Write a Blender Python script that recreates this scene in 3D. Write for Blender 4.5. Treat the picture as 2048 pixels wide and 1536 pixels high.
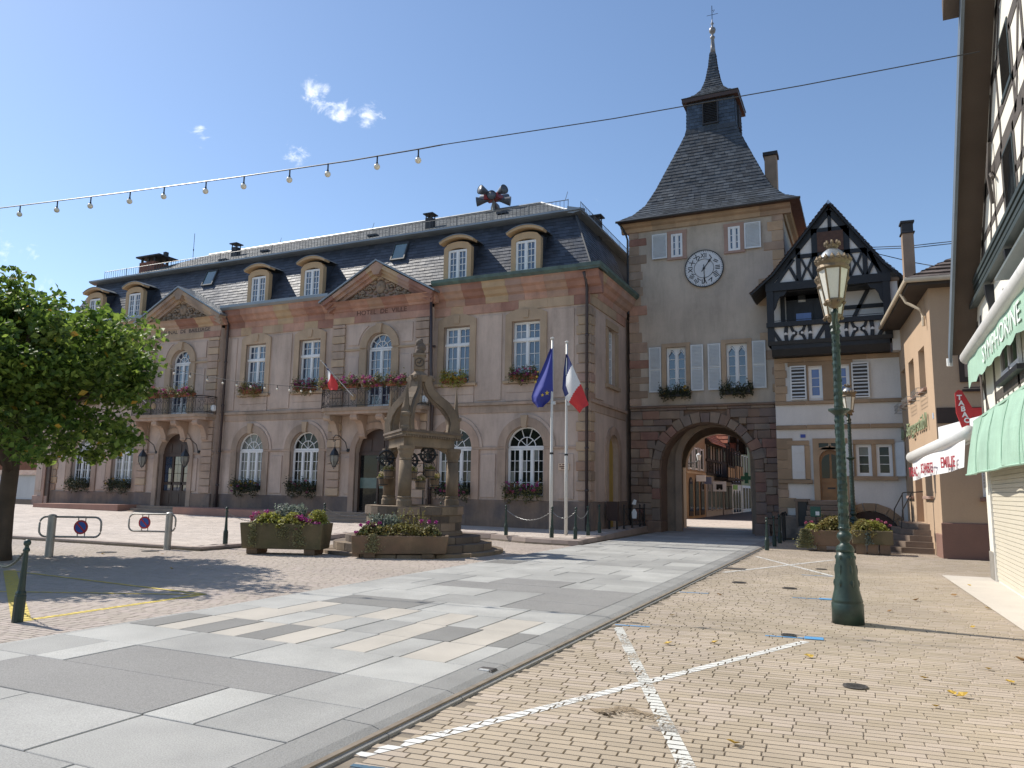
import bpy, bmesh, math, random
import numpy as np
from mathutils import Vector, Matrix
R = math.radians
for o in list(bpy.data.objects): bpy.data.objects.remove(o)
sc = bpy.context.scene
COL = sc.collection
random.seed(7)

# ------------------------------------------------------------------ camera
F_PX, YAW, PITCH, ROLL, EYE = 1518.1, R(25.03), R(7.98), R(.879), 1.6
def cam_axes():
    fw = Vector((-math.sin(YAW)*math.cos(PITCH), math.cos(YAW)*math.cos(PITCH), math.sin(PITCH)))
    r = Vector((math.cos(YAW), math.sin(YAW), 0)); u = r.cross(fw)
    c, s = math.cos(ROLL), math.sin(ROLL)
    return c*r + s*u, c*u - s*r, fw
_r, _u, _f = cam_axes()
cd = bpy.data.cameras.new('camera'); cam = bpy.data.objects.new('camera', cd); COL.objects.link(cam)
cam.matrix_world = Matrix(((_r.x,_u.x,-_f.x,0),(_r.y,_u.y,-_f.y,0),(_r.z,_u.z,-_f.z,EYE),(0,0,0,1)))
cd.sensor_width = 36; cd.lens = 36*F_PX/2048; cd.clip_start = .1; cd.clip_end = 3000
sc.camera = cam

# ------------------------------------------------------------------ sky, sun, exposure
SUN_EL, SUN_AZ = R(47), math.atan2(-.994, .11)          # to the left, just behind the town hall front
w = bpy.data.worlds.new('World'); sc.world = w; w.use_nodes = True
nt = w.node_tree; nt.nodes.clear()
def wn(t, **k):
    n = nt.nodes.new(t)
    for a, b in k.items(): setattr(n, a, b)
    return n
sky = wn('ShaderNodeTexSky', sky_type='NISHITA', sun_disc=False, sun_elevation=SUN_EL, sun_rotation=SUN_AZ,
         altitude=100, air_density=1.0, dust_density=.35, ozone_density=2.8)
geo = wn('ShaderNodeNewGeometry')
tc = wn('ShaderNodeTexCoord')
def math_n(op, a, b=None, c=None):
    n = wn('ShaderNodeMath', operation=op)
    for i, v in enumerate((a, b, c)):
        if v is None: continue
        if isinstance(v, (int, float)): n.inputs[i].default_value = v
        else: nt.links.new(v, n.inputs[i])
    return n.outputs[0]
nz = wn('ShaderNodeTexNoise'); nz.inputs['Scale'].default_value = 26; nz.inputs['Detail'].default_value = 9; nz.inputs['Roughness'].default_value = .62; nz.inputs['Distortion'].default_value = .5
mp = wn('ShaderNodeMapping'); mp.inputs['Scale'].default_value = (1, 1, 1.5)
nt.links.new(tc.outputs['Generated'], mp.inputs[0]); nt.links.new(mp.outputs[0], nz.inputs['Vector'])
total = None
for d, rad, amp in (((-.686,.607,.402), .022, 1.0), ((-.572,.680,.460), .034, .9), ((-.556,.695,.450), .022, .9), ((-.532,.716,.452), .026, .9), ((-.615,.683,.395), .026, .85),
                    ((-.855,.470,.215), .10, .8), ((-.306,.884,.353), .02, .55), ((-.623,.640,.452), .022, .6), ((-.575,.67,.475), .026, .8)):
    vd = wn('ShaderNodeVectorMath', operation='DISTANCE'); nt.links.new(tc.outputs['Generated'], vd.inputs[0])
    vd.inputs[1].default_value = Vector(d).normalized()
    m = math_n('SUBTRACT', 1.0, math_n('DIVIDE', vd.outputs['Value'], rad))
    m = math_n('MULTIPLY', math_n('MAXIMUM', m, 0.0), amp)
    total = m if total is None else math_n('ADD', total, m)
# wisps: the noise breaks up each soft patch
thr = math_n('ADD', nz.outputs['Fac'], math_n('MULTIPLY', total, .32))
mask = wn('ShaderNodeMapRange', interpolation_type='SMOOTHSTEP'); nt.links.new(thr, mask.inputs[0])
mask.inputs[1].default_value = .66; mask.inputs[2].default_value = .92; mask.inputs[4].default_value = .85
gate = math_n('MULTIPLY', mask.outputs[0], math_n('MINIMUM', math_n('MULTIPLY', total, 5.0), 1.0))
# thin high veil so the blue is not perfectly clean
mixc = wn('ShaderNodeMix', data_type='RGBA'); nt.links.new(gate, mixc.inputs['Factor'])
nt.links.new(sky.outputs[0], mixc.inputs['A']); mixc.inputs['B'].default_value = (9.5, 9.6, 9.8, 1)
bg = wn('ShaderNodeBackground'); bg.inputs[1].default_value = .12
nt.links.new(mixc.outputs['Result'], bg.inputs[0])
wo = wn('ShaderNodeOutputWorld'); nt.links.new(bg.outputs[0], wo.inputs[0])

sl = bpy.data.lights.new('sun', 'SUN'); sl.energy = 4.1; sl.angle = R(.55); sl.color = (1, .945, .86)
sun = bpy.data.objects.new('sun', sl); COL.objects.link(sun)
sdir = Vector((math.sin(SUN_AZ)*math.cos(SUN_EL), math.cos(SUN_AZ)*math.cos(SUN_EL), math.sin(SUN_EL)))
sun.rotation_euler = (-sdir).to_track_quat('-Z', 'Y').to_euler(); sun.location = (-40, 10, 60)
vs = sc.view_settings; vs.view_transform = 'Standard'; vs.look = 'None'; vs.gamma = 1; vs.exposure = .45; vs.use_curve_mapping = False
sc.render.engine = 'CYCLES'
sc.cycles.max_bounces = 6; sc.cycles.diffuse_bounces = 3; sc.cycles.glossy_bounces = 3; sc.cycles.transparent_max_bounces = 8

# ------------------------------------------------------------------ helpers
def tag(o, label=None, cat=None, group=None, kind=None):
    if label: o['label'] = label
    if cat: o['category'] = cat
    if group: o['group'] = group
    if kind: o['kind'] = kind
    return o
def top_of(o):
    while o.parent: o = o.parent
    return o
def thing(name, label, cat, loc=(0,0,0), group=None, rz=0):
    o = bpy.data.objects.new(name, None); COL.objects.link(o); o.location = loc; o.rotation_euler = (0, 0, rz)
    o.empty_display_size = .2
    return tag(o, label, cat, group)
ORI = {}
class MB:
    """collects faces; build() links them as one mesh object"""
    def __init__(s): s.v = []; s.f = []; s.m = []; s.cur = 0
    def add(s, vs, fs):
        b = len(s.v); s.v += [tuple(p) for p in vs]
        for f in fs: s.f.append([b+i for i in f]); s.m.append(s.cur)
        return s
    def box(s, x0, x1, y0, y1, z0, z1):
        return s.add([(x0,y0,z0),(x1,y0,z0),(x1,y1,z0),(x0,y1,z0),(x0,y0,z1),(x1,y0,z1),(x1,y1,z1),(x0,y1,z1)],
                     [(0,3,2,1),(4,5,6,7),(0,1,5,4),(1,2,6,5),(2,3,7,6),(3,0,4,7)])
    def cbox(s, x0, x1, y0, y1, z0, z1, c=.015, j=0):
        """box with chamfered vertical and top edges on all sides"""
        q = lambda: random.uniform(-j, j) if j else 0
        vs = []
        for z, i in ((z0,0),(z0+c,1),(z1-c,1),(z1,0)):
            k = c if not i else 0
            vs += [(x0+k+q(),y0+k+q(),z+q()),(x1-k+q(),y0+k+q(),z+q()),(x1-k+q(),y1-k,z),(x0+k,y1-k,z)]
        fs = [(3,2,1,0),(12,13,14,15)]
        for l in range(3):
            for i in range(4):
                a = l*4+i; b = l*4+(i+1)%4; fs.append((a,b,b+4,a+4))
        return s.add(vs, fs)
    def prism(s, poly, y0, y1, plane='xz'):
        """polygon (a,b) extruded along the third axis"""
        n = len(poly)
        def P(a, b, t): return {'xz':(a,t,b),'yz':(t,a,b),'xy':(a,b,t)}[plane]
        vs = [P(a,b,y0) for a,b in poly]+[P(a,b,y1) for a,b in poly]
        fs = [list(range(n)), list(range(2*n-1,n-1,-1))]
        fs += [(i,i+n,(i+1)%n+n,(i+1)%n) for i in range(n)]
        return s.add(vs, fs)
    def tube(s, path, r, n=6, caps=True):
        path = [Vector(p) for p in path]; k = len(path); rings = []; up = Vector((0,0,1))
        for i, p in enumerate(path):
            t = (path[min(i+1,k-1)]-path[max(i-1,0)]).normalized()
            a = t.cross(up) if abs(t.dot(up)) < .98 else t.cross(Vector((1,0,0)))
            a.normalize(); b = t.cross(a)
            rr = r[i] if isinstance(r, (list,tuple)) else r
            rings.append([p+a*rr*math.cos(2*math.pi*j/n)+b*rr*math.sin(2*math.pi*j/n) for j in range(n)])
        vs = [v for g in rings for v in g]
        fs = [(i*n+j, i*n+(j+1)%n, (i+1)*n+(j+1)%n, (i+1)*n+j) for i in range(k-1) for j in range(n)]
        if caps: fs += [list(range(n))[::-1], list(range((k-1)*n, k*n))]
        return s.add(vs, fs)
    def lathe(s, prof, c=(0,0,0), n=16, axis='z', a0=0):
        vs = []
        for r, h in prof:
            for j in range(n):
                a = a0+2*math.pi*j/n; x, y = r*math.cos(a), r*math.sin(a)
                vs.append({'z':(c[0]+x,c[1]+y,c[2]+h),'y':(c[0]+x,c[1]+h,c[2]+y),'x':(c[0]+h,c[1]+x,c[2]+y)}[axis])
        k = len(prof)
        fs = [(i*n+j, i*n+(j+1)%n, (i+1)*n+(j+1)%n, (i+1)*n+j) for i in range(k-1) for j in range(n)]
        fs += [list(range(n))[::-1], list(range((k-1)*n, k*n))]
        return s.add(vs, fs)
    def ring(s, cx, cz, r0, r1, y0, y1, a0=0, a1=math.pi, n=16):
        """arch ring in the xz plane"""
        for i in range(n):
            t0 = a0+(a1-a0)*i/n; t1 = a0+(a1-a0)*(i+1)/n
            s.prism([(cx+r0*math.cos(t0),cz+r0*math.sin(t0)),(cx+r1*math.cos(t0),cz+r1*math.sin(t0)),
                     (cx+r1*math.cos(t1),cz+r1*math.sin(t1)),(cx+r0*math.cos(t1),cz+r0*math.sin(t1))], y0, y1)
        return s
    def beam(s, p, q, wd, d, nrm):
        """rectangular bar from p to q, width wd across, depth d along nrm"""
        p, q, nrm = Vector(p), Vector(q), Vector(nrm).normalized(); t = (q-p).normalized(); a = t.cross(nrm)*wd/2; b = nrm*d
        vs = [p-a, p+a, p+a+b, p-a+b, q-a, q+a, q+a+b, q-a+b]
        return s.add(vs, [(0,1,2,3),(7,6,5,4),(0,4,5,1),(1,5,6,2),(2,6,7,3),(3,7,4,0)])
    def build(s, name, mat, parent=None, smooth=False, local=False):
        me = bpy.data.meshes.new(name)
        off = Vector((0,0,0))
        if parent and not local: off = top_of(parent).location
        me.from_pydata([(x-off[0],y-off[1],z-off[2]) for x,y,z in s.v], [], s.f)
        mats = mat if isinstance(mat, (list,tuple)) else [mat]
        for m in mats: me.materials.append(m)
        if len(mats) > 1:
            me.polygons.foreach_set('material_index', s.m)
        bm = bmesh.new(); bm.from_mesh(me); bmesh.ops.recalc_face_normals(bm, faces=bm.faces); bm.to_mesh(me); bm.free()
        if smooth: me.polygons.foreach_set('use_smooth', [True]*len(me.polygons))
        o = bpy.data.objects.new(name, me); COL.objects.link(o)
        if parent: o.parent = parent
        return o
def smooth_by_angle(o, a=40):
    me = o.data; me.polygons.foreach_set('use_smooth', [True]*len(me.polygons))
    try: me.set_sharp_from_angle(angle=R(a))
    except Exception: pass
    return o
def single(name, mb, mat, label, cat, group=None, smooth=False, base=None):
    """a thing that is one mesh; origin moved to its base"""
    o = mb.build(name, mat, None, smooth)
    vs = np.array([v.co[:] for v in o.data.vertices]); c = vs.mean(0); c[2] = vs[:,2].min()
    if base is not None: c = np.array(base)
    o.data.transform(Matrix.Translation(-Vector(c))); o.location = Vector(c)
    return tag(o, label, cat, group)
def struct(name, mb, mat, smooth=False):
    o = mb.build(name, mat, None, smooth); o['kind'] = 'structure'; return o
def copy_tree(o, parent=None):
    c = o.copy(); COL.objects.link(c); c.parent = parent
    for ch in list(o.children): copy_tree(ch, c)
    return c
_sh = {}
def piece(name, mesh, parent, loc, scale=(1,1,1), rot=(0,0,0), local=False):
    o = bpy.data.objects.new(name, mesh); COL.objects.link(o); o.parent = parent
    l = Vector(loc)
    if not local: l = l - top_of(parent).location
    o.location = l; o.scale = scale; o.rotation_euler = rot
    return o
def ubox(mat, key=''):
    """shared unit box (0..1 on each axis, slight chamfer)"""
    k = mat.name+key
    if k not in _sh:
        m = MB(); m.cbox(0,1,0,1,0,1,.04)
        o = m.build('unit_block', mat); _sh[k] = o.data; bpy.data.objects.remove(o)
    return _sh[k]
def arc(cx, cz, r, a0, a1, n):
    return [(cx+r*math.cos(a0+(a1-a0)*i/n), cz+r*math.sin(a0+(a1-a0)*i/n)) for i in range(n+1)]
def text_mesh(txt, size, extrude=.01, shear=0, spacing=1.0, bold=0):
    cu = bpy.data.curves.new('lettering', 'FONT'); cu.body = txt; cu.size = size; cu.extrude = extrude; cu.align_x = 'CENTER'; cu.shear = shear
    cu.space_character = spacing; cu.offset = bold; cu.resolution_u = 3
    o = bpy.data.objects.new('lettering', cu); COL.objects.link(o)
    me = bpy.data.meshes.new_from_object(o.evaluated_get(bpy.context.evaluated_depsgraph_get()))
    bpy.data.objects.remove(o); bpy.data.curves.remove(cu)
    return me
def text_part(name, txt, size, mat, parent, loc, rot, extrude=.01, local=False, width=None, **k):
    me = text_mesh(txt, size, extrude, **k); me.materials.clear(); me.materials.append(mat)
    o = piece(name, me, parent, loc, rot=rot, local=local)
    if width:
        xs = [v.co.x for v in me.vertices]; o.scale.x = width/(max(xs)-min(xs))
    return o

# ------------------------------------------------------------------ materials
MT = {}
def mat(name, col, rough=.8, var=.12, scale=2.0, bump=.0, bscale=30, isl=0, objv=0, spec=.5, metal=0, col2=None, streak=0, fine=.06, fscale=45, emit=None, coords='pos', sheen=0, ior=None):
    if name in MT: return MT[name]
    m = bpy.data.materials.new(name); m.use_nodes = True; t = m.node_tree; ns = t.nodes; L = t.links
    b = ns['Principled BSDF']
    b.inputs['Roughness'].default_value = rough; b.inputs['Metallic'].default_value = metal; b.inputs['Specular IOR Level'].default_value = spec
    if ior: b.inputs['IOR'].default_value = ior
    g = ns.new('ShaderNodeNewGeometry'); P = g.outputs['Position']
    if coords == 'obj':
        P = ns.new('ShaderNodeTexCoord').outputs['Object']
    def noise(sc_, det=4, ro=.6, vec=None):
        n = ns.new('ShaderNodeTexNoise'); n.inputs['Scale'].default_value = sc_; n.inputs['Detail'].default_value = det; n.inputs['Roughness'].default_value = ro
        L.new(vec or P, n.inputs['Vector']); return n.outputs['Fac']
    def mr(x, a, b_, c, d):
        n = ns.new('ShaderNodeMapRange'); L.new(x, n.inputs[0])
        for i, v in enumerate((a,b_,c,d)): n.inputs[i+1].default_value = v
        return n.outputs[0]
    def mul(a, b_):
        n = ns.new('ShaderNodeMath'); n.operation = 'MULTIPLY'
        for i, v in enumerate((a,b_)):
            if isinstance(v,(int,float)): n.inputs[i].default_value = v
            else: L.new(v, n.inputs[i])
        return n.outputs[0]
    f = mr(noise(scale), .3, .7, 1-var, 1+var)
    if fine: f = mul(f, mr(noise(fscale, 3), .25, .75, 1-fine, 1+fine))
    if isl: f = mul(f, mr(g.outputs['Random Per Island'], 0, 1, 1-isl, 1+isl))
    if objv:
        oi = ns.new('ShaderNodeObjectInfo'); f = mul(f, mr(oi.outputs['Random'], 0, 1, 1-objv, 1+objv))
    if streak:
        mpn = ns.new('ShaderNodeMapping'); mpn.inputs['Scale'].default_value = (1.0, 1.0, .16); L.new(P, mpn.inputs[0])
        f = mul(f, mr(noise(1.6, 8, .72, mpn.outputs[0]), .44, .74, 1, 1-streak))
        f = mul(f, mr(noise(.55, 6, .7), .5, .72, 1, 1-streak*.7))
    mx = ns.new('ShaderNodeMix'); mx.data_type = 'RGBA'; mx.blend_type = 'MULTIPLY'; mx.inputs['Factor'].default_value = 1
    if col2:
        m2 = ns.new('ShaderNodeMix'); m2.data_type = 'RGBA'; L.new(mr(noise(scale*.7, 5, .65), .42, .62, 0, 1), m2.inputs['Factor'])
        if isl or objv:
            src = g.outputs['Random Per Island'] if isl else oi.outputs['Random']
            ad = ns.new('ShaderNodeMath'); ad.operation = 'ADD'; L.new(mr(src, 0, 1, -.25, .25), ad.inputs[0]); L.new(noise(scale*.7, 5, .65), ad.inputs[1])
            L.new(mr(ad.outputs[0], .36, .66, 0, 1), m2.inputs['Factor'])
        m2.inputs['A'].default_value = (*col, 1); m2.inputs['B'].default_value = (*col2, 1); L.new(m2.outputs['Result'], mx.inputs['A'])
    else: mx.inputs['A'].default_value = (*col, 1)
    cb = ns.new('ShaderNodeCombineColor'); [L.new(f, cb.inputs[i]) for i in range(3)]
    L.new(cb.outputs[0], mx.inputs['B']); L.new(mx.outputs['Result'], b.inputs['Base Color'])
    if bump:
        bn = ns.new('ShaderNodeBump'); bn.inputs['Strength'].default_value = bump; bn.inputs['Distance'].default_value = .02
        L.new(noise(bscale, 6, .65), bn.inputs['Height']); L.new(bn.outputs[0], b.inputs['Normal'])
        L.new(mr(noise(scale*2, 3), .3, .7, max(.03, rough-.08), min(1, rough+.08)), b.inputs['Roughness'])
    MT[name] = m
    return m
def glass(name, col, rough=.04, ior=1.9, wav=.12):
    m = mat(name, col, rough, .25, .9, 0, ior=ior, fine=0)
    t = m.node_tree; b = t.nodes['Principled BSDF']
    n = t.nodes.new('ShaderNodeTexNoise'); n.inputs['Scale'].default_value = 1.3
    g = t.nodes.new('ShaderNodeNewGeometry'); t.links.new(g.outputs['Position'], n.inputs['Vector'])
    bn = t.nodes.new('ShaderNodeBump'); bn.inputs['Strength'].default_value = wav; bn.inputs['Distance'].default_value = .05
    t.links.new(n.outputs['Fac'], bn.inputs['Height']); t.links.new(bn.outputs[0], b.inputs['Normal'])
    return m
STONE = mat('weathered_sandstone', (.485,.345,.26), .86, .14, .8, .25, 25, streak=.38, col2=(.38,.285,.215), objv=.10)
PLAST = mat('facade_plaster', (.56,.435,.355), .9, .10, .7, .12, 60, streak=.34, col2=(.50,.385,.31))
PLINTH = mat('dark_plinth_stone', (.27,.19,.14), .9, .18, 1.2, .3, 22, streak=.35, col2=(.17,.135,.12))
RED = mat('red_sandstone', (.37,.19,.14), .86, .18, 2, .3, 30, objv=.2, col2=(.41,.24,.175), streak=.25)
TAN = mat('tan_sandstone', (.50,.36,.225), .86, .14, 2, .25, 30, objv=.15, col2=(.40,.27,.17))
PINK = mat('pink_sandstone', (.43,.275,.195), .86, .14, 2, .25, 30, objv=.15, col2=(.34,.225,.18))
BRS = mat('brown_sandstone', (.34,.245,.175), .88, .16, 1.6, .3, 26, objv=.16, streak=.2)
SURR = mat('window_surround_stone', (.46,.335,.225), .86, .13, 1.5, .25, 28, objv=.1, streak=.2)
SLATE = mat('roof_slate', (.04,.047,.062), .42, .15, .8, .12, 40, isl=.35, spec=.5)
SLATED = mat('slate_underlay', (.05,.055,.065), .7, .1)
SLATEW = mat('weathered_grey_slate', (.125,.13,.128), .68, .15, .8, .15, 40, isl=.3)
ZINC = mat('zinc_sheet', (.25,.27,.285), .42, .12, 1.5, .1, 12, metal=.5)
COPPER = mat('green_copper', (.10,.15,.125), .7, .25, 4, .15, 20, streak=.3, col2=(.09,.125,.11))
WHITE = mat('white_paint', (.78,.78,.77), .5, .04, 3, fine=.02)
SHUT = mat('shutter_paint', (.66,.68,.68), .55, .05, 3, fine=.03)
IRON = mat('black_iron', (.018,.019,.021), .45, .15, 5, spec=.5)
DGREEN = mat('dark_green_paint', (.022,.044,.034), .42, .25, 6, .15, 30, spec=.45, col2=(.015,.032,.026))
PIPE = mat('brown_downpipe', (.055,.04,.04), .45, .12, 4)
WOODD = mat('dark_brown_wood', (.06,.034,.024), .5, .2, 3, .1, 40)
GLS = glass('window_glass', (.035,.055,.095), .03, 2.1)
GLD = glass('dark_glass', (.010,.012,.013), .05, 1.42)
CURT = mat('white_curtain', (.45,.47,.49), .6, .15, 5)
GOLD = mat('letter_dark_red', (.11,.05,.035), .8, .05)
LETD = mat('letter_dark', (.06,.05,.045), .8, .05)

GLA = glass('window_glass_curtained', (.16,.18,.21), .04, 1.9)
GLB = glass('window_glass_clear', (.02,.032,.06), .025, 2.3)
GDB = glass('ground_floor_curtained_glass', (.20,.21,.20), .06, 1.5)
def pick_gl(seed, lo=False):
    r_ = random.Random(seed)
    return r_.choice([GLD, GLD, GDB, GLS] if lo else [GLS, GLB, GLA, GLB])
# ------------------------------------------------------------------ ground, road, terrace
PAVR = mat('sandy_clay_pavers', (.385,.315,.228), .85, .15, .45, .12, 60, isl=.08, fine=.10, fscale=180, objv=.10, col2=(.40,.33,.26))
JOINT = mat('sandy_joint', (.20,.165,.125), .95, .2, 6)
PAVL = mat('pinkish_pavers', (.41,.35,.29), .85, .13, .45, .12, 60, isl=.08, fine=.10, fscale=180, col2=(.40,.335,.29))
TERR = mat('terrace_slabs', (.50,.43,.37), .8, .08, .5, .1, 60, isl=.10, fine=.08, fscale=120)
GRAN = mat('grey_granite', (.33,.325,.305), .75, .16, .9, .2, 120, objv=.10, fine=.32, fscale=110, spec=.35, col2=(.365,.36,.335), streak=0)
GRAND = mat('worn_asphalt_patch', (.235,.228,.215), .85, .10, 1.0, .35, 130, fine=.38, fscale=100)
GRANK = mat('dark_granite', (.19,.185,.172), .8, .1, 1.5, .3, 120, objv=.12, fine=.25, fscale=150)
GRANW = mat('pale_cream_granite', (.42,.385,.33), .75, .10, 1.2, .12, 100, objv=.08, fine=.10, fscale=120)
KERB = mat('rough_granite_kerb', (.26,.255,.24), .85, .10, 2, .5, 60, objv=.08, fine=.22, fscale=130)
ASPH = mat('shaded_street_asphalt', (.06,.06,.062), .85, .15, 1, .2, 60)  # asphalt painted dark to hold the shade over the far street
g = MB(); g.add([(-400,-300,-.03),(400,-300,-.03),(400,600,-.03),(-400,600,-.03)], [(0,1,2,3)])
ground = struct('ground', g, JOINT)
def pavers(name, inside, x0, x1, y0, y1, L_, W_, ang, m, top=0., near=None):
    """running bond pavers; returns list of (centre, halves) so the largest can be objects"""
    ca, sa = math.cos(ang), math.sin(ang); V = []; Fq = []; cells = []
    cx, cy = (x0+x1)/2, (y0+y1)/2; rad = math.hypot(x1-x0, y1-y0)/2
    nv_ = int(rad/W_)+1
    for r in range(-nv_, nv_+1):
        u = -rad+random.uniform(0, L_)
        while u < rad:
            ln = L_*random.choice((1,1,1,1,1,.62,1.25)); uc, vc = u+ln/2, r*W_
            px, py_ = cx+uc*ca-vc*sa, cy+uc*sa+vc*ca
            if x0 < px < x1 and y0 < py_ < y1 and inside(px, py_): cells.append((px, py_, ln/2-.0032, W_/2-.0026, random.uniform(-.0007,.0007), random.uniform(-.002,.002)))
            u += ln
    return cells, ca, sa
def paver_mesh(cells, ca, sa, top, dpt=.012):
    n = len(cells); A = np.array(cells); out = np.zeros((n, 8, 3)); c = .004
    k = 0
    for dz, inset in ((-dpt, 0), (0, c)):
        for sx, sy in ((-1,-1),(1,-1),(1,1),(-1,1)):
            u = sx*(A[:,2]-inset); v = sy*(A[:,3]-inset)
            out[:,k,0] = A[:,0]+u*ca-v*sa; out[:,k,1] = A[:,1]+u*sa+v*ca
            out[:,k,2] = top+dz+A[:,4]+u*A[:,5]; k += 1
    V = out.reshape(-1, 3); b = (np.arange(n)*8)[:,None]
    F = np.concatenate([b+np.array(f) for f in ((4,5,6,7),(0,1,5,4),(1,2,6,5),(2,3,7,6),(3,0,4,7))])
    return V, F
def np_mesh(name, V, F, m):
    me = bpy.data.meshes.new(name); me.vertices.add(len(V)); me.vertices.foreach_set('co', V.ravel())
    me.loops.add(F.size); me.loops.foreach_set('vertex_index', F.ravel().astype(np.int32)); me.polygons.add(len(F))
    me.polygons.foreach_set('loop_start', np.arange(0, F.size, 4, dtype=np.int32)); me.update(calc_edges=True); me.polygons.foreach_set('use_smooth', np.zeros(len(F), dtype=bool)); me.materials.append(m)
    return me
def in_view(px, py_, m=.35):
    # keep what the photograph's field of view can reach, with a margin to both sides
    r = px/max(py_, .1); return py_ > 2.2 and -1.75-m < r < .32+m
# right hand square
cells, ca, sa = pavers('p', lambda a, b: in_view(a, b) and not (1.75 < a and b > 23.1) and not (a > 2.3 and b < 18.4), -2.86, 6.2, 2.2, 30.0, .225, .085, R(5.5), PAVR)
cells.sort(key=lambda c: c[0]**2+(c[1])**2)
vis = [c for c in cells if c[1] > 3.9 and c[0]/c[1] < .22 and c[0]/c[1] > -.62]
near = set(id(c) for c in vis[:300])
square = MB().add([(-2.9,2,-.009),(8,2,-.009),(8,31,-.009),(-2.9,31,-.009)], [(0,1,2,3)]).build('square_paving', JOINT); square['kind'] = 'structure'
rest = [c for c in cells if id(c) not in near]
V, F = paver_mesh(rest, ca, sa, 0); o = bpy.data.objects.new('paver_field', np_mesh('paver_field', V, F, PAVR)); COL.objects.link(o); o.parent = square; o['kind'] = 'stuff'
CELLS_R = (cells, ca, sa)
for c in vis[:300]:
    V, F = paver_mesh([c], ca, sa, 0); piece('paver', np_mesh('paver', V-np.array([[c[0],c[1],0]]), F, PAVR), square, (c[0],c[1],0))
# left hand square: up to the terrace kerb
TP = [(-75,14.1),(-15.0,14.1),(-15.0,20.6),(-14.3,21.9),(-12.6,22.7),(-11.2,22.5),(-9.6,21.7),(-7.78,21.4),(-8.0,30.2),(-8.72,30.2),(-8.72,36),(-75,36)]
def in_poly(px, py_, P):
    c = False; n = len(P)
    for i in range(n):
        (xa,ya),(xb,yb) = P[i], P[(i+1)%n]
        if (ya > py_) != (yb > py_) and px < (xb-xa)*(py_-ya)/(yb-ya)+xa: c = not c
    return c
cells, ca, sa = pavers('p', lambda a, b: in_view(a, b, 1.2) and not in_poly(a, b, TP), -30, -7.74, 2.3, 24, .225, .085, R(3), PAVL)
CELLS_L = (cells, ca, sa)
lsq = MB().add([(-60,2,-.009),(-7.72,2,-.009),(-7.72,31,-.009),(-60,31,-.009)], [(0,1,2,3)]).build('parking_paving', JOINT); lsq['kind'] = 'structure'
V, F = paver_mesh(cells, ca, sa, 0); o = bpy.data.objects.new('paver_field', np_mesh('paver_field', V, F, PAVL)); COL.objects.link(o); o.parent = lsq; o['kind'] = 'stuff'
# raised terrace in front of the town hall: rises gently to the west
def tz(x, y): return .085+max(0, (y-14))*.009+max(0, -9-x)*.0085*min(1, max(0, (y-14)/10))+max(0, y-21)*.006
t = MB(); n = len(TP)
t.add([(a,b,.05) for a,b in TP], [list(range(n))]); t.add([(a,b,-.05) for a,b in TP]+[(a,b,.05) for a,b in TP], [(i,(i+1)%n,(i+1)%n+n,i+n) for i in range(n)])
terrace = struct('terrace', t, JOINT)
cells, ca, sa = pavers('p', lambda a, b: in_poly(a, b, TP) and in_poly(a+.25, b, TP) and in_poly(a-.25, b, TP) and in_poly(a, b-.35, TP) and b < 30.1 and not (a < -8.95 and b > 25.75), -46, -7.7, 14.1, 30.2, .42, .22, R(0), TERR)
V, F = paver_mesh(cells, ca, sa, 0, .30); V[:,2] += np.array([tz(a,b) for a,b in V[:,:2]])
o = bpy.data.objects.new('terrace_slabs', np_mesh('terrace_slabs', V, F, TERR)); COL.objects.link(o); o.parent = terrace; o['kind'] = 'stuff'
KERBT = mat('terrace_kerb_stone', (.36,.29,.25), .85, .1, 1.5, .2, 50, objv=.12)
for (xa,ya),(xb,yb) in zip(TP[:8], TP[1:9]):
    L_ = math.hypot(xb-xa, yb-ya); 
    if xa < -40: xa = -32; L_ = xb-xa
    k = max(1, round(L_/1.0))
    for i in range(k):
        p = Vector((xa+(xb-xa)*(i+.004)/k, ya+(yb-ya)*(i+.004)/k, -.04)); q = Vector((xa+(xb-xa)*(i+.996)/k, ya+(yb-ya)*(i+.996)/k, -.04))
        d = (q-p).normalized(); inn = Vector((-d.y, d.x, 0)); h = tz((p.x+q.x)/2,(p.y+q.y)/2)+.042
        MB().add([p,q,q+inn*.3,p+inn*.3,p+Vector((0,0,h))+inn*.012,q+Vector((0,0,h))+inn*.012,q+inn*.3+Vector((0,0,h)),p+inn*.3+Vector((0,0,h))],
                 [(0,1,2,3),(4,5,6,7),(0,1,5,4),(1,2,6,5),(2,3,7,6),(3,0,4,7)]).build('kerb_stone', KERBT, terrace)
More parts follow.
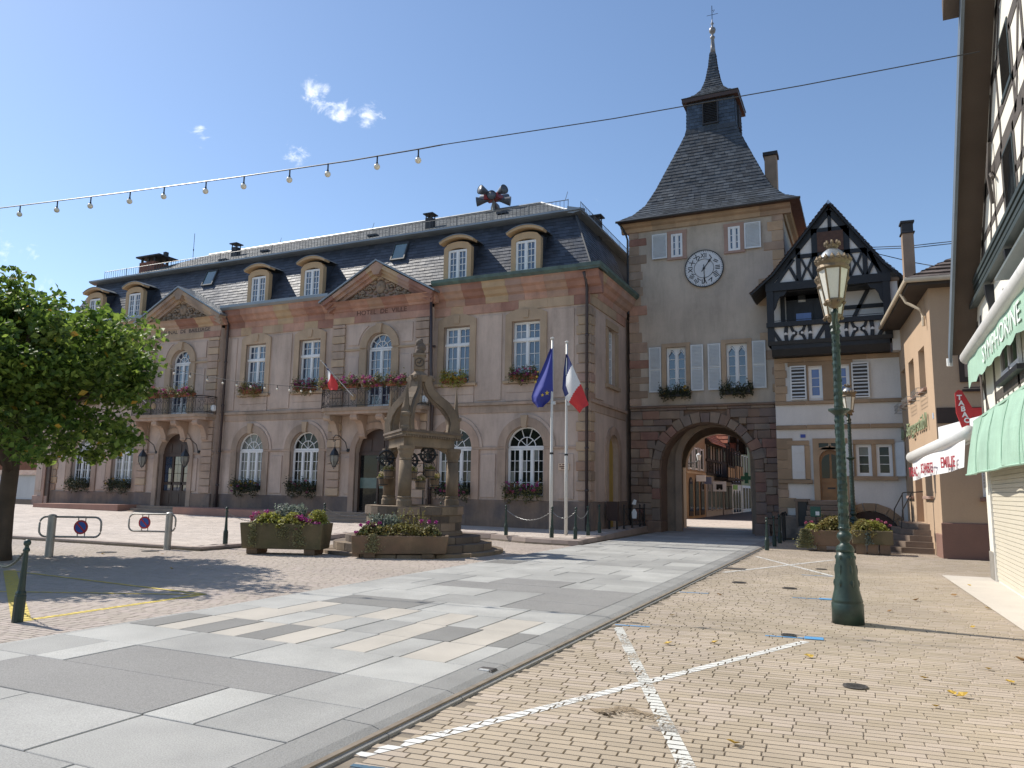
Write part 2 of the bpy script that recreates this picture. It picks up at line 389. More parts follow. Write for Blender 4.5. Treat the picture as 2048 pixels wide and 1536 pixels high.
# the granite road, slab by slab, a little higher than the square
RZ = .055
rd = MB(); rd.box(-7.72,-2.93,-3,36.5,-.03,RZ-.022); rd.box(-12,-2.2,36.5,47.2,-.03,RZ-.022)
road = struct('road', rd, JOINT)
mslab = {}
def slab(x0, x1, y0, y1, m, name='slab'):
    g_ = .006; dz = random.uniform(-.0025,.0025)
    MB().cbox(x0+g_, x1-g_, y0+g_, y1-g_, RZ-.02, RZ+dz, .005).build(name, m, road)
ys = [.7,1.48,2.27,3.05,3.87,4.67,5.44,6.22,7.06,7.85,8.65,9.42]
while ys[-1] < 36: ys.append(ys[-1]+.79)
XA = [-7.63,-6.93,-5.73,-4.53,-3.28]; XB = [-7.63,-6.52,-5.33,-4.07,-3.28]
W_, D_, G_ = GRANW, GRANK, GRAN
stripes = {6.22: [(-7.63,-7.22,D_),(-7.22,-6.84,W_),(-6.84,-6.42,D_),(-6.42,-6.05,W_),(-6.05,-5.66,D_),(-5.66,-5.24,W_),(-5.24,-4.81,G_),(-4.81,-4.41,W_),(-4.41,-4.02,G_),(-4.02,-3.53,W_),(-3.53,-3.28,G_)],
           7.06: [(-7.63,-7.2,G_),(-7.2,-6.52,W_),(-6.52,-6.05,G_),(-6.05,-5.68,W_),(-5.68,-5.28,G_),(-5.28,-4.84,G_),(-4.84,-4.42,W_),(-4.42,-3.96,D_),(-3.96,-3.54,W_),(-3.54,-3.28,D_)],
           7.85: [(-7.63,-6.93,G_),(-6.93,-6.5,W_),(-6.5,-5.72,G_),(-5.72,-5.26,W_),(-5.26,-4.86,G_),(-4.86,-4.45,W_),(-4.45,-4.05,G_),(-4.05,-3.55,W_),(-3.55,-3.28,G_)]}
patches = {3.87: (-6.95,-4.55), 4.67: (-6.52,-4.07), 8.65: (-6.88,-5.52), 10.21: (-4.53,-3.28), 11.0: (-6.52,-3.28), 11.79: (-5.9,-4.6), 14.95: (-7.63,-6.9), 9.42: (-4.53,-3.28)}
for i, (a, b) in enumerate(zip(ys[:-1], ys[1:])):
    key = min(stripes, key=lambda k: abs(k-a)); pk = min(patches, key=lambda k: abs(k-a))
    if abs(key-a) < .02:
        for x0, x1, m in stripes[key]: slab(x0, x1, a, b, m)
    elif abs(pk-a) < .02:
        p0, p1 = patches[pk]; xs = [x for x in (XA if i % 2 else XB)]
        slab(p0, p1, a, b, GRANK if abs(pk-8.65) < .1 or pk > 14 else GRAND, 'asphalt_patch')
        lx = [x for x in xs if x < p0-.15]+[p0]; rx = [p1]+[x for x in xs if x > p1+.15]
        for x0, x1 in list(zip(lx[:-1], lx[1:]))+list(zip(rx[:-1], rx[1:])): slab(x0, x1, a, b, GRAN)
    else:
        xs = XA if i % 2 else XB
        for x0, x1 in zip(xs[:-1], xs[1:]): slab(x0, x1, a, b, GRAN)
y = .4
while y < 29.8:      # right kerb, splayed top; left edging strip
    e = y+1.0
    MB().add([(-3.27,y+.004,-.03),(-2.90,y+.004,-.03),(-2.90,e-.004,-.03),(-3.27,e-.004,-.03),(-3.27,y+.004,RZ+.004),(-3.04,y+.004,RZ-.002),(-2.90,y+.004,.012),(-3.27,e-.004,RZ+.004),(-3.04,e-.004,RZ-.002),(-2.90,e-.004,.012)],
             [(4,5,8,7),(5,6,9,8),(1,6,9,2),(0,4,7,3),(0,1,6,5,4),(3,7,8,9,2)]).build('kerb_stone', KERB, road)
    if y < 21: MB().cbox(-7.74,-7.64,y+.003,e-.003,-.02,RZ-.008,.006).build('edging_stone', GRAN, road)
    y = e
for j in range(13):
    for i in range(7):
        a = -11.9+i*1.4+(j % 2)*.6; b = 36.6+j*.8
        MB().cbox(a+.006,a+1.394,b+.006,b+.794,RZ-.02,RZ,.005).build('slab', TERR, road)
st = MB(); st.add([(-30,47.2,.02),(30,47.2,.02),(30,110,.02),(-30,110,.02)], [(0,1,2,3)]); struct('side_street', st, ASPH)
# painted lines (worn)
def paint(name, col, wear):
    m = mat(name, col, .6, .06, 3, fine=.05)
    t_ = m.node_tree; b_ = t_.nodes['Principled BSDF']; out = t_.nodes['Material Output']
    n1 = t_.nodes.new('ShaderNodeTexNoise'); n1.inputs['Scale'].default_value = 38; n1.inputs['Detail'].default_value = 5
    g_ = t_.nodes.new('ShaderNodeNewGeometry'); t_.links.new(g_.outputs['Position'], n1.inputs['Vector'])
    n2 = t_.nodes.new('ShaderNodeTexNoise'); n2.inputs['Scale'].default_value = 2.2; t_.links.new(g_.outputs['Position'], n2.inputs['Vector'])
    ad = t_.nodes.new('ShaderNodeMath'); ad.operation = 'ADD'; t_.links.new(n1.outputs['Fac'], ad.inputs[0]); t_.links.new(n2.outputs['Fac'], ad.inputs[1])
    mr_ = t_.nodes.new('ShaderNodeMapRange'); t_.links.new(ad.outputs[0], mr_.inputs[0]); mr_.inputs[1].default_value = wear-.08; mr_.inputs[2].default_value = wear+.08
    tr = t_.nodes.new('ShaderNodeBsdfTransparent'); mx = t_.nodes.new('ShaderNodeMixShader')
    t_.links.new(mr_.outputs[0], mx.inputs[0]); t_.links.new(tr.outputs[0], mx.inputs[1]); t_.links.new(b_.outputs[0], mx.inputs[2]); t_.links.new(mx.outputs[0], out.inputs['Surface'])
    return m
PW1 = paint('white_line_paint', (.66,.65,.61), .80); PW2 = paint('faded_white_paint', (.60,.59,.54), .92); PYL = paint('yellow_line_paint', (.66,.50,.09), .48); PBL = paint('blue_line_paint', (.10,.30,.55), .70); PBD = paint('dark_blue_paint', (.06,.12,.17), .75)
def clip_poly(poly, edges):
    for (ax, ay), (bx, by) in edges:
        out = []; n = len(poly)
        for i in range(n):
            P_, Q_ = poly[i], poly[(i+1)%n]
            sp = (bx-ax)*(P_[1]-ay)-(by-ay)*(P_[0]-ax); sq = (bx-ax)*(Q_[1]-ay)-(by-ay)*(Q_[0]-ax)
            if sp >= 0: out.append(P_)
            if (sp >= 0) != (sq >= 0): k = sp/(sp-sq); out.append((P_[0]+(Q_[0]-P_[0])*k, P_[1]+(Q_[1]-P_[1])*k))
        poly = out
        if len(poly) < 3: return []
    return poly
def stripe(p, q, wd, m, parent, name='painted_line', z=.006):
    """paint lies on the paver tops only, so every joint breaks it"""
    dx, dy = q[0]-p[0], q[1]-p[1]; L_ = math.hypot(dx, dy); ux, uy = dx/L_, dy/L_; nx, ny = -uy*wd/2, ux*wd/2
    quad = [(p[0]-nx,p[1]-ny),(q[0]-nx,q[1]-ny),(q[0]+nx,q[1]+ny),(p[0]+nx,p[1]+ny)]; edges = list(zip(quad, quad[1:]+quad[:1]))
    cs, ca_, sa_ = CELLS_R if parent is square else CELLS_L; t = MB()
    for c in cs:
        rx, ry = c[0]-p[0], c[1]-p[1]; al = rx*ux+ry*uy
        if al < -.3 or al > L_+.3 or abs(rx*-uy+ry*ux) > wd/2+.2: continue
        hl, hw = c[2]-.004, c[3]-.004
        poly = clip_poly([(c[0]+a_*hl*ca_-b_*hw*sa_, c[1]+a_*hl*sa_+b_*hw*ca_) for a_, b_ in ((-1,-1),(1,-1),(1,1),(-1,1))], edges)
        if poly: t.add([(x_, y_, z-.0035+c[4]) for x_, y_ in poly], [list(range(len(poly)))])
    if t.v: t.build(name, m, parent)['kind'] = 'stuff'
stripe((-2.86,4.02),(-.70,9.24),.10,PW1,square); stripe((-2.78,9.05),(-.80,4.15),.11,PW2,square,z=.0075)
stripe((-2.70,20.9),(-.70,16.8),.10,PW1,square); stripe((-2.76,16.3),(-.85,21.0),.10,PW1,square,z=.0075)
for a, b, c_ in ((-1.14,9.38,-.62),(-1.15,12.98,-.66),(-2.86,9.20,-2.45),(-2.86,12.7,-2.4),(-1.3,16.7,-.72)):
    stripe((a,b),(c_,b+.06),.06,PBL,square,z=.008)
for x, y_ in ((-.62,9.46),(-.66,13.05)): MB().add([(x-.1,y_-.09,.0085),(x+.1,y_-.07,.0085),(x+.09,y_+.09,.0085),(x-.11,y_+.07,.0085)], [(0,1,2,3)]).build('painted_square', PBL, square)
stripe((-2.86,3.80),(-2.1,3.93),.16,PBD,square); stripe((-2.86,3.62),(-2.62,3.66),.18,PW1,square,z=.008)
stripe((-9.05,5.92),(-9.02,8.62),.12,PYL,lsq); stripe((-9.1,5.95),(-14.4,9.1),.20,PYL,lsq,z=.0075)
stripe((-9.0,8.56),(-11.9,7.2),.08,PYL,lsq,z=.009); stripe((-9.0,8.6),(-14.3,9.05),.08,PYL,lsq,z=.010)
# manholes, oil stains, kerb reflector
CASTI = mat('cast_iron_cover', (.07,.062,.055), .6, .2, 20, .3, 60)
def cover(x, y_, r, parent, name='drain_cover'):
    m = MB(); m.lathe([(.001,.004),(r,.004),(r,.011),(r-.02,.012),(.001,.010)], (x,y_,0), 20)
    for k in range(-2,3): m.box(x-r*.7,x+r*.7,y_+k*r*.3-.006,y_+k*r*.3+.006,.010,.014)
    m.build(name, CASTI, parent)
cover(-.17,7.31,.10,square); cover(-.90,9.53,.085,square); cover(-16.4,12.6,.22,lsq); cover(-15.9,13.4,.2,lsq); cover(-2.2,14.6,.13,square); cover(-1.3,14.2,.12,square); cover(-1.0,18.2,.12,square)
MB().box(-2.88,-2.45,17.05,17.35,.002,.012).build('drain_grate', CASTI, square)
STN = paint('oil_stain', (.27,.205,.13), 1.0); STG = paint('grey_stain', (.26,.235,.20), 1.03)
for x, y_, r, m in ((-1.66,5.62,.20,STN),(-1.30,5.42,.11,STG),(-1.7,5.55,.11,STN),(-2.0,6.85,.1,STG)):
    MB().add([(x+r*(1+.25*math.sin(k*2.3))*math.cos(k*.524)*1.2, y_+r*(1+.25*math.cos(k*1.7))*math.sin(k*.524)*.8, .0065) for k in range(12)], [list(range(12))]).build('stain', m, square)
for s, (x, y_) in enumerate(((-3.08,6.17),)):
    rf_ = thing('road_stud', 'small grey reflective road stud fixed on the granite kerb', 'road stud', (x,y_,.045))
    MB().cbox(x-.075,x+.075,y_-.06,y_+.06,.036,.062,.012).build('body', CASTI, rf_); MB().cbox(x-.05,x+.05,y_-.068,y_-.03,.048,.066,.006).build('reflector', mat('reflector', (.5,.5,.48), .25, .05), rf_)
# ------------------------------------------------------------------ town hall
FY, PY = 25.8, 25.5
HX0, HX1 = -38.25, -8.95
WX = [-11.48, -14.47, -21.78, -24.85, -32.97, -35.93]
PX = [-17.92, -29.17]; PW = 2.4
hall = thing('town_hall', 'long two storey sandstone town hall with slate mansard roof, two pediments and balconies', 'town hall', (-23.6, FY, .2))

def sheet(mb, x0, x1, z0, z1, ops, y, d=.28):
    """wall sheet in the xz plane with openings (cx, w, zb, zs, kind) and their reveals"""
    x = x0
    for cx, wd, zb, zs, kind in sorted(ops):
        a, b = cx-wd/2, cx+wd/2
        mb.add([(x,y,z0),(a,y,z0),(a,y,z1),(x,y,z1)], [(0,1,2,3)])
        if zb > z0: mb.add([(a,y,z0),(b,y,z0),(b,y,zb),(a,y,zb)], [(0,1,2,3)])
        if kind == 'arch': top = arc(cx, zs, wd/2, math.pi, 0, 14)
        elif kind == 'seg':
            r = wd*.9; h = math.sqrt(r*r-wd*wd/4); a1 = math.asin(wd/2/r); top = [(cx+r*math.sin(t), zs-h+r*math.cos(t)) for t in np.linspace(-a1, a1, 9)]
        else: top = [(a,zs),(b,zs)]
        for (p, q), (r_, s_) in zip(top[:-1], top[1:]):
            mb.add([(p,y,q),(r_,y,s_),(r_,y,z1),(p,y,z1)], [(0,1,2,3)])
        path = [(a,zb)]+top+[(b,zb)]
        for (p, q), (r_, s_) in zip(path, path[1:]+path[:1]):
            mb.add([(p,y,q),(r_,y,s_),(r_,y+d,s_),(p,y+d,q)], [(0,1,2,3)])
        x = b
    mb.add([(x,y,z0),(x1,y,z0),(x1,y,z1),(x,y,z1)], [(0,1,2,3)])

def rect_window(root, cx, z0, z1, wd, y, name='window', frame=WHITE, cols=2, rows=(2,3), tr=None, gl=GLS, nsash=2, fr=.055, label=None):
    """casement window: frame + muntins as one mesh, every pane its own child"""
    x0, x1 = cx-wd/2, cx+wd/2; m = MB()
    m.box(x0,x0+fr,y-.06,y+.02,z0,z1); m.box(x1-fr,x1,y-.06,y+.02,z0,z1)
    m.box(x0+fr,x1-fr,y-.06,y+.02,z1-fr,z1); m.box(x0+fr,x1-fr,y-.06,y+.02,z0,z0+fr)
    panes = []
    segs = [(z0+fr, z1-fr, rows[0])] if tr is None else [(tr+.05, z1-fr, rows[0]), (z0+fr, tr-.05, rows[1])]
    if tr is not None: m.box(x0-.03,x1+.03,y-.10,y+.02,tr-.05,tr+.05)
    sw = (wd-2*fr)/nsash
    for zb, zt, nr in segs:
        for k in range(nsash):
            a = x0+fr+k*sw; b = a+sw; st = .042
            if k: m.box(a-st,a+st,y-.075,y+.01,zb,zt)
            al = a+(st if k else 0)+.012; bl = b-(st if k < nsash-1 else 0)-.012
            m.box(al-.012,al+.02,y-.05,y+.012,zb,zt); m.box(bl-.02,bl+.012,y-.05,y+.012,zb,zt)
            m.box(al+.02,bl-.02,y-.05,y+.012,zt-.03,zt); m.box(al+.02,bl-.02,y-.05,y+.012,zb,zb+.03)
            al += .02; bl -= .02; zb2 = zb+.03; zt2 = zt-.03
            for c in range(1, cols): q = al+(bl-al)*c/cols; m.box(q-.011,q+.011,y-.042,y+.008,zb2,zt2)
            for r in range(1, nr): q = zb2+(zt2-zb2)*r/nr; m.box(al,bl,y-.040,y+.006,q-.011,q+.011)
            for c in range(cols):
                for r in range(nr):
                    panes.append((al+(bl-al)*c/cols, zb2+(zt2-zb2)*r/nr, (bl-al)/cols, (zt2-zb2)/nr))
    o = m.build(name, frame, root)
    if label: o['label'] = label
    for a, zb, ww, hh in panes:
        g_ = gl
        if gl is GLS and random.random() < .22: g_ = GLA if random.random() < .5 else GLB
        if gl is GLD and random.random() < .12: g_ = GDB
        piece('pane', ubox(g_, 'pane'), o, (a+.004, y-.012, zb+.004), (ww-.008, .012, hh-.008), (random.uniform(-.006,.006),0,random.uniform(-.006,.006)))
    return o

def fan_light(o, root, cx, zs, r, y, frame=WHITE, gl=GLS, inner=.48, n=5):
    """half round light over a window; the bars join one mesh, the panes are children of the window"""
    m = MB(); m.ring(cx, zs, r-.06, r, y-.06, y+.02, n=20); m.ring(cx, zs, r*inner-.014, r*inner+.014, y-.045, y+.01, n=14)
    m.box(cx-r+.02, cx+r-.02, y-.06, y+.02, zs-.05, zs+.03)
    for k in range(1, n):
        t = math.pi*k/n; ra = r*inner
        m.beam((cx+ra*math.cos(t), y, zs+ra*math.sin(t)), (cx+(r-.05)*math.cos(t), y, zs+(r-.05)*math.sin(t)), .026, .045, (0,-1,0))
    for k in range(1, 4):
        t = math.pi*k/4
        m.beam((cx, y, zs+.02), (cx+r*inner*math.cos(t), y, zs+r*inner*math.sin(t)), .022, .04, (0,-1,0))
    f = m.build('fanlight_bars', frame, o)
    for k in range(n):
        a0, a1 = math.pi*k/n, math.pi*(k+1)/n
        poly = arc(cx, zs, r*inner, a0, a1, 4)+arc(cx, zs, r-.05, a1, a0, 4)
        MB().prism(poly, y-.014, y-.004).build('pane', gl, o)
    for k in range(4):
        a0, a1 = math.pi*k/4, math.pi*(k+1)/4
        MB().prism([(cx,zs+.02)]+arc(cx, zs, r*inner, a0, a1, 4), y-.014, y-.004).build('pane', gl, o)

def block(parent, x0, x1, y0, y1, z0, z1, m, c=.015, name='stone_block'):
    return MB().cbox(x0,x1,y0,y1,z0,z1,c,.004).build(name, m, parent)

# walls
GZ0, GZ1, UZ1 = -.3, 4.86, 8.46
gops = [(x,1.54,1.42,3.22,'arch') for x in WX]
uops = [(x,1.17,5.72,8.0,'flat') for x in WX]
wall = MB()
sheet(wall, HX0, HX1, GZ0, GZ1, gops+[(x,4.6,GZ0,GZ1-.02,'flat') for x in PX], FY)
sheet(wall, HX0, HX1, GZ1, UZ1+.4, uops+[(x,4.6,GZ1,UZ1+.3,'flat') for x in PX], FY)
for z0, z1 in ((GZ0, UZ1+.4),):
    wall.add([(HX1,36,z0),(HX0,36,z0),(HX0,36,z1),(HX1,36,z1),(HX0,FY,z0),(HX0,FY,z1)], [(0,1,2,3),(1,4,5,2)])
wall.build('wall', PLAST, hall)
# side wall towards the tower
sw = MB()
def yz_sheet(mb, y0, y1, z0, z1, ops, x, d=-.28):
    t = MB(); sheet(t, y0, y1, z0, z1, ops, 0, 1)
    mb.add([(x+q[1]*d, q[0], q[2]) for q in t.v], t.f)
yz_sheet(sw, FY, 36, GZ0, GZ1, [(28.55,1.3,.2,3.15,'arch')], HX1)
yz_sheet(sw, FY, 36, GZ1, UZ1+.4, [(28.45,1.05,5.72,8.0,'seg')], HX1)
sw.build('side_wall', PLAST, hall)
for c in PX:
    pav = MB()
    sheet(pav, c-PW, c+PW, GZ0, GZ1, [(c,1.96,.58,3.02,'arch')], PY, .32)
    sheet(pav, c-PW, c+PW, GZ1, UZ1+.4, [(c,1.24,4.9,7.34,'arch')], PY, .3)
    for s in (-1, 1):
        x = c+s*PW; pav.add([(x,PY,GZ0),(x,FY,GZ0),(x,FY,UZ1+.4),(x,PY,UZ1+.4)], [(0,1,2,3)])
    pav.build('pavilion_wall', PLAST, hall)

# plinth, string course, impost bands
def band(x0, x1, z0, z1, y, d, m, name, skip=()):
    """horizontal stone band in pieces, cut where openings are"""
    xs = [x0]
    for a, b in sorted(skip): xs += [a, b]
    xs.append(x1)
    for a, b in zip(xs[::2], xs[1::2]):
        n = max(1, round((b-a)/1.5))
        for i in range(n):
            u, v = a+(b-a)*i/n, a+(b-a)*(i+1)/n
            MB().cbox(u+.002, v-.002, y-d, y+.05, z0, z1, .012).build(name, m, hall)
seg_main = [(HX0, PX[1]-PW), (PX[1]+PW, PX[0]-PW), (PX[0]+PW, HX1+.03)]
for a, b in seg_main:
    band(a, b, -.25, 1.24, FY, .07, PLINTH, 'plinth_block')
    band(a, b, 4.80, 4.92, FY, .10, STONE, 'string_course')
    sk = [(x-.78, x+.78) for x in WX if a < x < b]
    band(a, b, 3.12, 3.22, FY, .05, STONE, 'impost_band', sk)
    band(a, b, 4.50, 4.80, FY, .03, STONE, 'frieze_band')
for c in PX:
    band(c-PW-.03, c+PW+.03, -.25, 1.24, PY, .06, PLINTH, 'plinth_block', [(c-1.0, c+1.0)])
    band(c-PW-.03, c+PW+.03, 7.26, 7.36, PY, .05, SURR, 'impost_band', [(c-.64, c+.64)])
    band(c-PW-.03, c+PW+.03, 3.02, 3.12, PY, .05, STONE, 'impost_band', [(c-1.0, c+1.0)])
for y0, y1 in ((FY, 30.3),):
    for z0, z1, d, m, nm in ((-.25,1.24,.07,PLINTH,'plinth_block'),(4.80,4.92,.10,STONE,'string_course'),(4.5,4.8,.03,STONE,'frieze_band')):
        if nm == 'plinth_block':
            for a, b in ((y0-.05,27.88),(29.22,y1)): MB().cbox(HX1-.05, HX1+d, a, b, z0, z1, .012).build(nm, m, hall)
        else: MB().cbox(HX1-.05, HX1+d, y0-.05, y1, z0, z1, .012).build(nm, m, hall)

# window surrounds, keystones, aprons, panels, glazing
for i, x in enumerate(WX):
    # ground floor arch
    m = MB(); m.ring(x, 3.22, .77, 1.10, FY-.07, FY+.03, n=22)
    for s in (-1, 1): m.box(x+s*.935-.165, x+s*.935+.165, FY-.07, FY+.03, 1.24, 3.12)
    m.build('arch_surround', STONE, hall)
    MB().prism([(x-.09,3.93),(x+.09,3.93),(x+.14,4.38),(x-.14,4.38)], FY-.15, FY).build('keystone', SURR, hall)
    MB().ring(x, 3.22, 1.10, 1.22, FY-.045, FY+.02, n=22).build('hood_mould', PLAST, hall)
    gg = [GLD, GLD, GLD, GDB, GDB, GLD][i]
    o = rect_window(hall, x, 1.42, 3.18, 1.50, FY+.22, rows=(4,), nsash=3, gl=gg)
    fan_light(o, hall, x, 3.22, .75, FY+.22, gl=GLD if i < 3 else GDB)
    # first floor
    m = MB(); r = 1.17*.9; h = math.sqrt(r*r-.585**2)
    tp = [(x-.585,8.0),(x+.585,8.0)]
    r2 = r+.27; t2 = [(x+(r+.30)*math.sin(t)*1.13, 8.02-h+(r+.30)*math.cos(t)) for t in np.linspace(.589,-.589,9)]
    m.prism(tp+[(x+.855,8.0)]+t2+[(x-.855,8.0)], FY-.06, FY+.03)
    for s in (-1, 1): m.box(x+s*.72-.135, x+s*.72+.135, FY-.06, FY+.03, 5.72, 8.0)
    m.build('window_surround', SURR, hall)
    MB().prism([(x-.10,8.1),(x+.10,8.1),(x+.13,8.42),(x-.13,8.42)], FY-.10, FY).build('keystone', SURR, hall)
    MB().cbox(x-.92, x+.92, FY-.13, FY+.03, 5.60, 5.72).build('window_sill', SURR, hall)
    for k in range(2): MB().cbox(x-.80, x+.80, FY-.045, FY+.02, 4.93+k*.33, 5.255+k*.33).build('apron_stone', PLAST, hall)
    rect_window(hall, x, 5.75, 7.98, 1.13, FY+.20, rows=(2,3), tr=7.28, gl=GLS)
def panel(x0, x1, z0, z1, y, name='wall_panel'):
    MB().cbox(x0, x1, y-.035, y+.02, z0, z1, .015).build(name, PLAST, hall)
for a, b in ((-10.42,-9.55),(-13.5,-12.5),(-23.85,-22.8),(-26.3,-26.0),(-34.95,-33.95)):
    panel(a, b, 5.0, 8.34, FY)
for a, b in ((-10.15,-9.55),(-13.3,-12.68),(-23.65,-23.0),(-26.25,-25.9),(-34.75,-34.15),(-37.7,-37.15)):
    panel(a, b, 1.32, 2.95, FY)
for c in PX:
    # first floor balcony door with round head
    m = MB(); m.ring(c, 7.34, .62, .96, PY-.09, PY+.03, n=22)
    for s in (-1, 1): m.box(c+s*.79-.17, c+s*.79+.17, PY-.09, PY+.03, 4.93, 7.26)
    m.build('arch_surround', SURR, hall)
    MB().prism([(c-.10,7.92),(c+.10,7.92),(c+.15,8.32),(c-.15,8.32)], PY-.17, PY).build('keystone', SURR, hall)
    o = rect_window(hall, c, 4.92, 7.30, 1.20, PY+.2, rows=(6,), name='balcony_door')
    fan_light(o, hall, c, 7.34, .60, PY+.2)
    for s in (-1, 1):
        panel(min(c+s*1.02,c+s*1.55), max(c+s*1.02,c+s*1.55), 5.75, 7.0, PY)
        q = [(c+s*1.58,8.28),(c+s*1.58,7.5),(c+s*1.06,7.5)]+[(c+s*(1.06*math.cos(t)), 7.42+1.02*math.sin(t)) for t in np.linspace(.15,1.0,6)]
        MB().prism(q, PY-.035, PY+.02).build('wall_panel', PLAST, hall)
        # rusticated pilaster, block by block
        z = 1.26
        while z < 8.3:
            hgt = .33 if not 4.5 < z < 4.95 else .2
            x0, x1 = sorted((c+s*(PW-.02), c+s*(PW-.66)))
            block(hall, x0, x1, PY-.10, PY+.04, z+.012, min(z+hgt, 8.42)-.012, STONE if random.random() < .8 else SURR)
            z += hgt
        panel(min(c+s*1.24,c+s*1.5), max(c+s*1.24,c+s*1.5), 1.35, 2.85, PY)
    # entrance surround
    m = MB(); m.ring(c, 3.02, .98, 1.24, PY-.08, PY+.03, n=24)
    for s in (-1, 1): m.box(c+s*1.11-.13, c+s*1.11+.13, PY-.08, PY+.03, .45, 3.02)
    m.build('door_surround', STONE, hall)
# entrance doors
def glazed_door(c, wood, label):
    y = PY+.28
    m = MB(); m.prism(arc(c, 3.02, .97, 0, math.pi, 20), y-.04, y+.03); m.box(c-.97,c+.97,y-.07,y+.03,2.93,3.06)
    for s in (-1, 1): m.box(c+s*.9-.07, c+s*.9+.07, y-.06, y+.03, .58, 2.95)
    for k in (-.31, .31): m.box(c+k-.05, c+k+.05, y-.05, y+.03, .58, 2.95)
    m.box(c-.85,c+.85,y-.045,y+.03,.58,1.35); m.box(c-.85,c+.85,y-.05,y+.03,1.62,1.74)
    for k in (-.62, 0, .62):
        m.box(c+k-.2,c+k+.2,y-.06,y-.03,.75,1.22); m.box(c+k-.17,c+k+.17,y-.06,y-.03,3.12,3.5)
    o = m.build('entrance_door', wood, hall); o['label'] = label
    for k in (-.62, 0, .62):
        for r in range(4):
            for q in (-1, 0): MB().box(c+k+q*.21+.008, c+k+q*.21+.202, y-.02, y-.008, 1.36+r*.40, 1.74+r*.40).build('pane', GLS if wood is WOODD and c < -20 else GLD, o)
    MB().tube([(c+.12,y-.09,1.45),(c+.12,y-.09,1.62)], .016).build('door_handle', IRON, o)
glazed_door(PX[1], WOODD, 'brown panelled entrance door with three glazed leaves')
c = PX[0]; y = PY+.28
m = MB(); m.prism(arc(c, 3.02, .97, 0, math.pi, 20), y-.04, y+.03); m.box(c-.97,c+.97,y-.07,y+.03,2.93,3.06)
for k in (-.93, -.02, .93): m.box(c+k-.04, c+k+.04, y-.06, y+.03, .58, 2.95)
m.box(c-.93,c+.93,y-.06,y+.03,.58,.70)
for k in (-.6, 0, .6): m.box(c+k-.24,c+k+.24,y-.065,y-.03,3.1,3.1+(.72 if k == 0 else .5))
d1 = m.build('entrance_door', WOODD, hall); d1['label'] = 'dark wooden frame with two tall glass door leaves under an arched panel'
FROST = glass('frosted_green_glass', (.10,.16,.15), .25, 1.6)
for k in (-.475, .455):
    MB().box(c+k-.415, c+k+.415, y-.02, y-.008, .7, 1.6).build('pane', GLD, d1); MB().box(c+k-.415, c+k+.415, y-.02, y-.008, 1.6, 2.02).build('pane', FROST, d1)
    MB().box(c+k-.415, c+k+.415, y-.02, y-.008, 2.02, 2.93).build('pane', GLD, d1)

# corner quoins, block by block
z = 1.26; k = 0
while z < 8.35:
    hgt = .355; w_ = .50 if k % 2 else .42
    mt_ = random.choice([STONE, STONE, SURR, BRS, PINK])
    MB().cbox(HX1-w_, HX1+.06, FY-.06, FY+(.36 if k % 2 else .46), z+.01, z+hgt-.01, .022, .006).build('corner_quoin', mt_, hall)
    MB().cbox(HX0-.05, HX0+w_, FY-.06, FY+.4, z+.01, z+hgt-.01, .022, .006).build('corner_quoin', random.choice([STONE,TAN,PINK,BRS]), hall)
    z += hgt; k += 1
# side elevation: window, niche
o = MB()
for s in (-1, 1): o.box(HX1-.03, HX1+.05, 28.45+s*.64-.12, 28.45+s*.64+.12, 5.72, 7.9)
o.box(HX1-.03, HX1+.06, 27.7, 29.2, 7.98, 8.25); o.box(HX1-.03, HX1+.12, 27.6, 29.3, 5.58, 5.72)
o.build('window_surround', SURR, hall)
sm = MB(); yy = 28.45; xx = HX1-.2
sm.box(xx-.03,xx+.05,yy-.5,yy-.43,5.75,7.95); sm.box(xx-.03,xx+.05,yy+.43,yy+.5,5.75,7.95); sm.box(xx-.03,xx+.06,yy-.05,yy+.05,5.75,7.95)
for zz in (5.75, 7.2, 7.88): sm.box(xx-.03,xx+.045,yy-.43,yy+.43,zz,zz+.07)
for zz in (6.15,6.5,6.85,7.45,7.68): sm.box(xx-.02,xx+.03,yy-.43,yy+.43,zz,zz+.02)
for q in (-.25,.25): sm.box(xx-.02,xx+.03,yy+q-.01,yy+q+.01,5.8,7.9)
so = sm.build('window', WHITE, hall)
for q in (-.43, .05):
    for zz, hh in ((5.82,1.38),(7.27,.6)): MB().box(xx-.01,xx+.005,yy+q,yy+q+.38,zz,zz+hh).build('pane', GLS, so)
YEL = mat('yellow_panel', (.42,.28,.07), .7, .1, 2)
MB().prism([(27.9,.2),(29.2,.2)]+arc(28.55,3.15,.65,0,math.pi,14), HX1-.26, HX1-.2, 'yz').build('niche_panel', YEL, hall)
rg = MB()
for i in range(18):
    t0, t1 = math.pi*i/18, math.pi*(i+1)/18
    rg.prism([(28.55+r*math.cos(t), 3.15+r*math.sin(t)) for r, t in ((.66,t0),(.98,t0),(.98,t1),(.66,t1))], HX1-.02, HX1+.06, 'yz')
for s in (-1,1): rg.box(HX1-.02, HX1+.06, 28.55+s*.82-.16, 28.55+s*.82+.16, 1.24, 3.15)
rg.build('arch_surround', STONE, hall)
MB().cbox(HX1-.02,HX1+.04,26.35,27.4,5.0,8.3).build('wall_panel', PLAST, hall)

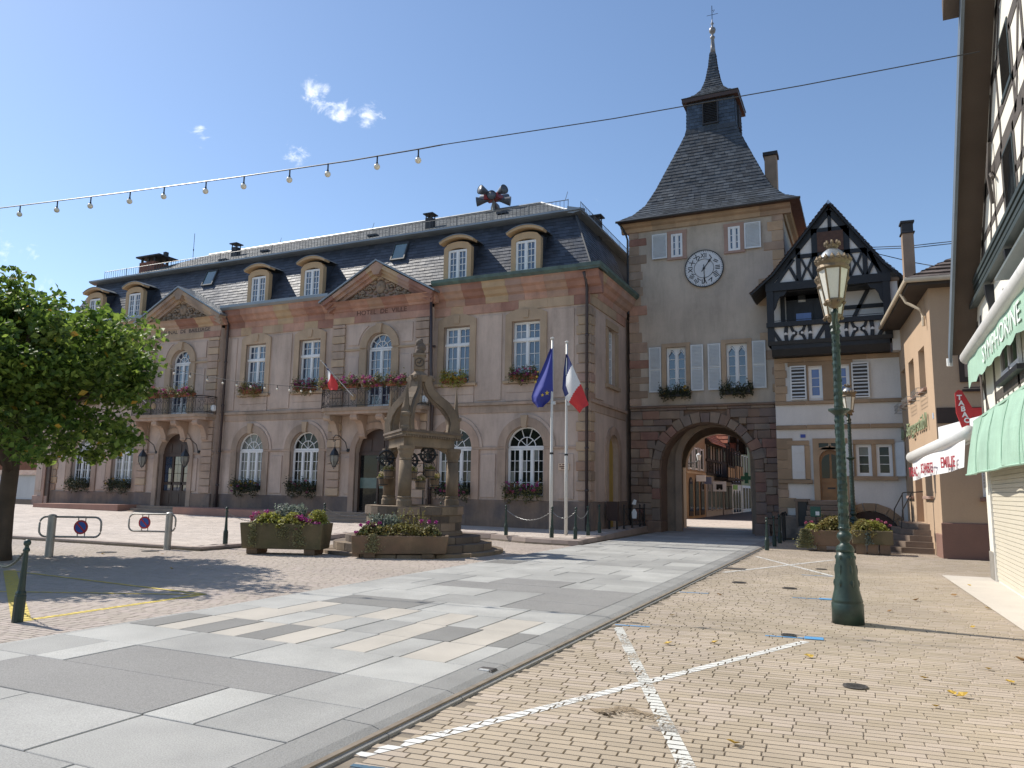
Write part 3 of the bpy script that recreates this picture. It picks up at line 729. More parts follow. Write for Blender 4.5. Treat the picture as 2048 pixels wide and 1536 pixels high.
# entablature: architrave + cornice laid block by block in red, tan and pink stone
ARCH = [(0,8.44),(-.05,8.44),(-.05,8.80),(0,8.80)]
CORN = [(.1,8.80),(-.07,8.80),(-.10,8.90),(-.10,9.05),(-.22,9.12),(-.30,9.26),(-.42,9.34),(-.46,9.52),(-.52,9.58),(.1,9.58)]
def course(x0, x1, y, prof, name, lens, pal, axis='x'):
    x = x0
    while x < x1-.02:
        ln = random.uniform(*lens); e = x+ln
        if x1-e < lens[0]*.6: e = x1
        mm = random.choice(pal)
        if axis == 'x': MB().prism([(y+a, b) for a, b in prof], x+.003, e-.003, 'yz').build(name, mm, hall)
        else: MB().prism([(y-a, b) for a, b in prof], x+.003, e-.003, 'xz').build(name, mm, hall)
        x = e
ARC_PAL = [RED, RED, TAN, PINK, PINK, SURR]; COR_PAL = [RED, RED, RED, PINK, TAN, RED, PINK]
ARC_PALW = [PINK, SURR, STONE, TAN, RED]; COR_PALW = [PINK, TAN, SURR, RED, STONE]
for a, b in seg_main:
    wst = b < PX[1]
    course(a, b, FY, ARCH, 'architrave_block', (.5,1.2), ARC_PALW if wst else ARC_PAL)
    course(a if a != HX0 else a-.4, b if b < -9.5 else HX1+.50, FY, CORN, 'cornice_block', (.45,1.25), COR_PALW if wst else COR_PAL)
CORNP = [(.1,8.98),(-.07,8.98),(-.10,9.06),(-.22,9.14),(-.30,9.26),(-.42,9.34),(.1,9.34)]
for c in PX:
    course(c-PW, c+PW, PY, [(.02,8.44),(-.05,8.44),(-.05,8.72),(.02,8.72)], 'architrave_block', (.8,1.6), ARC_PAL if c > -20 else ARC_PALW)
    course(c-PW, c+PW, PY, [(.02,8.72),(-.03,8.72),(-.03,8.98),(.02,8.98)], 'frieze_block', (1.2,2.4), [RED] if c > -20 else [STONE, SURR])
    course(c-PW-.3, c+PW+.3, PY, CORNP, 'cornice_block', (.6,1.6), COR_PAL if c > -20 else COR_PALW)
course(FY-.02, 30.2, HX1, ARCH, 'architrave_block', (.7,1.4), ARC_PAL, 'y')
course(FY-.02, 30.25, HX1, CORN, 'cornice_block', (.6,1.4), COR_PAL, 'y')
text_part('lettering', 'HOTEL  DE  VILLE', .27, GOLD, hall, (PX[0]+.02, PY-.032, 8.76), (R(90),0,0), .006, width=2.45)
text_part('lettering', 'TRIBUNAL  DE  BAILLIAGE', .25, LETD, hall, (PX[1]-.02, PY-.032, 8.76), (R(90),0,0), .006, width=3.5)
# copper gutter
def gutter(pts, m, nm, r=.11):
    g = MB(); g.tube(pts, r, 8); return g.build(nm, m, hall, True)
GPROF = [(.25,9.585),(-.54,9.585),(-.64,9.68),(-.64,9.80),(-.55,9.83),(.25,9.83)]
for a, b in ((HX0-.5, PX[1]-PW-.15),(PX[1]+PW+.15, PX[0]-PW-.15),(PX[0]+PW+.15, HX1+.62)):
    MB().prism([(FY+p, q) for p, q in GPROF], a, b, 'yz').build('gutter', COPPER if a > -16 else ZINC, hall)
MB().prism([(HX1-p, q) for p, q in GPROF], FY-.60, 30.25, 'xz').build('gutter', COPPER, hall)

# pediments
ORN = mat('carved_relief_stone', (.30,.225,.165), .9, .2, 3, .3, 30)
for c in PX:
    bz, az, hw = 9.34, 10.82, PW+.34
    MB().prism([(c-hw+.1,bz),(c+hw-.1,bz),(c,az-.12)], PY-.08, PY+.6).build('tympanum', STONE if c < -20 else PINK, hall)
    for s in (-1, 1):
        n = 5; ux, uz = -s*hw/math.hypot(hw,az-bz), (az-bz)/math.hypot(hw,az-bz); Ltot = math.hypot(hw,az-bz)
        for i in range(n):
            p = (c+s*hw+ux*Ltot*i/n, PY-.03, bz+uz*Ltot*i/n); q = (c+s*hw+ux*Ltot*(i+1)/n, PY-.03, bz+uz*Ltot*(i+1)/n)
            pal = [RED, TAN, PINK, TAN] if c > -20 else [STONE, SURR, STONE]
            nx, nz = (uz, -ux) if s < 0 else (-uz, ux)
            if nz > 0: nx, nz = -nx, -nz
            t = MB()
            for off, wd, dep in ((0,.16,.46),(.16,.14,.34),(.30,.14,.22)):
                a = Vector(p)+Vector((nx,0,nz))*(off+wd/2); b = Vector(q)+Vector((nx,0,nz))*(off+wd/2)
                t.beam(a, b, wd, dep, (0,-1,0))
            t.build('raking_cornice_block', random.choice(pal), hall)
        # zinc covering of the pediment roof
        a = Vector((c+s*(hw+.1),0,bz-.02)); b = Vector((c,0,az+.05)); t = MB()
        t.add([(a.x,PY-.56,a.z),(b.x,PY-.56,b.z),(b.x,26.7,b.z),(a.x,26.7,a.z),(a.x,PY-.56,a.z+.07),(b.x,PY-.56,b.z+.07),(b.x,26.7,b.z+.07),(a.x,26.7,a.z+.07)],
              [(0,1,2,3),(7,6,5,4),(0,4,5,1),(1,5,6,2),(2,6,7,3),(3,7,4,0)])
        t.build('pediment_roof', ZINC, hall)
    MB().prism([(c,az+.03),(c+.34,az-.16),(c+.12,az-.52),(c-.12,az-.52),(c-.34,az-.16)], PY-.50, PY-.02).build('apex_stone', PINK if c > -20 else STONE, hall)
    # carved cartouche
    t = MB(); y = PY-.08
    def blob(mb, x, z, rx, rz, ry=.10):
        pr = [(math.sin(a), -math.cos(a)) for a in np.linspace(0.05, math.pi-.05, 7)]
        vs = []; n = 12
        for r_, h_ in pr:
            for j in range(n):
                a = 2*math.pi*j/n; vs.append((x+rx*r_*math.cos(a), y+ry*h_, z+rz*r_*math.sin(a)))
        mb.add(vs, [(i*n+j, i*n+(j+1)%n, (i+1)*n+(j+1)%n, (i+1)*n+j) for i in range(6) for j in range(n)])
    blob(t, c, 9.86, .24, .30, .14); blob(t, c, 9.86, .13, .17, .20); blob(t, c, 10.27, .16, .12, .14)
    for k in range(10): a = 2*math.pi*k/10; blob(t, c+.34*math.cos(a), 9.86+.38*math.sin(a), .09, .09, .11)
    for s in (-1, 1):
        for j, (x0, z0, r0) in enumerate(((.52,9.78,.20),(.88,9.62,.15),(1.2,9.52,.10),(.42,10.12,.13))):
            pts = [(c+s*(x0+r0*(1-k/16)*math.cos(k*.72)), y-.05, z0+r0*(1-k/16)*math.sin(k*.72)) for k in range(14)]
            t.tube(pts, .045, 6)
        for k in range(6):
            blob(t, c+s*(.5+.17*k), 9.52+.06*math.sin(k*2.1), .11, .06, .08); blob(t, c+s*(.55+.13*k), 9.98-.07*k, .07, .06, .07)
    t.build('carved_cartouche', ORN, hall, True)
# downpipes
for x, y0, col_, zt in ((-26.5, FY, PIPE, 9.3), (-9.0, FY, PIPE, 9.35), (-15.42, FY, PIPE, 5.2), (-38.1, FY, PIPE, 9.3)):
    t = MB(); yy = y0-.17
    t.tube([(x,yy-.35,9.5),(x,yy-.1,zt-.1),(x,yy,zt-.35),(x,yy,.15)], .058, 8)
    for q in (1.6,3.1,5.2,7.2): t.tube([(x,yy,q),(x,yy,q+.07)], .075, 8)
    t.build('downpipe', col_, hall, True)
# small fittings
PLQ = mat('cream_plaque', (.62,.46,.33), .5, .05, 8)
p = MB().box(-10.12,-9.70,FY-.075,FY-.03,2.36,2.60).build('plaque', PLQ, hall)
pm = MB()
for zz, x0, x1 in ((2.53,-10.07,-10.02),(2.53,-9.96,-9.86),(2.46,-10.07,-9.76),(2.40,-10.0,-9.82)): pm.box(x0,x1,FY-.078,FY-.074,zz,zz+.035)
pm.build('plaque_print', GOLD, p)
for x in (-15.55, -26.72): MB().cbox(x-.09,x+.09,PY-.28,PY-.14,4.95,5.22,.03).build('electric_box', WHITE, hall)
# ------------------------------------------------------------------ town hall roof
def slates(mb, A, B, C, D, w_, h_, th=.012, jit=.006, phase=.5):
    """overlapping slates on the quad A-B (bottom) / D-C (top)"""
    A, B, C, D = map(Vector, (A,B,C,D)); nrm = (B-A).cross(D-A).normalized()
    if nrm.z < 0 and abs(nrm.z) > .05: nrm = -nrm
    slope = ((D+C)/2-(A+B)/2).length; rows = max(1, round(slope/h_))
    for r in range(rows):
        v0, v1 = r/rows, min(1, (r+1.12)/rows)
        L0, R0 = A.lerp(D, v0), B.lerp(C, v0); L1, R1 = A.lerp(D, v1), B.lerp(C, v1)
        wid = (R0-L0).length; n = max(1, round(wid/w_)); off = (r % 2)*phase
        us = [max(0, min(1, (k-off)/n)) for k in range(n+2)]
        for a, b in zip(us[:-1], us[1:]):
            if b-a < 1e-4: continue
            g = .004/max(wid, .1); lift = nrm*(th+random.uniform(0, jit))
            p0, p1 = L0.lerp(R0, a+g)+lift, L0.lerp(R0, b-g)+lift+nrm*random.uniform(-jit, jit)*.5
            p2, p3 = L1.lerp(R1, b-g)+nrm*.002, L1.lerp(R1, a+g)+nrm*.002
            q0, q1 = p0-lift*1.2, p1-lift*1.2
            mb.add([p0,p1,p2,p3,q0,q1], [(0,1,2,3),(4,5,1,0)])
E0, E1 = FY-.08, 26.75             # eave / break line in y
ZE, ZB, ZR, YR = 9.80, 12.36, 14.78, 31.0
BX0, BX1 = HX0-.1, HX1+.12         # eave ends
TX0, TX1 = HX0+.95, -9.88          # break ends
body = MB()
P = [(BX0,E0,ZE),(BX1,E0,ZE),(BX1,36.2,ZE),(BX0,36.2,ZE),(TX0,E1,ZB),(TX1,E1,ZB),(TX1,35.2,ZB),(TX0,35.2,ZB),(TX0+3.4,YR,ZR),(-13.1,YR,ZR)]
body.add(P, [(0,1,5,4),(1,2,6,5),(3,0,4,7),(2,3,7,6),(4,5,9,8),(5,6,9),(6,7,8,9),(7,4,8),(3,2,1,0)])
roof = body.build('roof', SLATED, hall)
s_ = MB(); slates(s_, P[0], P[1], P[5], P[4], .30, .165)
slates(s_, (BX1,E0,ZE), (BX1,31,ZE), (TX1,31,ZB), (TX1,E1,ZB), .30, .165)
o = s_.build('mansard_slates', SLATE, roof); o['kind'] = 'stuff'
s_ = MB(); slates(s_, P[4], P[5], P[9], P[8], .32, .22); slates(s_, P[5], (TX1,35.2,ZB), P[9], P[9], .32, .22)
o = s_.build('upper_roof_slates', SLATEW, roof); o['kind'] = 'stuff'
MB().prism([(E1-.02,ZB-.10),(E1-.26,ZB-.05),(E1-.36,ZB-.0),(E1-.36,ZB+.07),(E1-.30,ZB+.08),(E1+.22,ZB+.22),(E1+.22,ZB-.05)], TX0-.3, TX1+.32, 'yz').build('break_flashing', ZINC, roof)
MB().prism([(TX1+.02,ZB-.10),(TX1+.26,ZB-.05),(TX1+.36,ZB-.005),(TX1+.36,ZB+.065),(TX1+.30,ZB+.075),(TX1-.22,ZB+.215),(TX1-.22,ZB-.05)], E1-.30, 34, 'xz').build('break_flashing', ZINC, roof)
for a, b in (((BX1,E0,ZE+.03),(TX1,E1,ZB+.03)),((TX1,E1,ZB+.05),(-13.1,YR,ZR+.03)),((-13.1,YR,ZR+.03),(TX0+3.4,YR,ZR+.03))):
    MB().tube([a,b], .055, 6).build('ridge_cap', ZINC if a[2] > 11 else SLATED, roof)
def guard(p, q, nm='snow_guard', h=.30):
    p, q = Vector(p), Vector(q); t = MB(); L_ = (q-p).length
    for z in (.06, h): t.tube([p+Vector((0,0,z)), q+Vector((0,0,z))], .017, 4)
    n = int(L_/.17)
    for i in range(n+1): a = p.lerp(q, i/n); t.tube([a+Vector((0,0,.05)), a+Vector((0,0,h))], .011, 3, False)
    n = int(L_/1.6)
    for i in range(n+1): a = p.lerp(q, i/n); t.tube([a+Vector((0,0,-.12)), a+Vector((0,0,h+.03))], .014, 4)
    o = t.build(nm, mat('grey_steel', (.07,.075,.08), .5, .1, metal=.2), roof); o['kind'] = 'stuff'
guard((TX0+.6,E1-.12,ZB+.10), (TX1-.25,E1-.12,ZB+.10), h=.44); guard((TX1+.12,E1+.3,ZB+.10), (TX1+.12,34,ZB+.10), h=.44)
# dormers
DTAN = mat('dormer_painted_wood', (.47,.325,.185), .75, .08, 3, .05, 40)
for x in WX:
    y0 = FY-.16; hw = .62; z0, z1 = 9.84, 11.14
    dm = MB(); ri, ro = 1.25, 1.55
    def segarc(r, wd_, z, n=8):
        hh = math.sqrt(r*r-wd_*wd_); return [(x+a, z-hh+math.sqrt(r*r-a*a)) for a in np.linspace(-wd_, wd_, n+1)]
    inner = segarc(1.1, .43, 11.10); outer = [(x+hw,11.10),(x+hw,11.20)]+segarc(1.35, hw, 11.30)[::-1][1:-1]+[(x-hw,11.20),(x-hw,11.10)]
    dm.prism([(x-hw,z0),(x-.43,z0)]+inner+[(x+.43,z0),(x+hw,z0)]+outer, y0, y0+.22)
    d = dm.build('dormer', DTAN, hall)
    hood = MB(); pa = segarc(1.45, hw+.13, 11.37, 10); pb = segarc(1.45, hw+.17, 11.45, 10)
    hood.prism(pa+pb[::-1], y0-.14, y0+.20); hood.build('dormer_hood', DTAN, d)
    cap = MB(); pc = [(a, b+.025) for a, b in pb]; cap.prism([(a,b+.003) for a,b in pb]+pc[::-1], y0-.17, 26.7); cap.build('dormer_roof', ZINC, d)
    ck = MB()
    for s in (-1, 1):
        xa = x+s*(hw-.02)
        ck.add([(xa,y0+.2,z0),(xa,25.9,z0),(xa,26.5,11.45),(xa,y0+.2,11.25)], [(0,1,2,3)])
    ck.add([(x-hw,y0+.2,11.05),(x+hw,y0+.2,11.05),(x+hw,y0+.2,11.3),(x-hw,y0+.2,11.3)], [(0,1,2,3)])
    ck.build('dormer_cheeks', SLATE, d)
    wdw = rect_window(hall, x, 9.90, 11.12, .86, y0+.10, rows=(4,), cols=2, name='dormer_window')
# skylights on the slope
for x in (-17.75, -28.75):
    u = Vector((0, E1-E0, ZB-ZE)).normalized(); n_ = Vector((0,-u.z,u.y)); b0 = Vector((x,E0,ZE))+u*1.55
    fr = MB()
    for a, b in ((-.36,-.30),(.30,.36)): fr.add([b0+Vector((q,0,0))+u*t+n_*k for k in (0,.09) for q, t in ((a,0),(b,0),(b,.9),(a,.9))], [(3,2,1,0),(4,5,6,7),(0,1,5,4),(1,2,6,5),(2,3,7,6),(3,0,4,7)])
    for t0, t1 in ((0,.06),(.84,.9)): fr.add([b0+Vector((q,0,0))+u*t+n_*k for k in (0,.085) for q, t in ((-.3,t0),(.3,t0),(.3,t1),(-.3,t1))], [(3,2,1,0),(4,5,6,7),(0,1,5,4),(1,2,6,5),(2,3,7,6),(3,0,4,7)])
    so = fr.build('skylight', mat('dark_grey_metal', (.05,.055,.06), .5, .08), roof)
    MB().add([b0+Vector((q,0,0))+u*t+n_*.06 for q, t in ((-.3,.06),(.3,.06),(.3,.84),(-.3,.84))], [(0,1,2,3)]).build('pane', glass('skylight_glass', (.08,.14,.14), .05, 2.2), so)
# vents, chimneys, hatches
DKM = mat('dark_chimney_metal', (.035,.033,.035), .6, .15)
BRK = mat('old_chimney_brick', (.22,.09,.06), .9, .2, 6, .3, 20)
def vent(x, y, z, w_=.3, h_=.55):
    t = MB(); t.box(x-w_/2,x+w_/2,y-w_/2,y+w_/2,z-.3,z+h_)
    for a in (-1,1):
        for b in (-1,1): t.box(x+a*w_*.42-.02,x+a*w_*.42+.02,y+b*w_*.42-.02,y+b*w_*.42+.02,z+h_,z+h_+.16)
    t.box(x-w_*.75,x+w_*.75,y-w_*.75,y+w_*.75,z+h_+.16,z+h_+.21); t.build('chimney_vent', DKM, roof)
vent(-17.6,28.6,13.35,.34,.5); vent(-30.0,29.2,13.75,.34,.45); vent(-9.95,29.6,12.5,.36,.5); vent(-9.2,35.2,12.6,.4,.6)
t = MB(); t.box(-36.6,-35.4,28.6,29.6,12.8,13.95); t.build('brick_chimney', BRK, roof)
t = MB(); t.box(-36.75,-34.9,28.45,29.75,14.2,14.28)
for a in (-36.5,-36.0,-35.5):
    for b in (28.7,29.5): t.box(a-.05,a+.05,b-.05,b+.05,13.95,14.2)
t.box(-35.25,-35.05,29,29.2,14.28,14.55); t.build('chimney_cap', DKM, roof)
for x, y in ((-14.3,29.4),(-20.7,28.6),(-29.5,28.0),(-27.6,28.9)):
    z = ZB+(y-E1)*(ZR-ZB)/(YR-E1); MB().box(x-.25,x+.25,y-.2,y+.2,z-.02,z+.07).build('roof_hatch', SLATED, roof)
t = MB(); t.tube([(-33.6,29.6,13.6),(-33.6,29.6,15.6)], .014, 5); t.tube([(-33.6,29.6,14.6),(-33.6,29.6,14.7)], .03, 5); t.build('antenna', IRON, roof)
for x in (-11.9, -22.5, -28.6): t = MB(); t.tube([(x,30.9,14.7),(x+.12,30.9,15.1)], .012, 4); t.build('lightning_rod', IRON, roof)

# balconies
for c in PX:
    yo = 24.62
    poly = [(c-2.05,yo),(c+2.05,yo),(c+2.45,yo+.35),(c+2.45,PY),(c-2.45,PY),(c-2.45,yo+.35)]
    MB().prism(poly, 4.66, 4.80, 'xy').build('balcony_slab', BRS, hall)
    MB().prism([(c+(a-c)*.965, yo+.06 if b == yo else b) for a, b in poly], 4.54, 4.66, 'xy').build('balcony_moulding', STONE, hall)
    for x in (-1.95, -.62, .62, 1.95):          # scrolled consoles
        prof = [(PY+.02,4.54),(yo+.12,4.54),(yo+.10,4.40),(yo+.22,4.32),(yo+.40,4.30),(yo+.55,4.18),(yo+.66,3.95),(yo+.74,3.7),(PY-.04,3.6),(PY+.02,3.6)]
        k = MB(); k.prism(prof, c+x-.15, c+x+.15, 'yz'); k.lathe([(.001,-.17),(.13,-.17),(.13,.17),(.001,.17)], (c+x, yo+.24, 4.42), 12, 'x'); k.lathe([(.001,-.16),(.08,-.16),(.08,.16),(.001,.16)], (c+x, PY-.1, 3.72), 10, 'x')
        if abs(x) < 1:
            k.lathe([(.001,-.19),(.07,-.19),(.07,.19),(.001,.19)], (c+x, yo+.24, 4.42), 8, 'x')
        k.build('balcony_console', STONE, hall)
    rail = [(c-2.42,PY,0),(c-2.42,yo+.36,0),(c-2.03,yo+.03,0),(c+2.03,yo+.03,0),(c+2.42,yo+.36,0),(c+2.42,PY,0)]
    t = MB()
    for z, r_ in ((5.60,.022),(5.52,.012),(4.88,.014)): t.tube([(a,b,z) for a, b, _ in rail], r_, 5)
    # posts and scrollwork between them
    for (a, b, _), (d, e, _) in zip(rail[:-1], rail[1:]):
        L_ = math.hypot(d-a, e-b); n = max(1, round(L_/.42)); ux, uy = (d-a)/L_, (e-b)/L_
        for i in range(n+1): t.tube([(a+ux*L_*i/n,b+uy*L_*i/n,4.8),(a+ux*L_*i/n,b+uy*L_*i/n,5.62)], .013, 4)
        for i in range(n):
            m0 = L_*(i+.5)/n; wv = L_/n*.36
            for s in (-1, 1):
                for zc, rr, sg in ((5.38,.10,1),(5.02,.10,-1)):
                    pts = []
                    for k in range(12):
                        th = k*.62; rad = rr*(1-k/15)
                        q = m0+s*(wv*.55-rad*math.cos(th)*.9); pts.append((a+ux*q, b+uy*q, zc+sg*rad*math.sin(th)))
                    t.tube(pts, .008, 3, False)
                q0 = m0+s*wv; pts = [(a+ux*(m0+s*wv*f), b+uy*(m0+s*wv*f), z) for f, z in ((.05,4.9),(.5,5.05),(.15,5.2),(.5,5.35),(.05,5.5))]
                t.tube(pts, .008, 3, False)
    t.build('balcony_railing', IRON, hall)
    # round coat of arms on the railing
    k = MB(); k.lathe([(.001,-.02),(.14,-.02),(.14,.02),(.001,.02)], (c-.55, yo-.02, 5.2), 12, 'y'); k.lathe([(.001,-.03),(.07,-.03),(.07,.0),(.001,.0)], (c-.55, yo-.03, 5.2), 8, 'y')
    k.build('railing_shield', mat('faded_gilt', (.32,.22,.13), .6, .2, 9), hall)

# pink stone ramp, platform and steps along the front
PNK = mat('pink_ramp_stone', (.36,.20,.15), .85, .1, 1.5, .15, 40, streak=.15)
for a, b, za, zb_ in ((-37.1,-31.1,.62,.68),(-27.6,-20.55,.66,.62)):
    MB().add([(a,24.25,.1),(b,24.25,.1),(b,25.74,.1),(a,25.74,.1),(a,24.25,za),(b,24.25,zb_),(b,25.74,zb_),(a,25.74,za)],
             [(0,1,2,3),(4,5,6,7),(0,1,5,4),(1,2,6,5),(2,3,7,6),(3,0,4,7)]).build('ramp_wall', PNK, hall)
for c, x0, x1 in ((PX[1],-31.08,-27.62),(PX[0],-20.53,-15.6)):
    for k in range(4): MB().cbox(x0,x1,24.2+k*.34,PY-.02,.12,.30+k*.115,.015).build('entrance_step', BRS, hall)
# low annexe at the west end
an = thing('annexe', 'low pale stone annexe with brown door at the far end of the town hall', 'building', (-39.4, 26.3, .3))
t = MB(); t.box(-40.25,-38.26,26.3,33,-.1,4.6); t.build('wall', PLAST, an)
MB().cbox(-40.3,-38.3,26.24,26.35,-.1,.95).build('plinth', PINK, an); MB().box(-40.4,-38.2,26.1,33,4.6,4.75).build('roof', ZINC, an)
t = MB(); t.box(-39.55,-39.36,26.2,26.32,.3,2.9); t.box(-38.62,-38.43,26.2,26.32,.3,2.9); t.box(-39.55,-38.43,26.19,26.32,2.72,2.95); t.build('door_surround', PINK, an)
d = MB().box(-39.36,-38.62,26.25,26.31,.4,2.72).build('door', WOODD, an); MB().tube([(-38.72,26.2,1.4),(-38.72,26.2,1.5)], .02).build('handle', IRON, d)
MB().cbox(-40.15,-39.68,26.25,26.32,1.2,2.7).build('wall_panel', PLAST, an)
# ------------------------------------------------------------------ gate tower
TY, TX0_, TX1_ = 30.3, -8.72, -2.58
TYB = 35.3
tw = thing('gate_tower', 'tall grey rendered gate tower with stone archway, clock and pointed slate spire', 'tower', (-5.6, 32.8, 0))
REND = mat('grey_render', (.53,.45,.365), .92, .12, .5, .2, 14, streak=.28, col2=(.45,.385,.315))
ASHD = mat('dark_gate_stone', (.27,.18,.13), .9, .2, 1.4, .45, 14, objv=.16, col2=(.19,.14,.12), streak=.2)
ASHR = mat('red_gate_stone', (.31,.185,.135), .9, .18, 1.6, .45, 14, objv=.14, col2=(.23,.125,.10))
ASHG = mat('grey_gate_stone', (.33,.245,.18), .9, .18, 1.4, .45, 14, objv=.14, col2=(.22,.175,.145), streak=.2)
AX, AR, AS = -5.70, 1.82, 2.55        # front arch centre, radius, spring
BXc, BR, BS = -5.95, 1.62, 2.75       # back arch
# upper walls
t = MB()
sheet(t, TX0_, TX1_, 5.03, 12.75, [(-6.82,.80,5.72,7.46,'flat'),(-4.44,.80,5.72,7.46,'flat')], TY, .25)
t.add([(TX1_,TY,0),(TX1_,TYB,0),(TX1_,TYB,12.75),(TX1_,TY,12.75),(TX0_,TY,0),(TX0_,TYB,0),(TX0_,TYB,12.75),(TX0_,TY,12.75)], [(0,1,2,3),(4,7,6,5)])
sheet(t, TX0_, TX1_, -.2, 12.75, [(BXc,2*BR,-.2,BS,'arch')], TYB, -.6)
t.build('wall', REND, tw)
# passage: front arch barrel, chamber, back reveal
t = MB()
sheet(t, TX0_, TX1_, -.2, 5.03, [(AX,2*AR,-.2,AS,'arch')], TY+.12, 1.0)
t.build('passage_arch', ASHD, tw)
t = MB(); t.add([(-8.1,31.4,-.2),(-8.1,34.8,-.2),(-8.1,34.8,4.9),(-8.1,31.4,4.9),(-3.2,31.4,-.2),(-3.2,34.8,-.2),(-3.2,34.8,4.9),(-3.2,31.4,4.9)], [(0,1,2,3),(4,7,6,5),(3,2,6,7)])
for yy, c_, r_, s_2 in ((31.42,-5.52,1.36,2.92),(34.7,BXc,BR,BS)): sheet(t, -8.1, -3.2, -.2, 4.9, [(c_,2*r_+.02,-.2,s_2,'arch')], yy, .01)
t.build('gate_chamber', ASHG, tw)
# ashlar blocks round the archway, one by one
def clear_of_arch(x0, x1, z0, z1, r):
    """clip a block against the arch opening of radius r; None if inside"""
    def half(z): return r if z <= AS else (math.sqrt(max(0, r*r-(z-AS)**2)) if z < AS+r else 0)
    h = max(half(z0), half(z1) if z1 > AS else r)
    if z0 >= AS+r: return [(x0,x1)]
    a, b = AX-h, AX+h; out = []
    if x0 < a: out.append((x0, min(x1, a)))
    if x1 > b: out.append((max(x0, b), x1))
    return out
z = -.1; row = 0
while z < 4.95:
    hgt = min(random.choice([.26,.30,.34,.38,.24]), 5.0-z)
    x = TX0_-(row % 2)*.3
    while x < TX1_:
        ln = random.uniform(.38,.95); e = min(x+ln, TX1_)
        if TX1_-e < .25: e = TX1_
        for a, b in clear_of_arch(max(x,TX0_), e, z, z+hgt, AR+.34 if z > .25 else AR):
            if b-a > .05:
                lo = z < 1.0
                mm = random.choice([ASHD, ASHD, ASHR, ASHG] if lo or random.random() < .4 else [ASHG, ASHG, ASHR, ASHD])
                q = random.uniform(0,.035)
                MB().cbox(a+.006, b-.006, TY-.03-q, TY+.2, z+.006, z+hgt-.006, .022, .008).build('stone_block', mm, tw)
        x = e
    z += hgt; row += 1
# voussoirs, two rings as in a rebated arch
nv = 17
for i in range(nv):
    t0, t1 = math.pi*i/nv, math.pi*(i+1)/nv; g = .008
    ro = AR+.34+random.uniform(-.04,.14)
    poly = [(AX+(AR+.02)*math.cos(t0+g),AS+(AR+.02)*math.sin(t0+g)),(AX+ro*math.cos(t0+g*.7),AS+ro*math.sin(t0+g*.7)),(AX+ro*math.cos(t1-g*.7),AS+ro*math.sin(t1-g*.7)),(AX+(AR+.02)*math.cos(t1-g),AS+(AR+.02)*math.sin(t1-g))]
    MB().prism(poly, TY-.075, TY+.3).build('voussoir', random.choice([ASHR, ASHG, ASHD, ASHG]), tw)
for s in (-1, 1):
    z = .5
    while z < AS-.02:
        hgt = min(random.uniform(.34,.5), AS-z)
        x0, x1 = sorted((AX+s*(AR+.02), AX+s*(AR+.34+random.uniform(-.03,.12))))
        MB().cbox(x0, x1, TY-.07, TY+.3, z+.006, z+hgt-.006, .02, .006).build('jamb_stone', random.choice([ASHR, ASHD, ASHG]), tw); z += hgt
    x0, x1 = sorted((AX+s*(AR-.04), AX+s*(AR+.5)))
    MB().cbox(x0, x1, TY-.16, TY+.9, -.1, .5, .05).build('guard_stone', ASHD, tw)
t = MB(); t.ring(-5.52, 2.92, 1.36, 1.62, 31.25, 31.40, n=24); [t.box(*sorted((-5.52+q*1.36,-5.52+q*1.62)),31.25,31.40,-.1,2.92) for q in (-1,1)]; t.build('inner_arch_ring', ASHG, tw)
t = MB(); t.ring(BXc, BS, BR-.12, BR+.02, TYB-.6, TYB-.2, n=24); t.build('back_arch_ring', ASHG, tw)
MB().cbox(TX0_-.02, TX1_+.02, TY-.12, TY+.1, 4.99, 5.09, .03).build('string_course', ASHD, tw)
# quoins
for x_e, s in ((TX0_, 1), (TX1_, -1)):
    z = 5.12; k = 0
    while z < 12.4:
        hgt = random.uniform(.28,.44); ln = random.choice([.38,.55,.72,.95]) if k % 2 else random.uniform(.3,.5)
        x0, x1 = sorted((x_e-s*.03, x_e+s*ln)); mm = random.choice([PINK, BRS, STONE, RED, BRS, STONE] if s > 0 else [TAN, BRS, STONE, PINK, SURR])
        MB().cbox(x0, x1, TY-.028, TY+random.uniform(.3,.6), z+.007, min(z+hgt,12.6)-.007, .018, .008).build('corner_quoin', mm, tw); z += hgt; k += 1
# cornice
CP = [(.1,12.5),(-.08,12.5),(-.12,12.66),(-.26,12.72),(-.34,12.9),(.1,12.9)]
x = TX0_-.34
while x < TX1_+.3:
    e = min(x+random.uniform(.8,1.5), TX1_+.34); e = TX1_+.34 if TX1_+.34-e < .4 else e
    MB().prism([(TY+a,b) for a,b in CP], x+.003, e-.003, 'yz').build('cornice_block', random.choice([TAN,SURR,TAN,BRS]), tw); x = e
MB().prism([(TX1_-a,b) for a,b in CP], TY+.1, TYB, 'xz').build('cornice_block', TAN, tw); MB().prism([(TX0_+a,b) for a,b in CP], TY+.1, TYB, 'xz').build('cornice_block', BRS, tw)
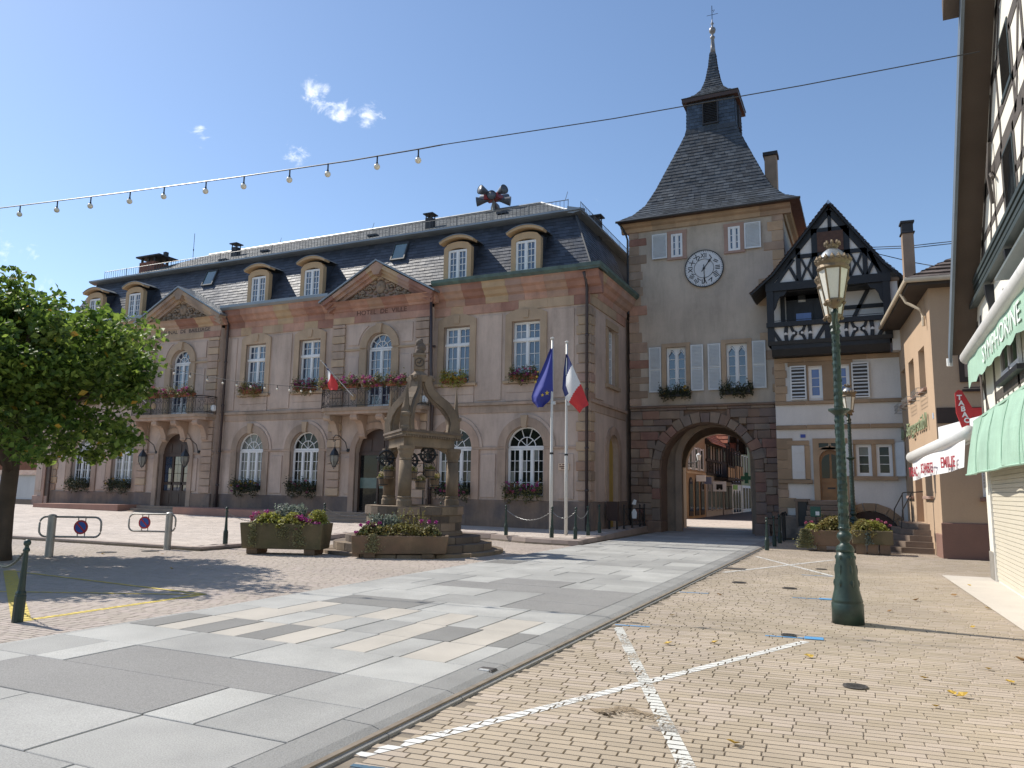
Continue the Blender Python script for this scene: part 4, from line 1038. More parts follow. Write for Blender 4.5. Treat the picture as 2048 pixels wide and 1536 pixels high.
# windows and shutters
def shutter(parent, x0, x1, z0, z1, y, m=SHUT, panels=2, name='shutter', slat=.055, back=None):
    t = MB(); f = .05
    t.box(x0,x0+f,y-.045,y,z0,z1); t.box(x1-f,x1,y-.045,y,z0,z1); zs = np.linspace(z0, z1, panels+1)
    for k, zz in enumerate(zs):
        a = zz if k == 0 else zz-f/2 if k < panels else zz-f; t.box(x0+f,x1-f,y-.044,y-.001,a,a+f)
    o = t.build(name, m, parent); MB().box(x0+f, x1-f, y-.008, y-.002, z0, z1).build('shutter_back', back or m, o); sl = MB()
    for k in range(panels):
        a, b = zs[k]+f, zs[k+1]-f; n = int((b-a)/slat)
        for i in range(n):
            zz = a+(b-a)*(i+.5)/n
            sl.add([(x0+f,y-.044,zz-.026),(x1-f,y-.044,zz-.026),(x1-f,y-.010,zz+.020),(x0+f,y-.010,zz+.020),(x0+f,y-.044,zz-.016),(x1-f,y-.044,zz-.016),(x1-f,y-.010,zz+.030),(x0+f,y-.010,zz+.030)],
                   [(0,1,2,3),(7,6,5,4),(0,4,5,1),(2,6,7,3)])
    sl.build('louvre_slats', m, o); return o
for x, s in ((-6.71,-1),(-4.41,1)):
    # upper pair: small casement with one open shutter
    t = MB(); wd, z0, z1 = .46, 11.28, 12.20
    for a in (-1,1): t.box(x+a*(wd/2+.08)-.08, x+a*(wd/2+.08)+.08, TY-.05, TY+.05, z0-.05, z1+.02)
    t.box(x-wd/2-.18, x+wd/2+.18, TY-.055, TY+.05, z1+.02, z1+.17); t.box(x-wd/2-.18, x+wd/2+.18, TY-.07, TY+.05, z0-.15, z0-.05)
    t.build('window_surround', PINK, tw)
    rect_window(tw, x, z0-.05, z1+.02, wd, TY-.012, rows=(3,), cols=1)
    xs = sorted((x+s*(wd/2+.17), x+s*(wd/2+.80))); shutter(tw, xs[0], xs[1], z0-.05, z1+.1, TY-.06, panels=1)
for x in (-6.82, -4.44):
    t = MB(); wd, z0, z1 = .80, 5.72, 7.46
    for a in (-1,1): t.box(x+a*(wd/2+.09)-.09, x+a*(wd/2+.09)+.09, TY-.05, TY+.03, z0-.06, z1)
    t.box(x-wd/2-.18, x+wd/2+.18, TY-.055, TY+.03, z1, z1+.17); t.box(x-wd/2-.22, x+wd/2+.22, TY-.1, TY+.03, z0-.14, z0-.05); t.build('window_surround', SURR, tw)
    o = rect_window(tw, x, z0, z1, wd, TY+.16, rows=(4,), cols=1)
    t = MB()
    for k in (-1, 1):
        cx = x+k*.185
        for s in (-1, 1): t.beam((cx+s*.16,TY+.11,7.12),(cx,TY+.11,7.34),.03,.04,(0,-1,0)); t.prism([(cx+s*.165,7.13),(cx+s*.165,7.40),(cx+s*.02,7.40)], TY+.10, TY+.12)
    t.build('tracery', WHITE, o)
    for s in (-1, 1):
        xs = sorted((x+s*(wd/2+.20), x+s*(wd/2+.70))); shutter(tw, xs[0], xs[1], z0-.08, z1+.04, TY-.05)
# clock
ck = MB(); CXc, CZc, CR = -5.62, 10.62, .78
ck.lathe([(.001,-.02),(CR-.03,-.02),(CR-.03,.03)], (CXc,TY-.05,CZc), 48, 'y')
FACE = mat('clock_face', (.62,.63,.64), .5, .05, 4)
clk = ck.build('clock_face', FACE, tw)
BLK = mat('clock_black', (.015,.016,.02), .45, .05)
t = MB()
for r0, r1 in ((CR-.035,CR),(.385,.40)):
    for i in range(48):
        a0, a1 = 2*math.pi*i/48, 2*math.pi*(i+1)/48
        t.prism([(CXc+r*math.cos(a), CZc+r*math.sin(a)) for r, a in ((r0,a0),(r1,a0),(r1,a1),(r0,a1))], TY-.085, TY-.05)
for i in range(60):
    a = 2*math.pi*i/60; t.beam((CXc+.69*math.cos(a),TY-.07,CZc+.69*math.sin(a)),(CXc+.735*math.cos(a),TY-.07,CZc+.735*math.sin(a)), .022 if i % 5 == 0 else .012, .006, (0,-1,0))
t.build('dial_ring', BLK, clk)
for k, s in enumerate(('I','II','III','IIII','V','VI','VII','VIII','IX','X','XI','XII')):
    a = R(90-30*(k+1)); rr = .545
    me = text_mesh(s, .26, .003, bold=.004); me.materials.clear(); me.materials.append(BLK)
    zc = .09; rot = Matrix.Rotation(-(R(30*(k+1))), 4, 'Y') @ Matrix.Rotation(R(90), 4, 'X')
    o = piece('numeral', me, clk, (0,0,0)); 
    xs = [v.co.x for v in me.vertices]; sx = min(1, .24/(max(xs)-min(xs)))
    o.matrix_local = Matrix.Translation(Vector((CXc+rr*math.cos(a), TY-.074, CZc+rr*math.sin(a)))-tw.location) @ rot @ Matrix.Diagonal((sx,1,1,1)) @ Matrix.Translation((0,-.09,0))
t = MB()
for ang, ln, wd in ((R(90-37),.50,.05),(R(-88),.62,.042)):
    d = Vector((math.cos(ang),0,math.sin(ang))); c0 = Vector((CXc,TY-.082,CZc))
    t.beam(c0-d*.16, c0+d*ln*.7, wd*.6, .012, (0,-1,0)); t.beam(c0+d*ln*.62, c0+d*ln*.86, wd*1.4, .012, (0,-1,0)); t.beam(c0+d*ln*.8, c0+d*ln, wd*.5, .012, (0,-1,0))
t.lathe([(.001,-.03),(.05,-.03),(.05,.0),(.001,.0)], (CXc,TY-.075,CZc), 12, 'y'); t.build('clock_hand', BLK, clk)
# roof: bell-cast pyramid, lantern, spire
RX, RYc = -5.5, 32.8
LV = [(12.90,3.62,3.05),(13.25,3.05,2.62),(13.75,2.60,2.25),(14.5,2.22,1.95),(15.5,1.80,1.62),(16.5,1.38,1.28),(17.2,1.10,1.06),(17.45,1.06,1.02)]
def shell(levels, cx, cy, nm, m, w_, h_, base=SLATED):
    b = MB(); s_ = MB()
    for (z0,a0,b0), (z1,a1,b1) in zip(levels[:-1], levels[1:]):
        c0 = [(cx-a0,cy-b0,z0),(cx+a0,cy-b0,z0),(cx+a0,cy+b0,z0),(cx-a0,cy+b0,z0)]; c1 = [(cx-a1,cy-b1,z1),(cx+a1,cy-b1,z1),(cx+a1,cy+b1,z1),(cx-a1,cy+b1,z1)]
        b.add(c0+c1, [(i,(i+1)%4,(i+1)%4+4,i+4) for i in range(4)])
        for i in range(4):
            if i == 2: continue
            slates(s_, c0[i], c0[(i+1)%4], c1[(i+1)%4], c1[i], w_, h_, .016, .01)
    o = b.build(nm, base, tw); q = s_.build(nm+'_slates', m, o); q['kind'] = 'stuff'; return o
TSL = mat('tower_roof_slate', (.055,.063,.072), .5, .15, .8, .15, 40, isl=.38, spec=.4)
TSB = mat('lantern_slate', (.055,.075,.105), .45, .15, .8, .15, 40, isl=.3, spec=.45)
rf = shell(LV, RX, RYc, 'roof', TSL, .26, .17)
MB().box(RX-3.62,RX+3.62,RYc-3.05,RYc+3.05,12.84,12.9).build('eaves_board', WOODD, rf)
t = MB(); t.tube([(RX-3.66,RYc-3.1,12.86),(RX+3.66,RYc-3.1,12.86)], .05, 6); t.tube([(TX0_-.3,TY-.35,12.8),(TX0_-.12,TY-.2,12.45),(TX0_-.06,TY-.12,12.2),(TX0_-.06,TY-.1,9.0)], .045, 6); t.build('gutter', IRON, rf)
lan = shell([(17.42,1.05,1.0),(18.72,1.02,.97)], RX, RYc, 'lantern', TSB, .24, .17)
t = MB()
for yy, dd in ((RYc-1.0,-1),):
    t.box(RX-.34,RX-.29,yy-.09,yy+.02,17.52,18.55); t.box(RX+.29,RX+.34,yy-.09,yy+.02,17.52,18.55); t.box(RX-.29,RX+.29,yy-.09,yy+.02,17.52,17.57); t.box(RX-.29,RX+.29,yy-.09,yy+.02,18.5,18.55)
    for k in range(12): zz = 17.6+k*.077; t.add([(RX-.29,yy-.08,zz-.02),(RX+.29,yy-.08,zz-.02),(RX+.29,yy-.02,zz+.045),(RX-.29,yy-.02,zz+.045)], [(0,1,2,3)])
t.build('bell_louvre', DKM, lan)
MB().box(RX-.29,RX+.29,RYc-1.03,RYc-1.015,17.57,18.5).build('louvre_opening', IRON, lan)
t = MB(); xx = RX+1.05; t.box(xx-.02,xx+.07,RYc-.32,RYc-.27,17.5,18.5); t.box(xx-.02,xx+.07,RYc+.27,RYc+.32,17.5,18.5)
for k in range(10): zz = 17.6+k*.09; t.box(xx,xx+.06,RYc-.27,RYc+.27,zz,zz+.03)
t.build('bell_louvre', DKM, lan)
SP = [(18.70,1.22,1.18),(18.84,1.22,1.18),(18.98,.98,.94),(19.18,.72,.70),(19.5,.48,.46),(20.0,.31,.30),(20.7,.19,.18),(21.4,.12,.12)]
MB().box(RX-1.2,RX+1.2,RYc-1.16,RYc+1.16,18.66,18.83).build('lantern_eaves', WOODD, lan)
spr = shell(SP[1:], RX, RYc, 'spire', TSL, .2, .14)
t = MB(); t.lathe([(.13,21.35),(.10,21.7),(.075,22.1),(.11,22.14),(.11,22.2),(.05,22.24),(.05,22.34),(.13,22.42),(.155,22.52),(.13,22.62),(.04,22.68),(.03,22.8),(.08,22.86),(.03,22.92),(.02,23.0),(.015,23.1)], (RX,RYc,0), 10)
t.build('lead_finial', mat('lead', (.22,.21,.21), .45, .2, 5, metal=.4), spr, True)
t = MB(); t.tube([(RX,RYc,23.0),(RX,RYc,23.75)], .016, 5); t.tube([(RX-.24,RYc,23.3),(RX+.26,RYc,23.3)], .012, 4); t.tube([(RX+.05,RYc,23.4),(RX+.12,RYc,23.52),(RX+.02,RYc,23.5)], .012, 4); t.build('weather_cross', IRON, spr)
MB().cbox(-3.52,-3.02,33.7,34.3,14.0,16.5,.02).build('chimney', BRS, rf); MB().box(-3.58,-2.96,33.64,34.36,16.5,16.66).build('chimney_cap', DKM, rf)
# ------------------------------------------------------------------ black half-timbered house
BH = thing('half_timbered_house', 'white house with black timbered gable, loggia and carved balcony beside the gate tower', 'house', (-.9, 29.5, 0))
WPL = mat('white_lime_plaster', (.68,.655,.62), .92, .05, .8, .1, 40, streak=.10)
BLW = mat('black_timber', (.013,.014,.017), .55, .2, 6, .2, 20)
HS = mat('ochre_house_stone', (.36,.255,.165), .88, .14, 1.5, .3, 26, objv=.15, streak=.15)
TIL = mat('old_brown_tiles', (.20,.115,.08), .85, .2, 3, .2, 30, isl=.35, col2=(.15,.10,.085))
HY, HXL, HXR = 29.5, -2.97, 1.22
t = MB(); sheet(t, HXL, HXR, 4.2, 6.62, [(-1.56,.46,5.10,6.24,'flat'),(-.66,.46,5.10,6.24,'flat')], HY, .2)
sheet(t, HXL, HXR, 0, 4.2, [(-1.17,.74,1.42,2.85,'arch'),(.24,1.16,2.30,3.40,'flat')], HY, .2)
t.add([(HXR,HY,0),(HXR,36,0),(HXR,36,9.2),(HXR,HY,9.2)], [(0,1,2,3)])
t.build('wall', WPL, BH)
def hblock(x0, x1, z0, z1, d=.05, m=HS, nm='stone_block'): return MB().cbox(x0+.003, x1-.003, HY-d, HY+.1, z0+.004, z1-.004, .015, .004).build(nm, m, BH)
for z0, z1, d in ((4.86,5.0,.09),(3.96,4.12,.09),(6.44,6.62,.06)):
    for k in range(4): hblock(HXL+1.05*k, HXL+1.05*(k+1), z0, z1, d, nm='string_course')
# dressed stone on the left: uneven toothed blocks
zz = .3
for k, (h_, w1) in enumerate(((.45,.42),(.38,.30),(.36,.62),(.30,.36),(.36,.34),(.4,.5),(.3,.42),(.4,.38),(.4,.55))):
    if zz+h_ > 3.9: break
    hblock(HXL, HXL+w1, zz, zz+h_, .05, random.choice([HS,HS,BRS])); zz += h_
for k in range(5): hblock(HXL, HXL+.38+.05*(k % 2), 5.0+k*.29, 5.29+k*.29, .05, HS)
# ground floor left window with closed shutter
hblock(-2.62,-1.86,3.38,3.56); hblock(-2.62,-2.44,2.15,3.38); hblock(-2.02,-1.84,2.15,3.38); hblock(-2.95,-1.78,2.0,2.15,.12)
t = MB(); t.box(-2.45,-2.02,HY-.09,HY-.05,2.17,3.37)
for zz in (2.42,3.1): t.box(-2.44,-2.03,HY-.11,HY-.09,zz,zz+.06)
sh = t.build('shutter', mat('white_board_shutter', (.62,.62,.61), .6, .05, 3), BH); sh['label'] = 'closed white board shutter'
# upper windows: stone mullions, casements, louvred shutters
for x0, x1 in ((-1.85,-1.80),(-1.32,-.92),(-.42,-.36)): hblock(x0, x1, 5.0, 6.36, .055)
hblock(-2.5,-.3,6.28,6.44,.06)
BLUEC = glass('blue_curtain_glass', (.09,.14,.34), .12, 1.7)
for x in (-1.56, -.66): rect_window(BH, x, 5.10, 6.26, .46, HY+.12, rows=(3,), cols=1, nsash=1, gl=BLUEC, fr=.07)
DSH = mat('louvre_gap_shade', (.05,.05,.05), .8, .1)  # dark back plate, painted as the shade in the gaps between slats
shutter(BH, -2.42, -1.87, 5.05, 6.30, HY-.06, slat=.12, back=DSH); shutter(BH, -.35, .22, 5.05, 6.32, HY-.06, slat=.12, back=DSH)
# door
t = MB()
for s in (-1, 1): t.box(-1.17+s*.47-.10, -1.17+s*.47+.10, HY-.08, HY+.03, 1.35, 3.45)
t.box(-1.74,-.60,HY-.085,HY+.03,3.45,3.62); t.box(-1.64,-.70,HY-.07,HY+.03,3.0+.22,3.30); t.ring(-1.17,2.85,.37,.50,HY-.07,HY+.03,n=14)
for s in (-1,1): t.prism([(-1.17+s*.56,2.85),(-1.17+s*.56,3.24),(-1.17,3.36),(-1.17,3.24)]+[(-1.17+s*.42*math.cos(a),2.85+.42*math.sin(a)) for a in np.linspace(1.5,0,6)], HY-.05, HY+.03)
t.box(-1.2,-1.14,HY-.07,HY+.03,3.28,3.47); t.build('door_surround', HS, BH)
for s in (-1,1): MB().box(-1.17+s*.25-.2,-1.17+s*.25+.2,HY-.02,HY,3.3,3.46).build('pane', GLD, BH)
OAK = mat('varnished_oak', (.27,.13,.045), .4, .2, 4, .1, 30)
t = MB(); t.prism([(-1.54,1.42),(-.80,1.42)]+arc(-1.17,2.85,.37,0,math.pi,12), HY+.1, HY+.16); t.box(-1.47,-.87,HY+.075,HY+.1,1.52,1.98); t.box(-1.54,-.8,HY+.07,HY+.1,2.05,2.13)
dr = t.build('door', OAK, BH); dr['label'] = 'arched oak front door with ironwork panes'
for s in (-1,1): MB().prism([(-1.17+s*.04,2.2),(-1.17+s*.30,2.2),(-1.17+s*.30,2.75)]+[(-1.17+s*.30*math.cos(a),2.75+.32*math.sin(a)) for a in np.linspace(.2,1.45,5)], HY+.085, HY+.1).build('pane', GLD, dr)
MB().box(-1.3,-1.04,HY+.06,HY+.075,1.82,1.88).build('letter_slot', IRON, dr)
# ground floor pair of casements with open shutters
t = MB(); t.box(-.42,.90,HY-.07,HY+.03,3.40,3.56); t.box(-.48,.96,HY-.12,HY+.03,2.14,2.28); t.box(.18,.30,HY-.05,HY+.04,2.28,3.40)
for x in (-.40,.82): t.box(x,x+.06,HY-.05,HY+.03,2.28,3.40)
t.build('window_surround', HS, BH)
for x in (-.08,.57): rect_window(BH, x, 2.30, 3.40, .50, HY+.1, rows=(3,), cols=1, nsash=1, gl=GLD, fr=.07)
MB().box(-.84,-.42,HY-.12,HY-.08,2.28,3.42).build('shutter', SHUT, BH)
MB().add([(.92,HY-.02,2.28),(1.18,HY-.38,2.28),(1.18,HY-.38,3.44),(.92,HY-.02,3.44),(.95,HY,2.28),(1.21,HY-.36,2.28),(1.21,HY-.36,3.44),(.95,HY,3.44)], [(0,1,2,3),(7,6,5,4),(0,4,5,1),(1,5,6,2),(2,6,7,3),(3,7,4,0)]).build('shutter', SHUT, BH)
# cellar arch and stairs
CEL = mat('brown_cellar_door', (.05,.028,.02), .6, .15, 3)
n = 9
for i in range(n):
    t0, t1 = math.pi*i/n, math.pi*(i+1)/n
    MB().prism([(.02+r*math.cos(a)*1.0, r*math.sin(a)*1.02+.08) for r, a in ((1.0,t0+.01),(1.26,t0+.01),(1.26,t1-.01),(1.0,t1-.01))], HY-.09, HY+.1).build('voussoir', HS, BH)
MB().prism([(-.98,0),(1.02,0)]+arc(.02,.08,1.0,0,math.pi,14), HY-.03, HY-.01).build('cellar_door', CEL, BH)
STP = mat('worn_stair_stone', (.22,.165,.125), .9, .15, 2, .25, 30, objv=.1)
for k in range(8): MB().cbox(-1.92-.02*(8-k), -.42, HY-.35-.27*(7-k), HY-.05, k*.178, (k+1)*.178-.01, .02, .004).build('stair_step', STP, BH)
RUB = mat('rubble_stone', (.20,.165,.135), .95, .25, 6, .5, 14)
t = MB(); t.cbox(-2.9,-2.0,HY-.25,HY,0,.85,.06,.03); t.cbox(-2.25,-1.95,HY-1.3,HY-.2,0,.5,.06,.03); t.build('rubble_base', RUB, BH)
t = MB(); t.box(-2.38,-2.30,HY-.3,HY,.5,1.38); t.box(-2.42,-1.9,HY-.32,HY,1.36,1.46); t.build('cellar_hatch_frame', STP, BH); MB().box(-2.3,-2.0,HY-.26,HY-.24,.5,1.36).build('cellar_hatch', IRON, BH)
# overhanging timber storey
OY = 28.9; OX0, OX1 = -3.10, 1.03
def tim(p, q, wd, d=.10, y=OY, nm='timber'):
    return MB().beam((p[0],y,p[1]), (q[0],y,q[1]), wd, d, (0,-1,0)).build(nm, BLW, BH)
MB().prism([(HY,6.62),(OY+.1,6.62),(OY-.02,6.86),(OY-.02,7.02),(HY,7.02)], OX0+.12, OX1-.1, 'yz').build('jetty_beam', BLW, BH)
MB().prism([(HY,7.02),(OY-.05,7.02),(OY-.08,7.16),(HY,7.16)], OX0, OX1, 'yz').build('jetty_moulding', BLW, BH)
MB().box(OX0+.03,OX1-.03,OY+.06,OY+.14,7.16,7.72).build('balcony_infill', WPL, BH)
MB().box(OX0+.02,OX1-.02,OY+.1,HY+.3,7.02,7.08).build('loggia_floor', BLW, BH)
tim((OX0-.03,7.78),(OX1+.05,7.78),.17,.16,OY+.08,'balcony_rail')
t = MB(); t.tube([(OX0,OY+.02,7.93),(OX1-.1,OY+.02,7.93)], .012, 5); t.build('hand_rail', IRON, BH)
for x in (OX0+.12, -1.03, OX1-.12): tim((x,7.1),(x,7.75),.24,.07,OY+.06)
for c in (-2.05, -.02):          # carved crosses in the parapet
    for s in (-1, 1):
        for u in (-1, 1):
            pts = [(c+s*.05,7.43),(c+s*.18,7.43+u*.10),(c+s*.24,7.43+u*.28)]
            for p, q in zip(pts[:-1], pts[1:]): tim(p, q, .10, .05, OY+.06)
        tim((c+s*.40,7.14),(c+s*.42,7.38),.13,.05,OY+.06); tim((c+s*.42,7.46),(c+s*.39,7.72),.13,.05,OY+.06)
        tim((c+s*.92,7.66),(c+s*.62,7.16),.13,.05,OY+.06)
        for q in (.42,.55): MB().lathe([(.001,-.005),(.045,-.005),(.045,.0),(.001,.0)], (c+s*(.14 if q > .5 else q),OY-.012,7.43), 10, 'y').build('carved_boss', WPL, BH)
# loggia back wall, posts and gable
MB().box(OX0+.1,OX1-.1,HY+.28,HY+.34,7.08,9.2).build('loggia_wall', WPL, BH)
yb = HY+.28
for p, q, w_ in (((-2.62,7.1),(-2.62,9.1),.16),((-1.35,7.1),(-1.35,9.1),.9),((-2.28,7.1),(-2.28,9.1),.42),((-.9,8.42),(.9,8.42),.14),((-.6,7.2),(.35,9.1),.13),((-2.5,8.95),(-.9,8.95),.18)): tim(p, q, w_, .06, yb)
dd = MB().box(-2.22,-1.55,yb-.10,yb-.06,7.1,8.75).build('loggia_door', BLW, BH)
MB().box(-2.15,-1.62,yb-.115,yb-.10,7.85,8.32).build('pane', BLUEC, dd)
for x, s in ((OX0+.12,1),(OX1-.13,-1)):
    tim((x,7.7),(x,9.1),.24,.16,OY+.1)
    MB().prism([(x+s*.1,9.05),(x+s*.62,9.05),(x+s*.50,8.88),(x+s*.36,8.84),(x+s*.26,8.68),(x+s*.2,8.45),(x+s*.1,8.3)], OY+.0, OY+.1).build('brace', BLW, BH)
MB().box(OX0,OX1,OY+.12,HY+.3,9.02,9.08).build('loggia_ceiling', BLW, BH)
tim((OX0-.02,9.2),(OX1+.02,9.2),.30,.16,OY+.08,'tie_beam')
AXg, AZg = -.84, 11.95
MB().prism([(OX0+.05,9.3),(OX1-.05,9.3),(AXg,AZg-.1)], OY+.02, OY+.1).build('gable_infill', WPL, BH)
gt = lambda p, q, w_: tim(p, q, w_, .05, OY+.02)
def rz_(x): return 9.3+(AZg-9.3)*(1-abs(x-AXg)/((AXg-OX0) if x < AXg else (OX1-AXg)))
gt((OX0+.05,9.3),(AXg,AZg-.02),.26); gt((OX1-.05,9.3),(AXg,AZg-.02),.26)
for x in (-1.95,.27): gt((x,9.3),(x,rz_(x)-.05),.16)
for x in (-1.38,-.30): gt((x,9.3),(x,rz_(x)-.05),.2)
gt((-1.98,10.28),(.30,10.28),.15); gt((-1.45,11.18),(-.25,11.18),.16); gt((AXg,11.1),(AXg,11.8),.12)
gt((-2.75,9.3),(-2.12,10.2),.13); gt((-2.25,9.9),(-1.98,9.3),.11); gt((1.0-.25,9.3),(.42,10.2),.13); gt((.55,9.85),(.30,9.3),.11)
for c in (-1.66,-.01):
    for s in (-1,1):
        for u in (-1,1): gt((c+s*.03,9.80),(c+s*.20,9.80+u*.42),.08)
for x in (-1.05,-.63): gt((x,9.3),(x+(.15 if x < AXg else -.15),10.28),.10)
MB().box(-1.28,-.40,OY-.06,OY+.02,10.36,11.10).build('gable_hatch', mat('brown_hatch', (.085,.04,.025), .7, .3, 8), BH)
# roof with bell-cast eaves
def roof_side(s):
    pts = [(AXg, AZg+.12)]
    e = (-3.62,8.93) if s < 0 else (1.42,9.02)
    k = (OX0+.28,9.62) if s < 0 else (OX1-.22,9.68)
    pts += [k, e]; t = MB(); th = .12
    for (a,b),(c,d) in zip(pts[:-1], pts[1:]):
        dx, dz = c-a, d-b; L_ = math.hypot(dx,dz); nx, nz = (-dz/L_, dx/L_) if s > 0 else (dz/L_, -dx/L_)
        if nz < 0: nx, nz = -nx, -nz
        t.add([(a,OY-.22,b),(c,OY-.22,d),(c,36,d),(a,36,b),(a+nx*.07,OY-.22,b+nz*.07),(c+nx*.07,OY-.22,d+nz*.07),(c+nx*.07,36,d+nz*.07),(a+nx*.07,36,b+nz*.07)], [(0,1,2,3),(7,6,5,4),(0,4,5,1),(1,5,6,2),(2,6,7,3),(3,7,4,0)])
    o = t.build('roof', BLW, BH)
    s_ = MB()
    for (a,b),(c,d) in zip(pts[:-1], pts[1:]):
        dx, dz = c-a, d-b; L_ = math.hypot(dx,dz); nx, nz = -dz/L_, dx/L_
        if nz < 0: nx, nz = -nx, -nz
        A = [(c+nx*.075,OY-.26,d+nz*.075),(c+nx*.075,36,d+nz*.075),(a+nx*.075,36,b+nz*.075),(a+nx*.075,OY-.26,b+nz*.075)]
        slates(s_, *A, .17, .16, .03, .01)
    q = s_.build('roof_tiles', TIL, o); q['kind'] = 'stuff'
roof_side(-1); roof_side(1)
for k in range(7):
    yv = OY-.28+k*.02
for k in range(6): MB().add([(AXg+s*.30*q, OY-.30+k*.12, AZg+.25-.42*q) for q in (0,1) for s in (-1,1)][1:]+[(AXg,OY-.18+k*.12,AZg+.27)], [(0,1,3),(0,2,3)]).build('ridge_tile', TIL, BH)
t = MB(); t.box(HXR-.22,HXR+.03,OY+.05,31,6.6,9.05); t.build('side_pier', WPL, BH); MB().cbox(HXR-.26,HXR+.1,OY+.0,31,9.05,9.2,.03).build('pier_cap', BRS, BH)
SGN = mat('blue_enamel', (.03,.06,.32), .4, .05)
p = MB().box(-2.14,-1.97,HY-.03,HY-.005,3.66,3.78).build('house_number_plate', SGN, BH)
mb_ = thing('letter_box', 'small green letter box with notices beside the stone stairs', 'letter box', (-1.62, 27.6, 1.05))
MB().cbox(-1.78,-1.46,27.55,27.7,.88,1.22,.015).build('body', mat('letter_box_green', (.02,.10,.07), .4, .05), mb_); MB().box(-1.62,-1.5,27.545,27.55,.93,1.06).build('notice', WHITE, mb_); MB().tube([(-1.62,27.65,.4),(-1.62,27.65,.9)], .02).build('post', IRON, mb_)

# ------------------------------------------------------------------ beige house
def frame_thing(name, label, cat, P0, P1):
    a = math.atan2(P1[1]-P0[1], P1[0]-P0[0]); return thing(name, label, cat, (P0[0],P0[1],0), rz=a)
GH = frame_thing('beige_house', 'beige rendered inn with brown plinth, shuttered windows and long gutter', 'house', (1.75,23.3), (1.2,29.5))
BEI = mat('beige_render', (.50,.355,.235), .9, .05, .6, .15, 60, streak=.06)
BRP = mat('brown_plinth_render', (.23,.13,.10), .9, .12, 1, .35, 40)
def lb(m, nm, mt_, par=GH): return m.build(nm, mt_, par, local=True)
def lsheet(y0_s, y1_s, z0, z1, ops, nm, mt_):
    t0 = MB(); sheet(t0, y0_s, y1_s, z0, z1, ops, 0, 1); t1 = MB(); t1.add([(v[0], -v[1]*.30, v[2]) for v in t0.v], t0.f); return lb(t1, nm, mt_)
lsheet(0, 6.6, 4.2, 7.35, [(1.70,1.05,4.70,5.92,'flat'),(3.70,1.05,4.70,5.90,'flat'),(5.55,.95,4.70,5.86,'flat')], 'wall', BEI)
lsheet(0, 6.6, 0, 4.2, [(1.72,1.15,1.62,3.10,'flat'),(3.55,1.35,.82,3.05,'flat'),(5.15,.95,1.62,3.0,'flat')], 'wall', BEI)
t = MB(); t.add([(0,0,0),(0,-6,0),(0,-6,7.35),(0,0,7.35),(6.6,0,7.35),(6.6,-6,7.35),(6.6,-6,0),(6.6,0,0)], [(0,1,2,3),(1,6,5,2),(3,2,5,4)]); lb(t, 'front_wall', BEI)
t = MB(); t.cbox(-.045,.9,-.1,.035,-.05,.62,.02); lb(t, 'plinth', BRP); t = MB(); t.cbox(-.05,.02,-4,.03,-.05,.93,.02); lb(t, 'plinth', BRP); t = MB(); t.box(4.4,6.6,-.1,.03,-.05,.7); lb(t, 'plinth', BRP)
ROL = mat('roller_shutter_slats', (.52,.47,.42), .6, .05, 4)
for s, w_, zb, zt, up in ((1.70,1.05,4.70,5.92,1),(3.70,1.05,4.70,5.90,1),(5.55,.95,4.70,5.86,1),(1.72,1.15,1.62,3.10,0),(5.15,.95,1.62,3.0,0)):
    t = MB(); t.box(s-w_/2,s+w_/2,-.30,-.27,zb,zt)
    f = lb(t, 'window', WHITE)
    t = MB(); t.box(s-w_/2+.06,s+w_/2-.06,-.265,-.262,zb+.06,zt-.06); lb(t, 'pane', GLS, f)
    t = MB(); z0_ = zb+.05 if up else zb+.85
    nn = int((zt-z0_)/.06)
    for k in range(nn): t.box(s-w_/2+.02,s+w_/2-.02,-.255,-.235-(k % 2)*.006,z0_+k*.06,z0_+k*.06+.052)
    lb(t, 'roller_shutter', ROL, f)
    t = MB(); t.cbox(s-w_/2-.08,s+w_/2+.08,-.25,.09,zb-.09,zb,.01); lb(t, 'window_sill', PINK)
    if up:
        t = MB()
        for zz in (zb-.02,zb-.15,zb-.26): t.tube([(s-w_/2-.05,.03,zz),(s-w_/2-.05,.26,zz),(s+w_/2+.05,.26,zz),(s+w_/2+.05,.03,zz)], .009, 4)
        for k in range(6): t.tube([(s-w_/2+w_*k/5,.26,zb-.02),(s-w_/2+w_*k/5,.22,zb-.26)], .007, 4)
        lb(t, 'flower_rack', mat('galvanised', (.35,.35,.34), .45, .1, metal=.5))
t = MB(); t.box(2.9,4.2,-.32,-.28,.82,3.05); dr = lb(t, 'door', mat('tan_door', (.36,.23,.14), .7, .08)); t = MB(); t.box(3.1,4.0,-.275,-.27,2.2,2.9); lb(t, 'pane', GLD, dr)
t = MB(); t.lathe([(.001,0),(.09,0),(.12,-.14),(.001,-.2)], (3.6,-.12,3.0), 12); lb(t, 'porch_lamp', WHITE)
for k in range(5):
    t = MB(); p = 1.5-k*.24; t.prism([(4.3,-.05),(4.3,p*.98),(3.6,p),(2.4-.0*k,p*.9),(2.05-.12*(4-k),p*.55),(1.95-.14*(4-k),-.05)], k*.165, (k+1)*.165-.008, 'xy'); lb(t, 'entrance_step', STP)
for s in (2.5, 4.35):
    t = MB(); t.tube([(s,.05,1.75),(s,.35,1.72),(s,.62,1.2),(s,.7,.45)], .02, 5); t.tube([(s,.38,1.7),(s,.38,.85)], .016, 4); lb(t, 'stair_rail', IRON)
LGR = mat('green_letter_metal', (.28,.33,.20), .5, .12, 8)
for txt, s0, wd in (('Zum', 5.95, .62), ("Bürgerstüb'l", 3.05, 3.9)):
    o = text_part('sign_lettering', txt, .62, LGR, GH, (s0,.06,3.55), (R(90),0,R(180)), .015, local=True, width=wd)
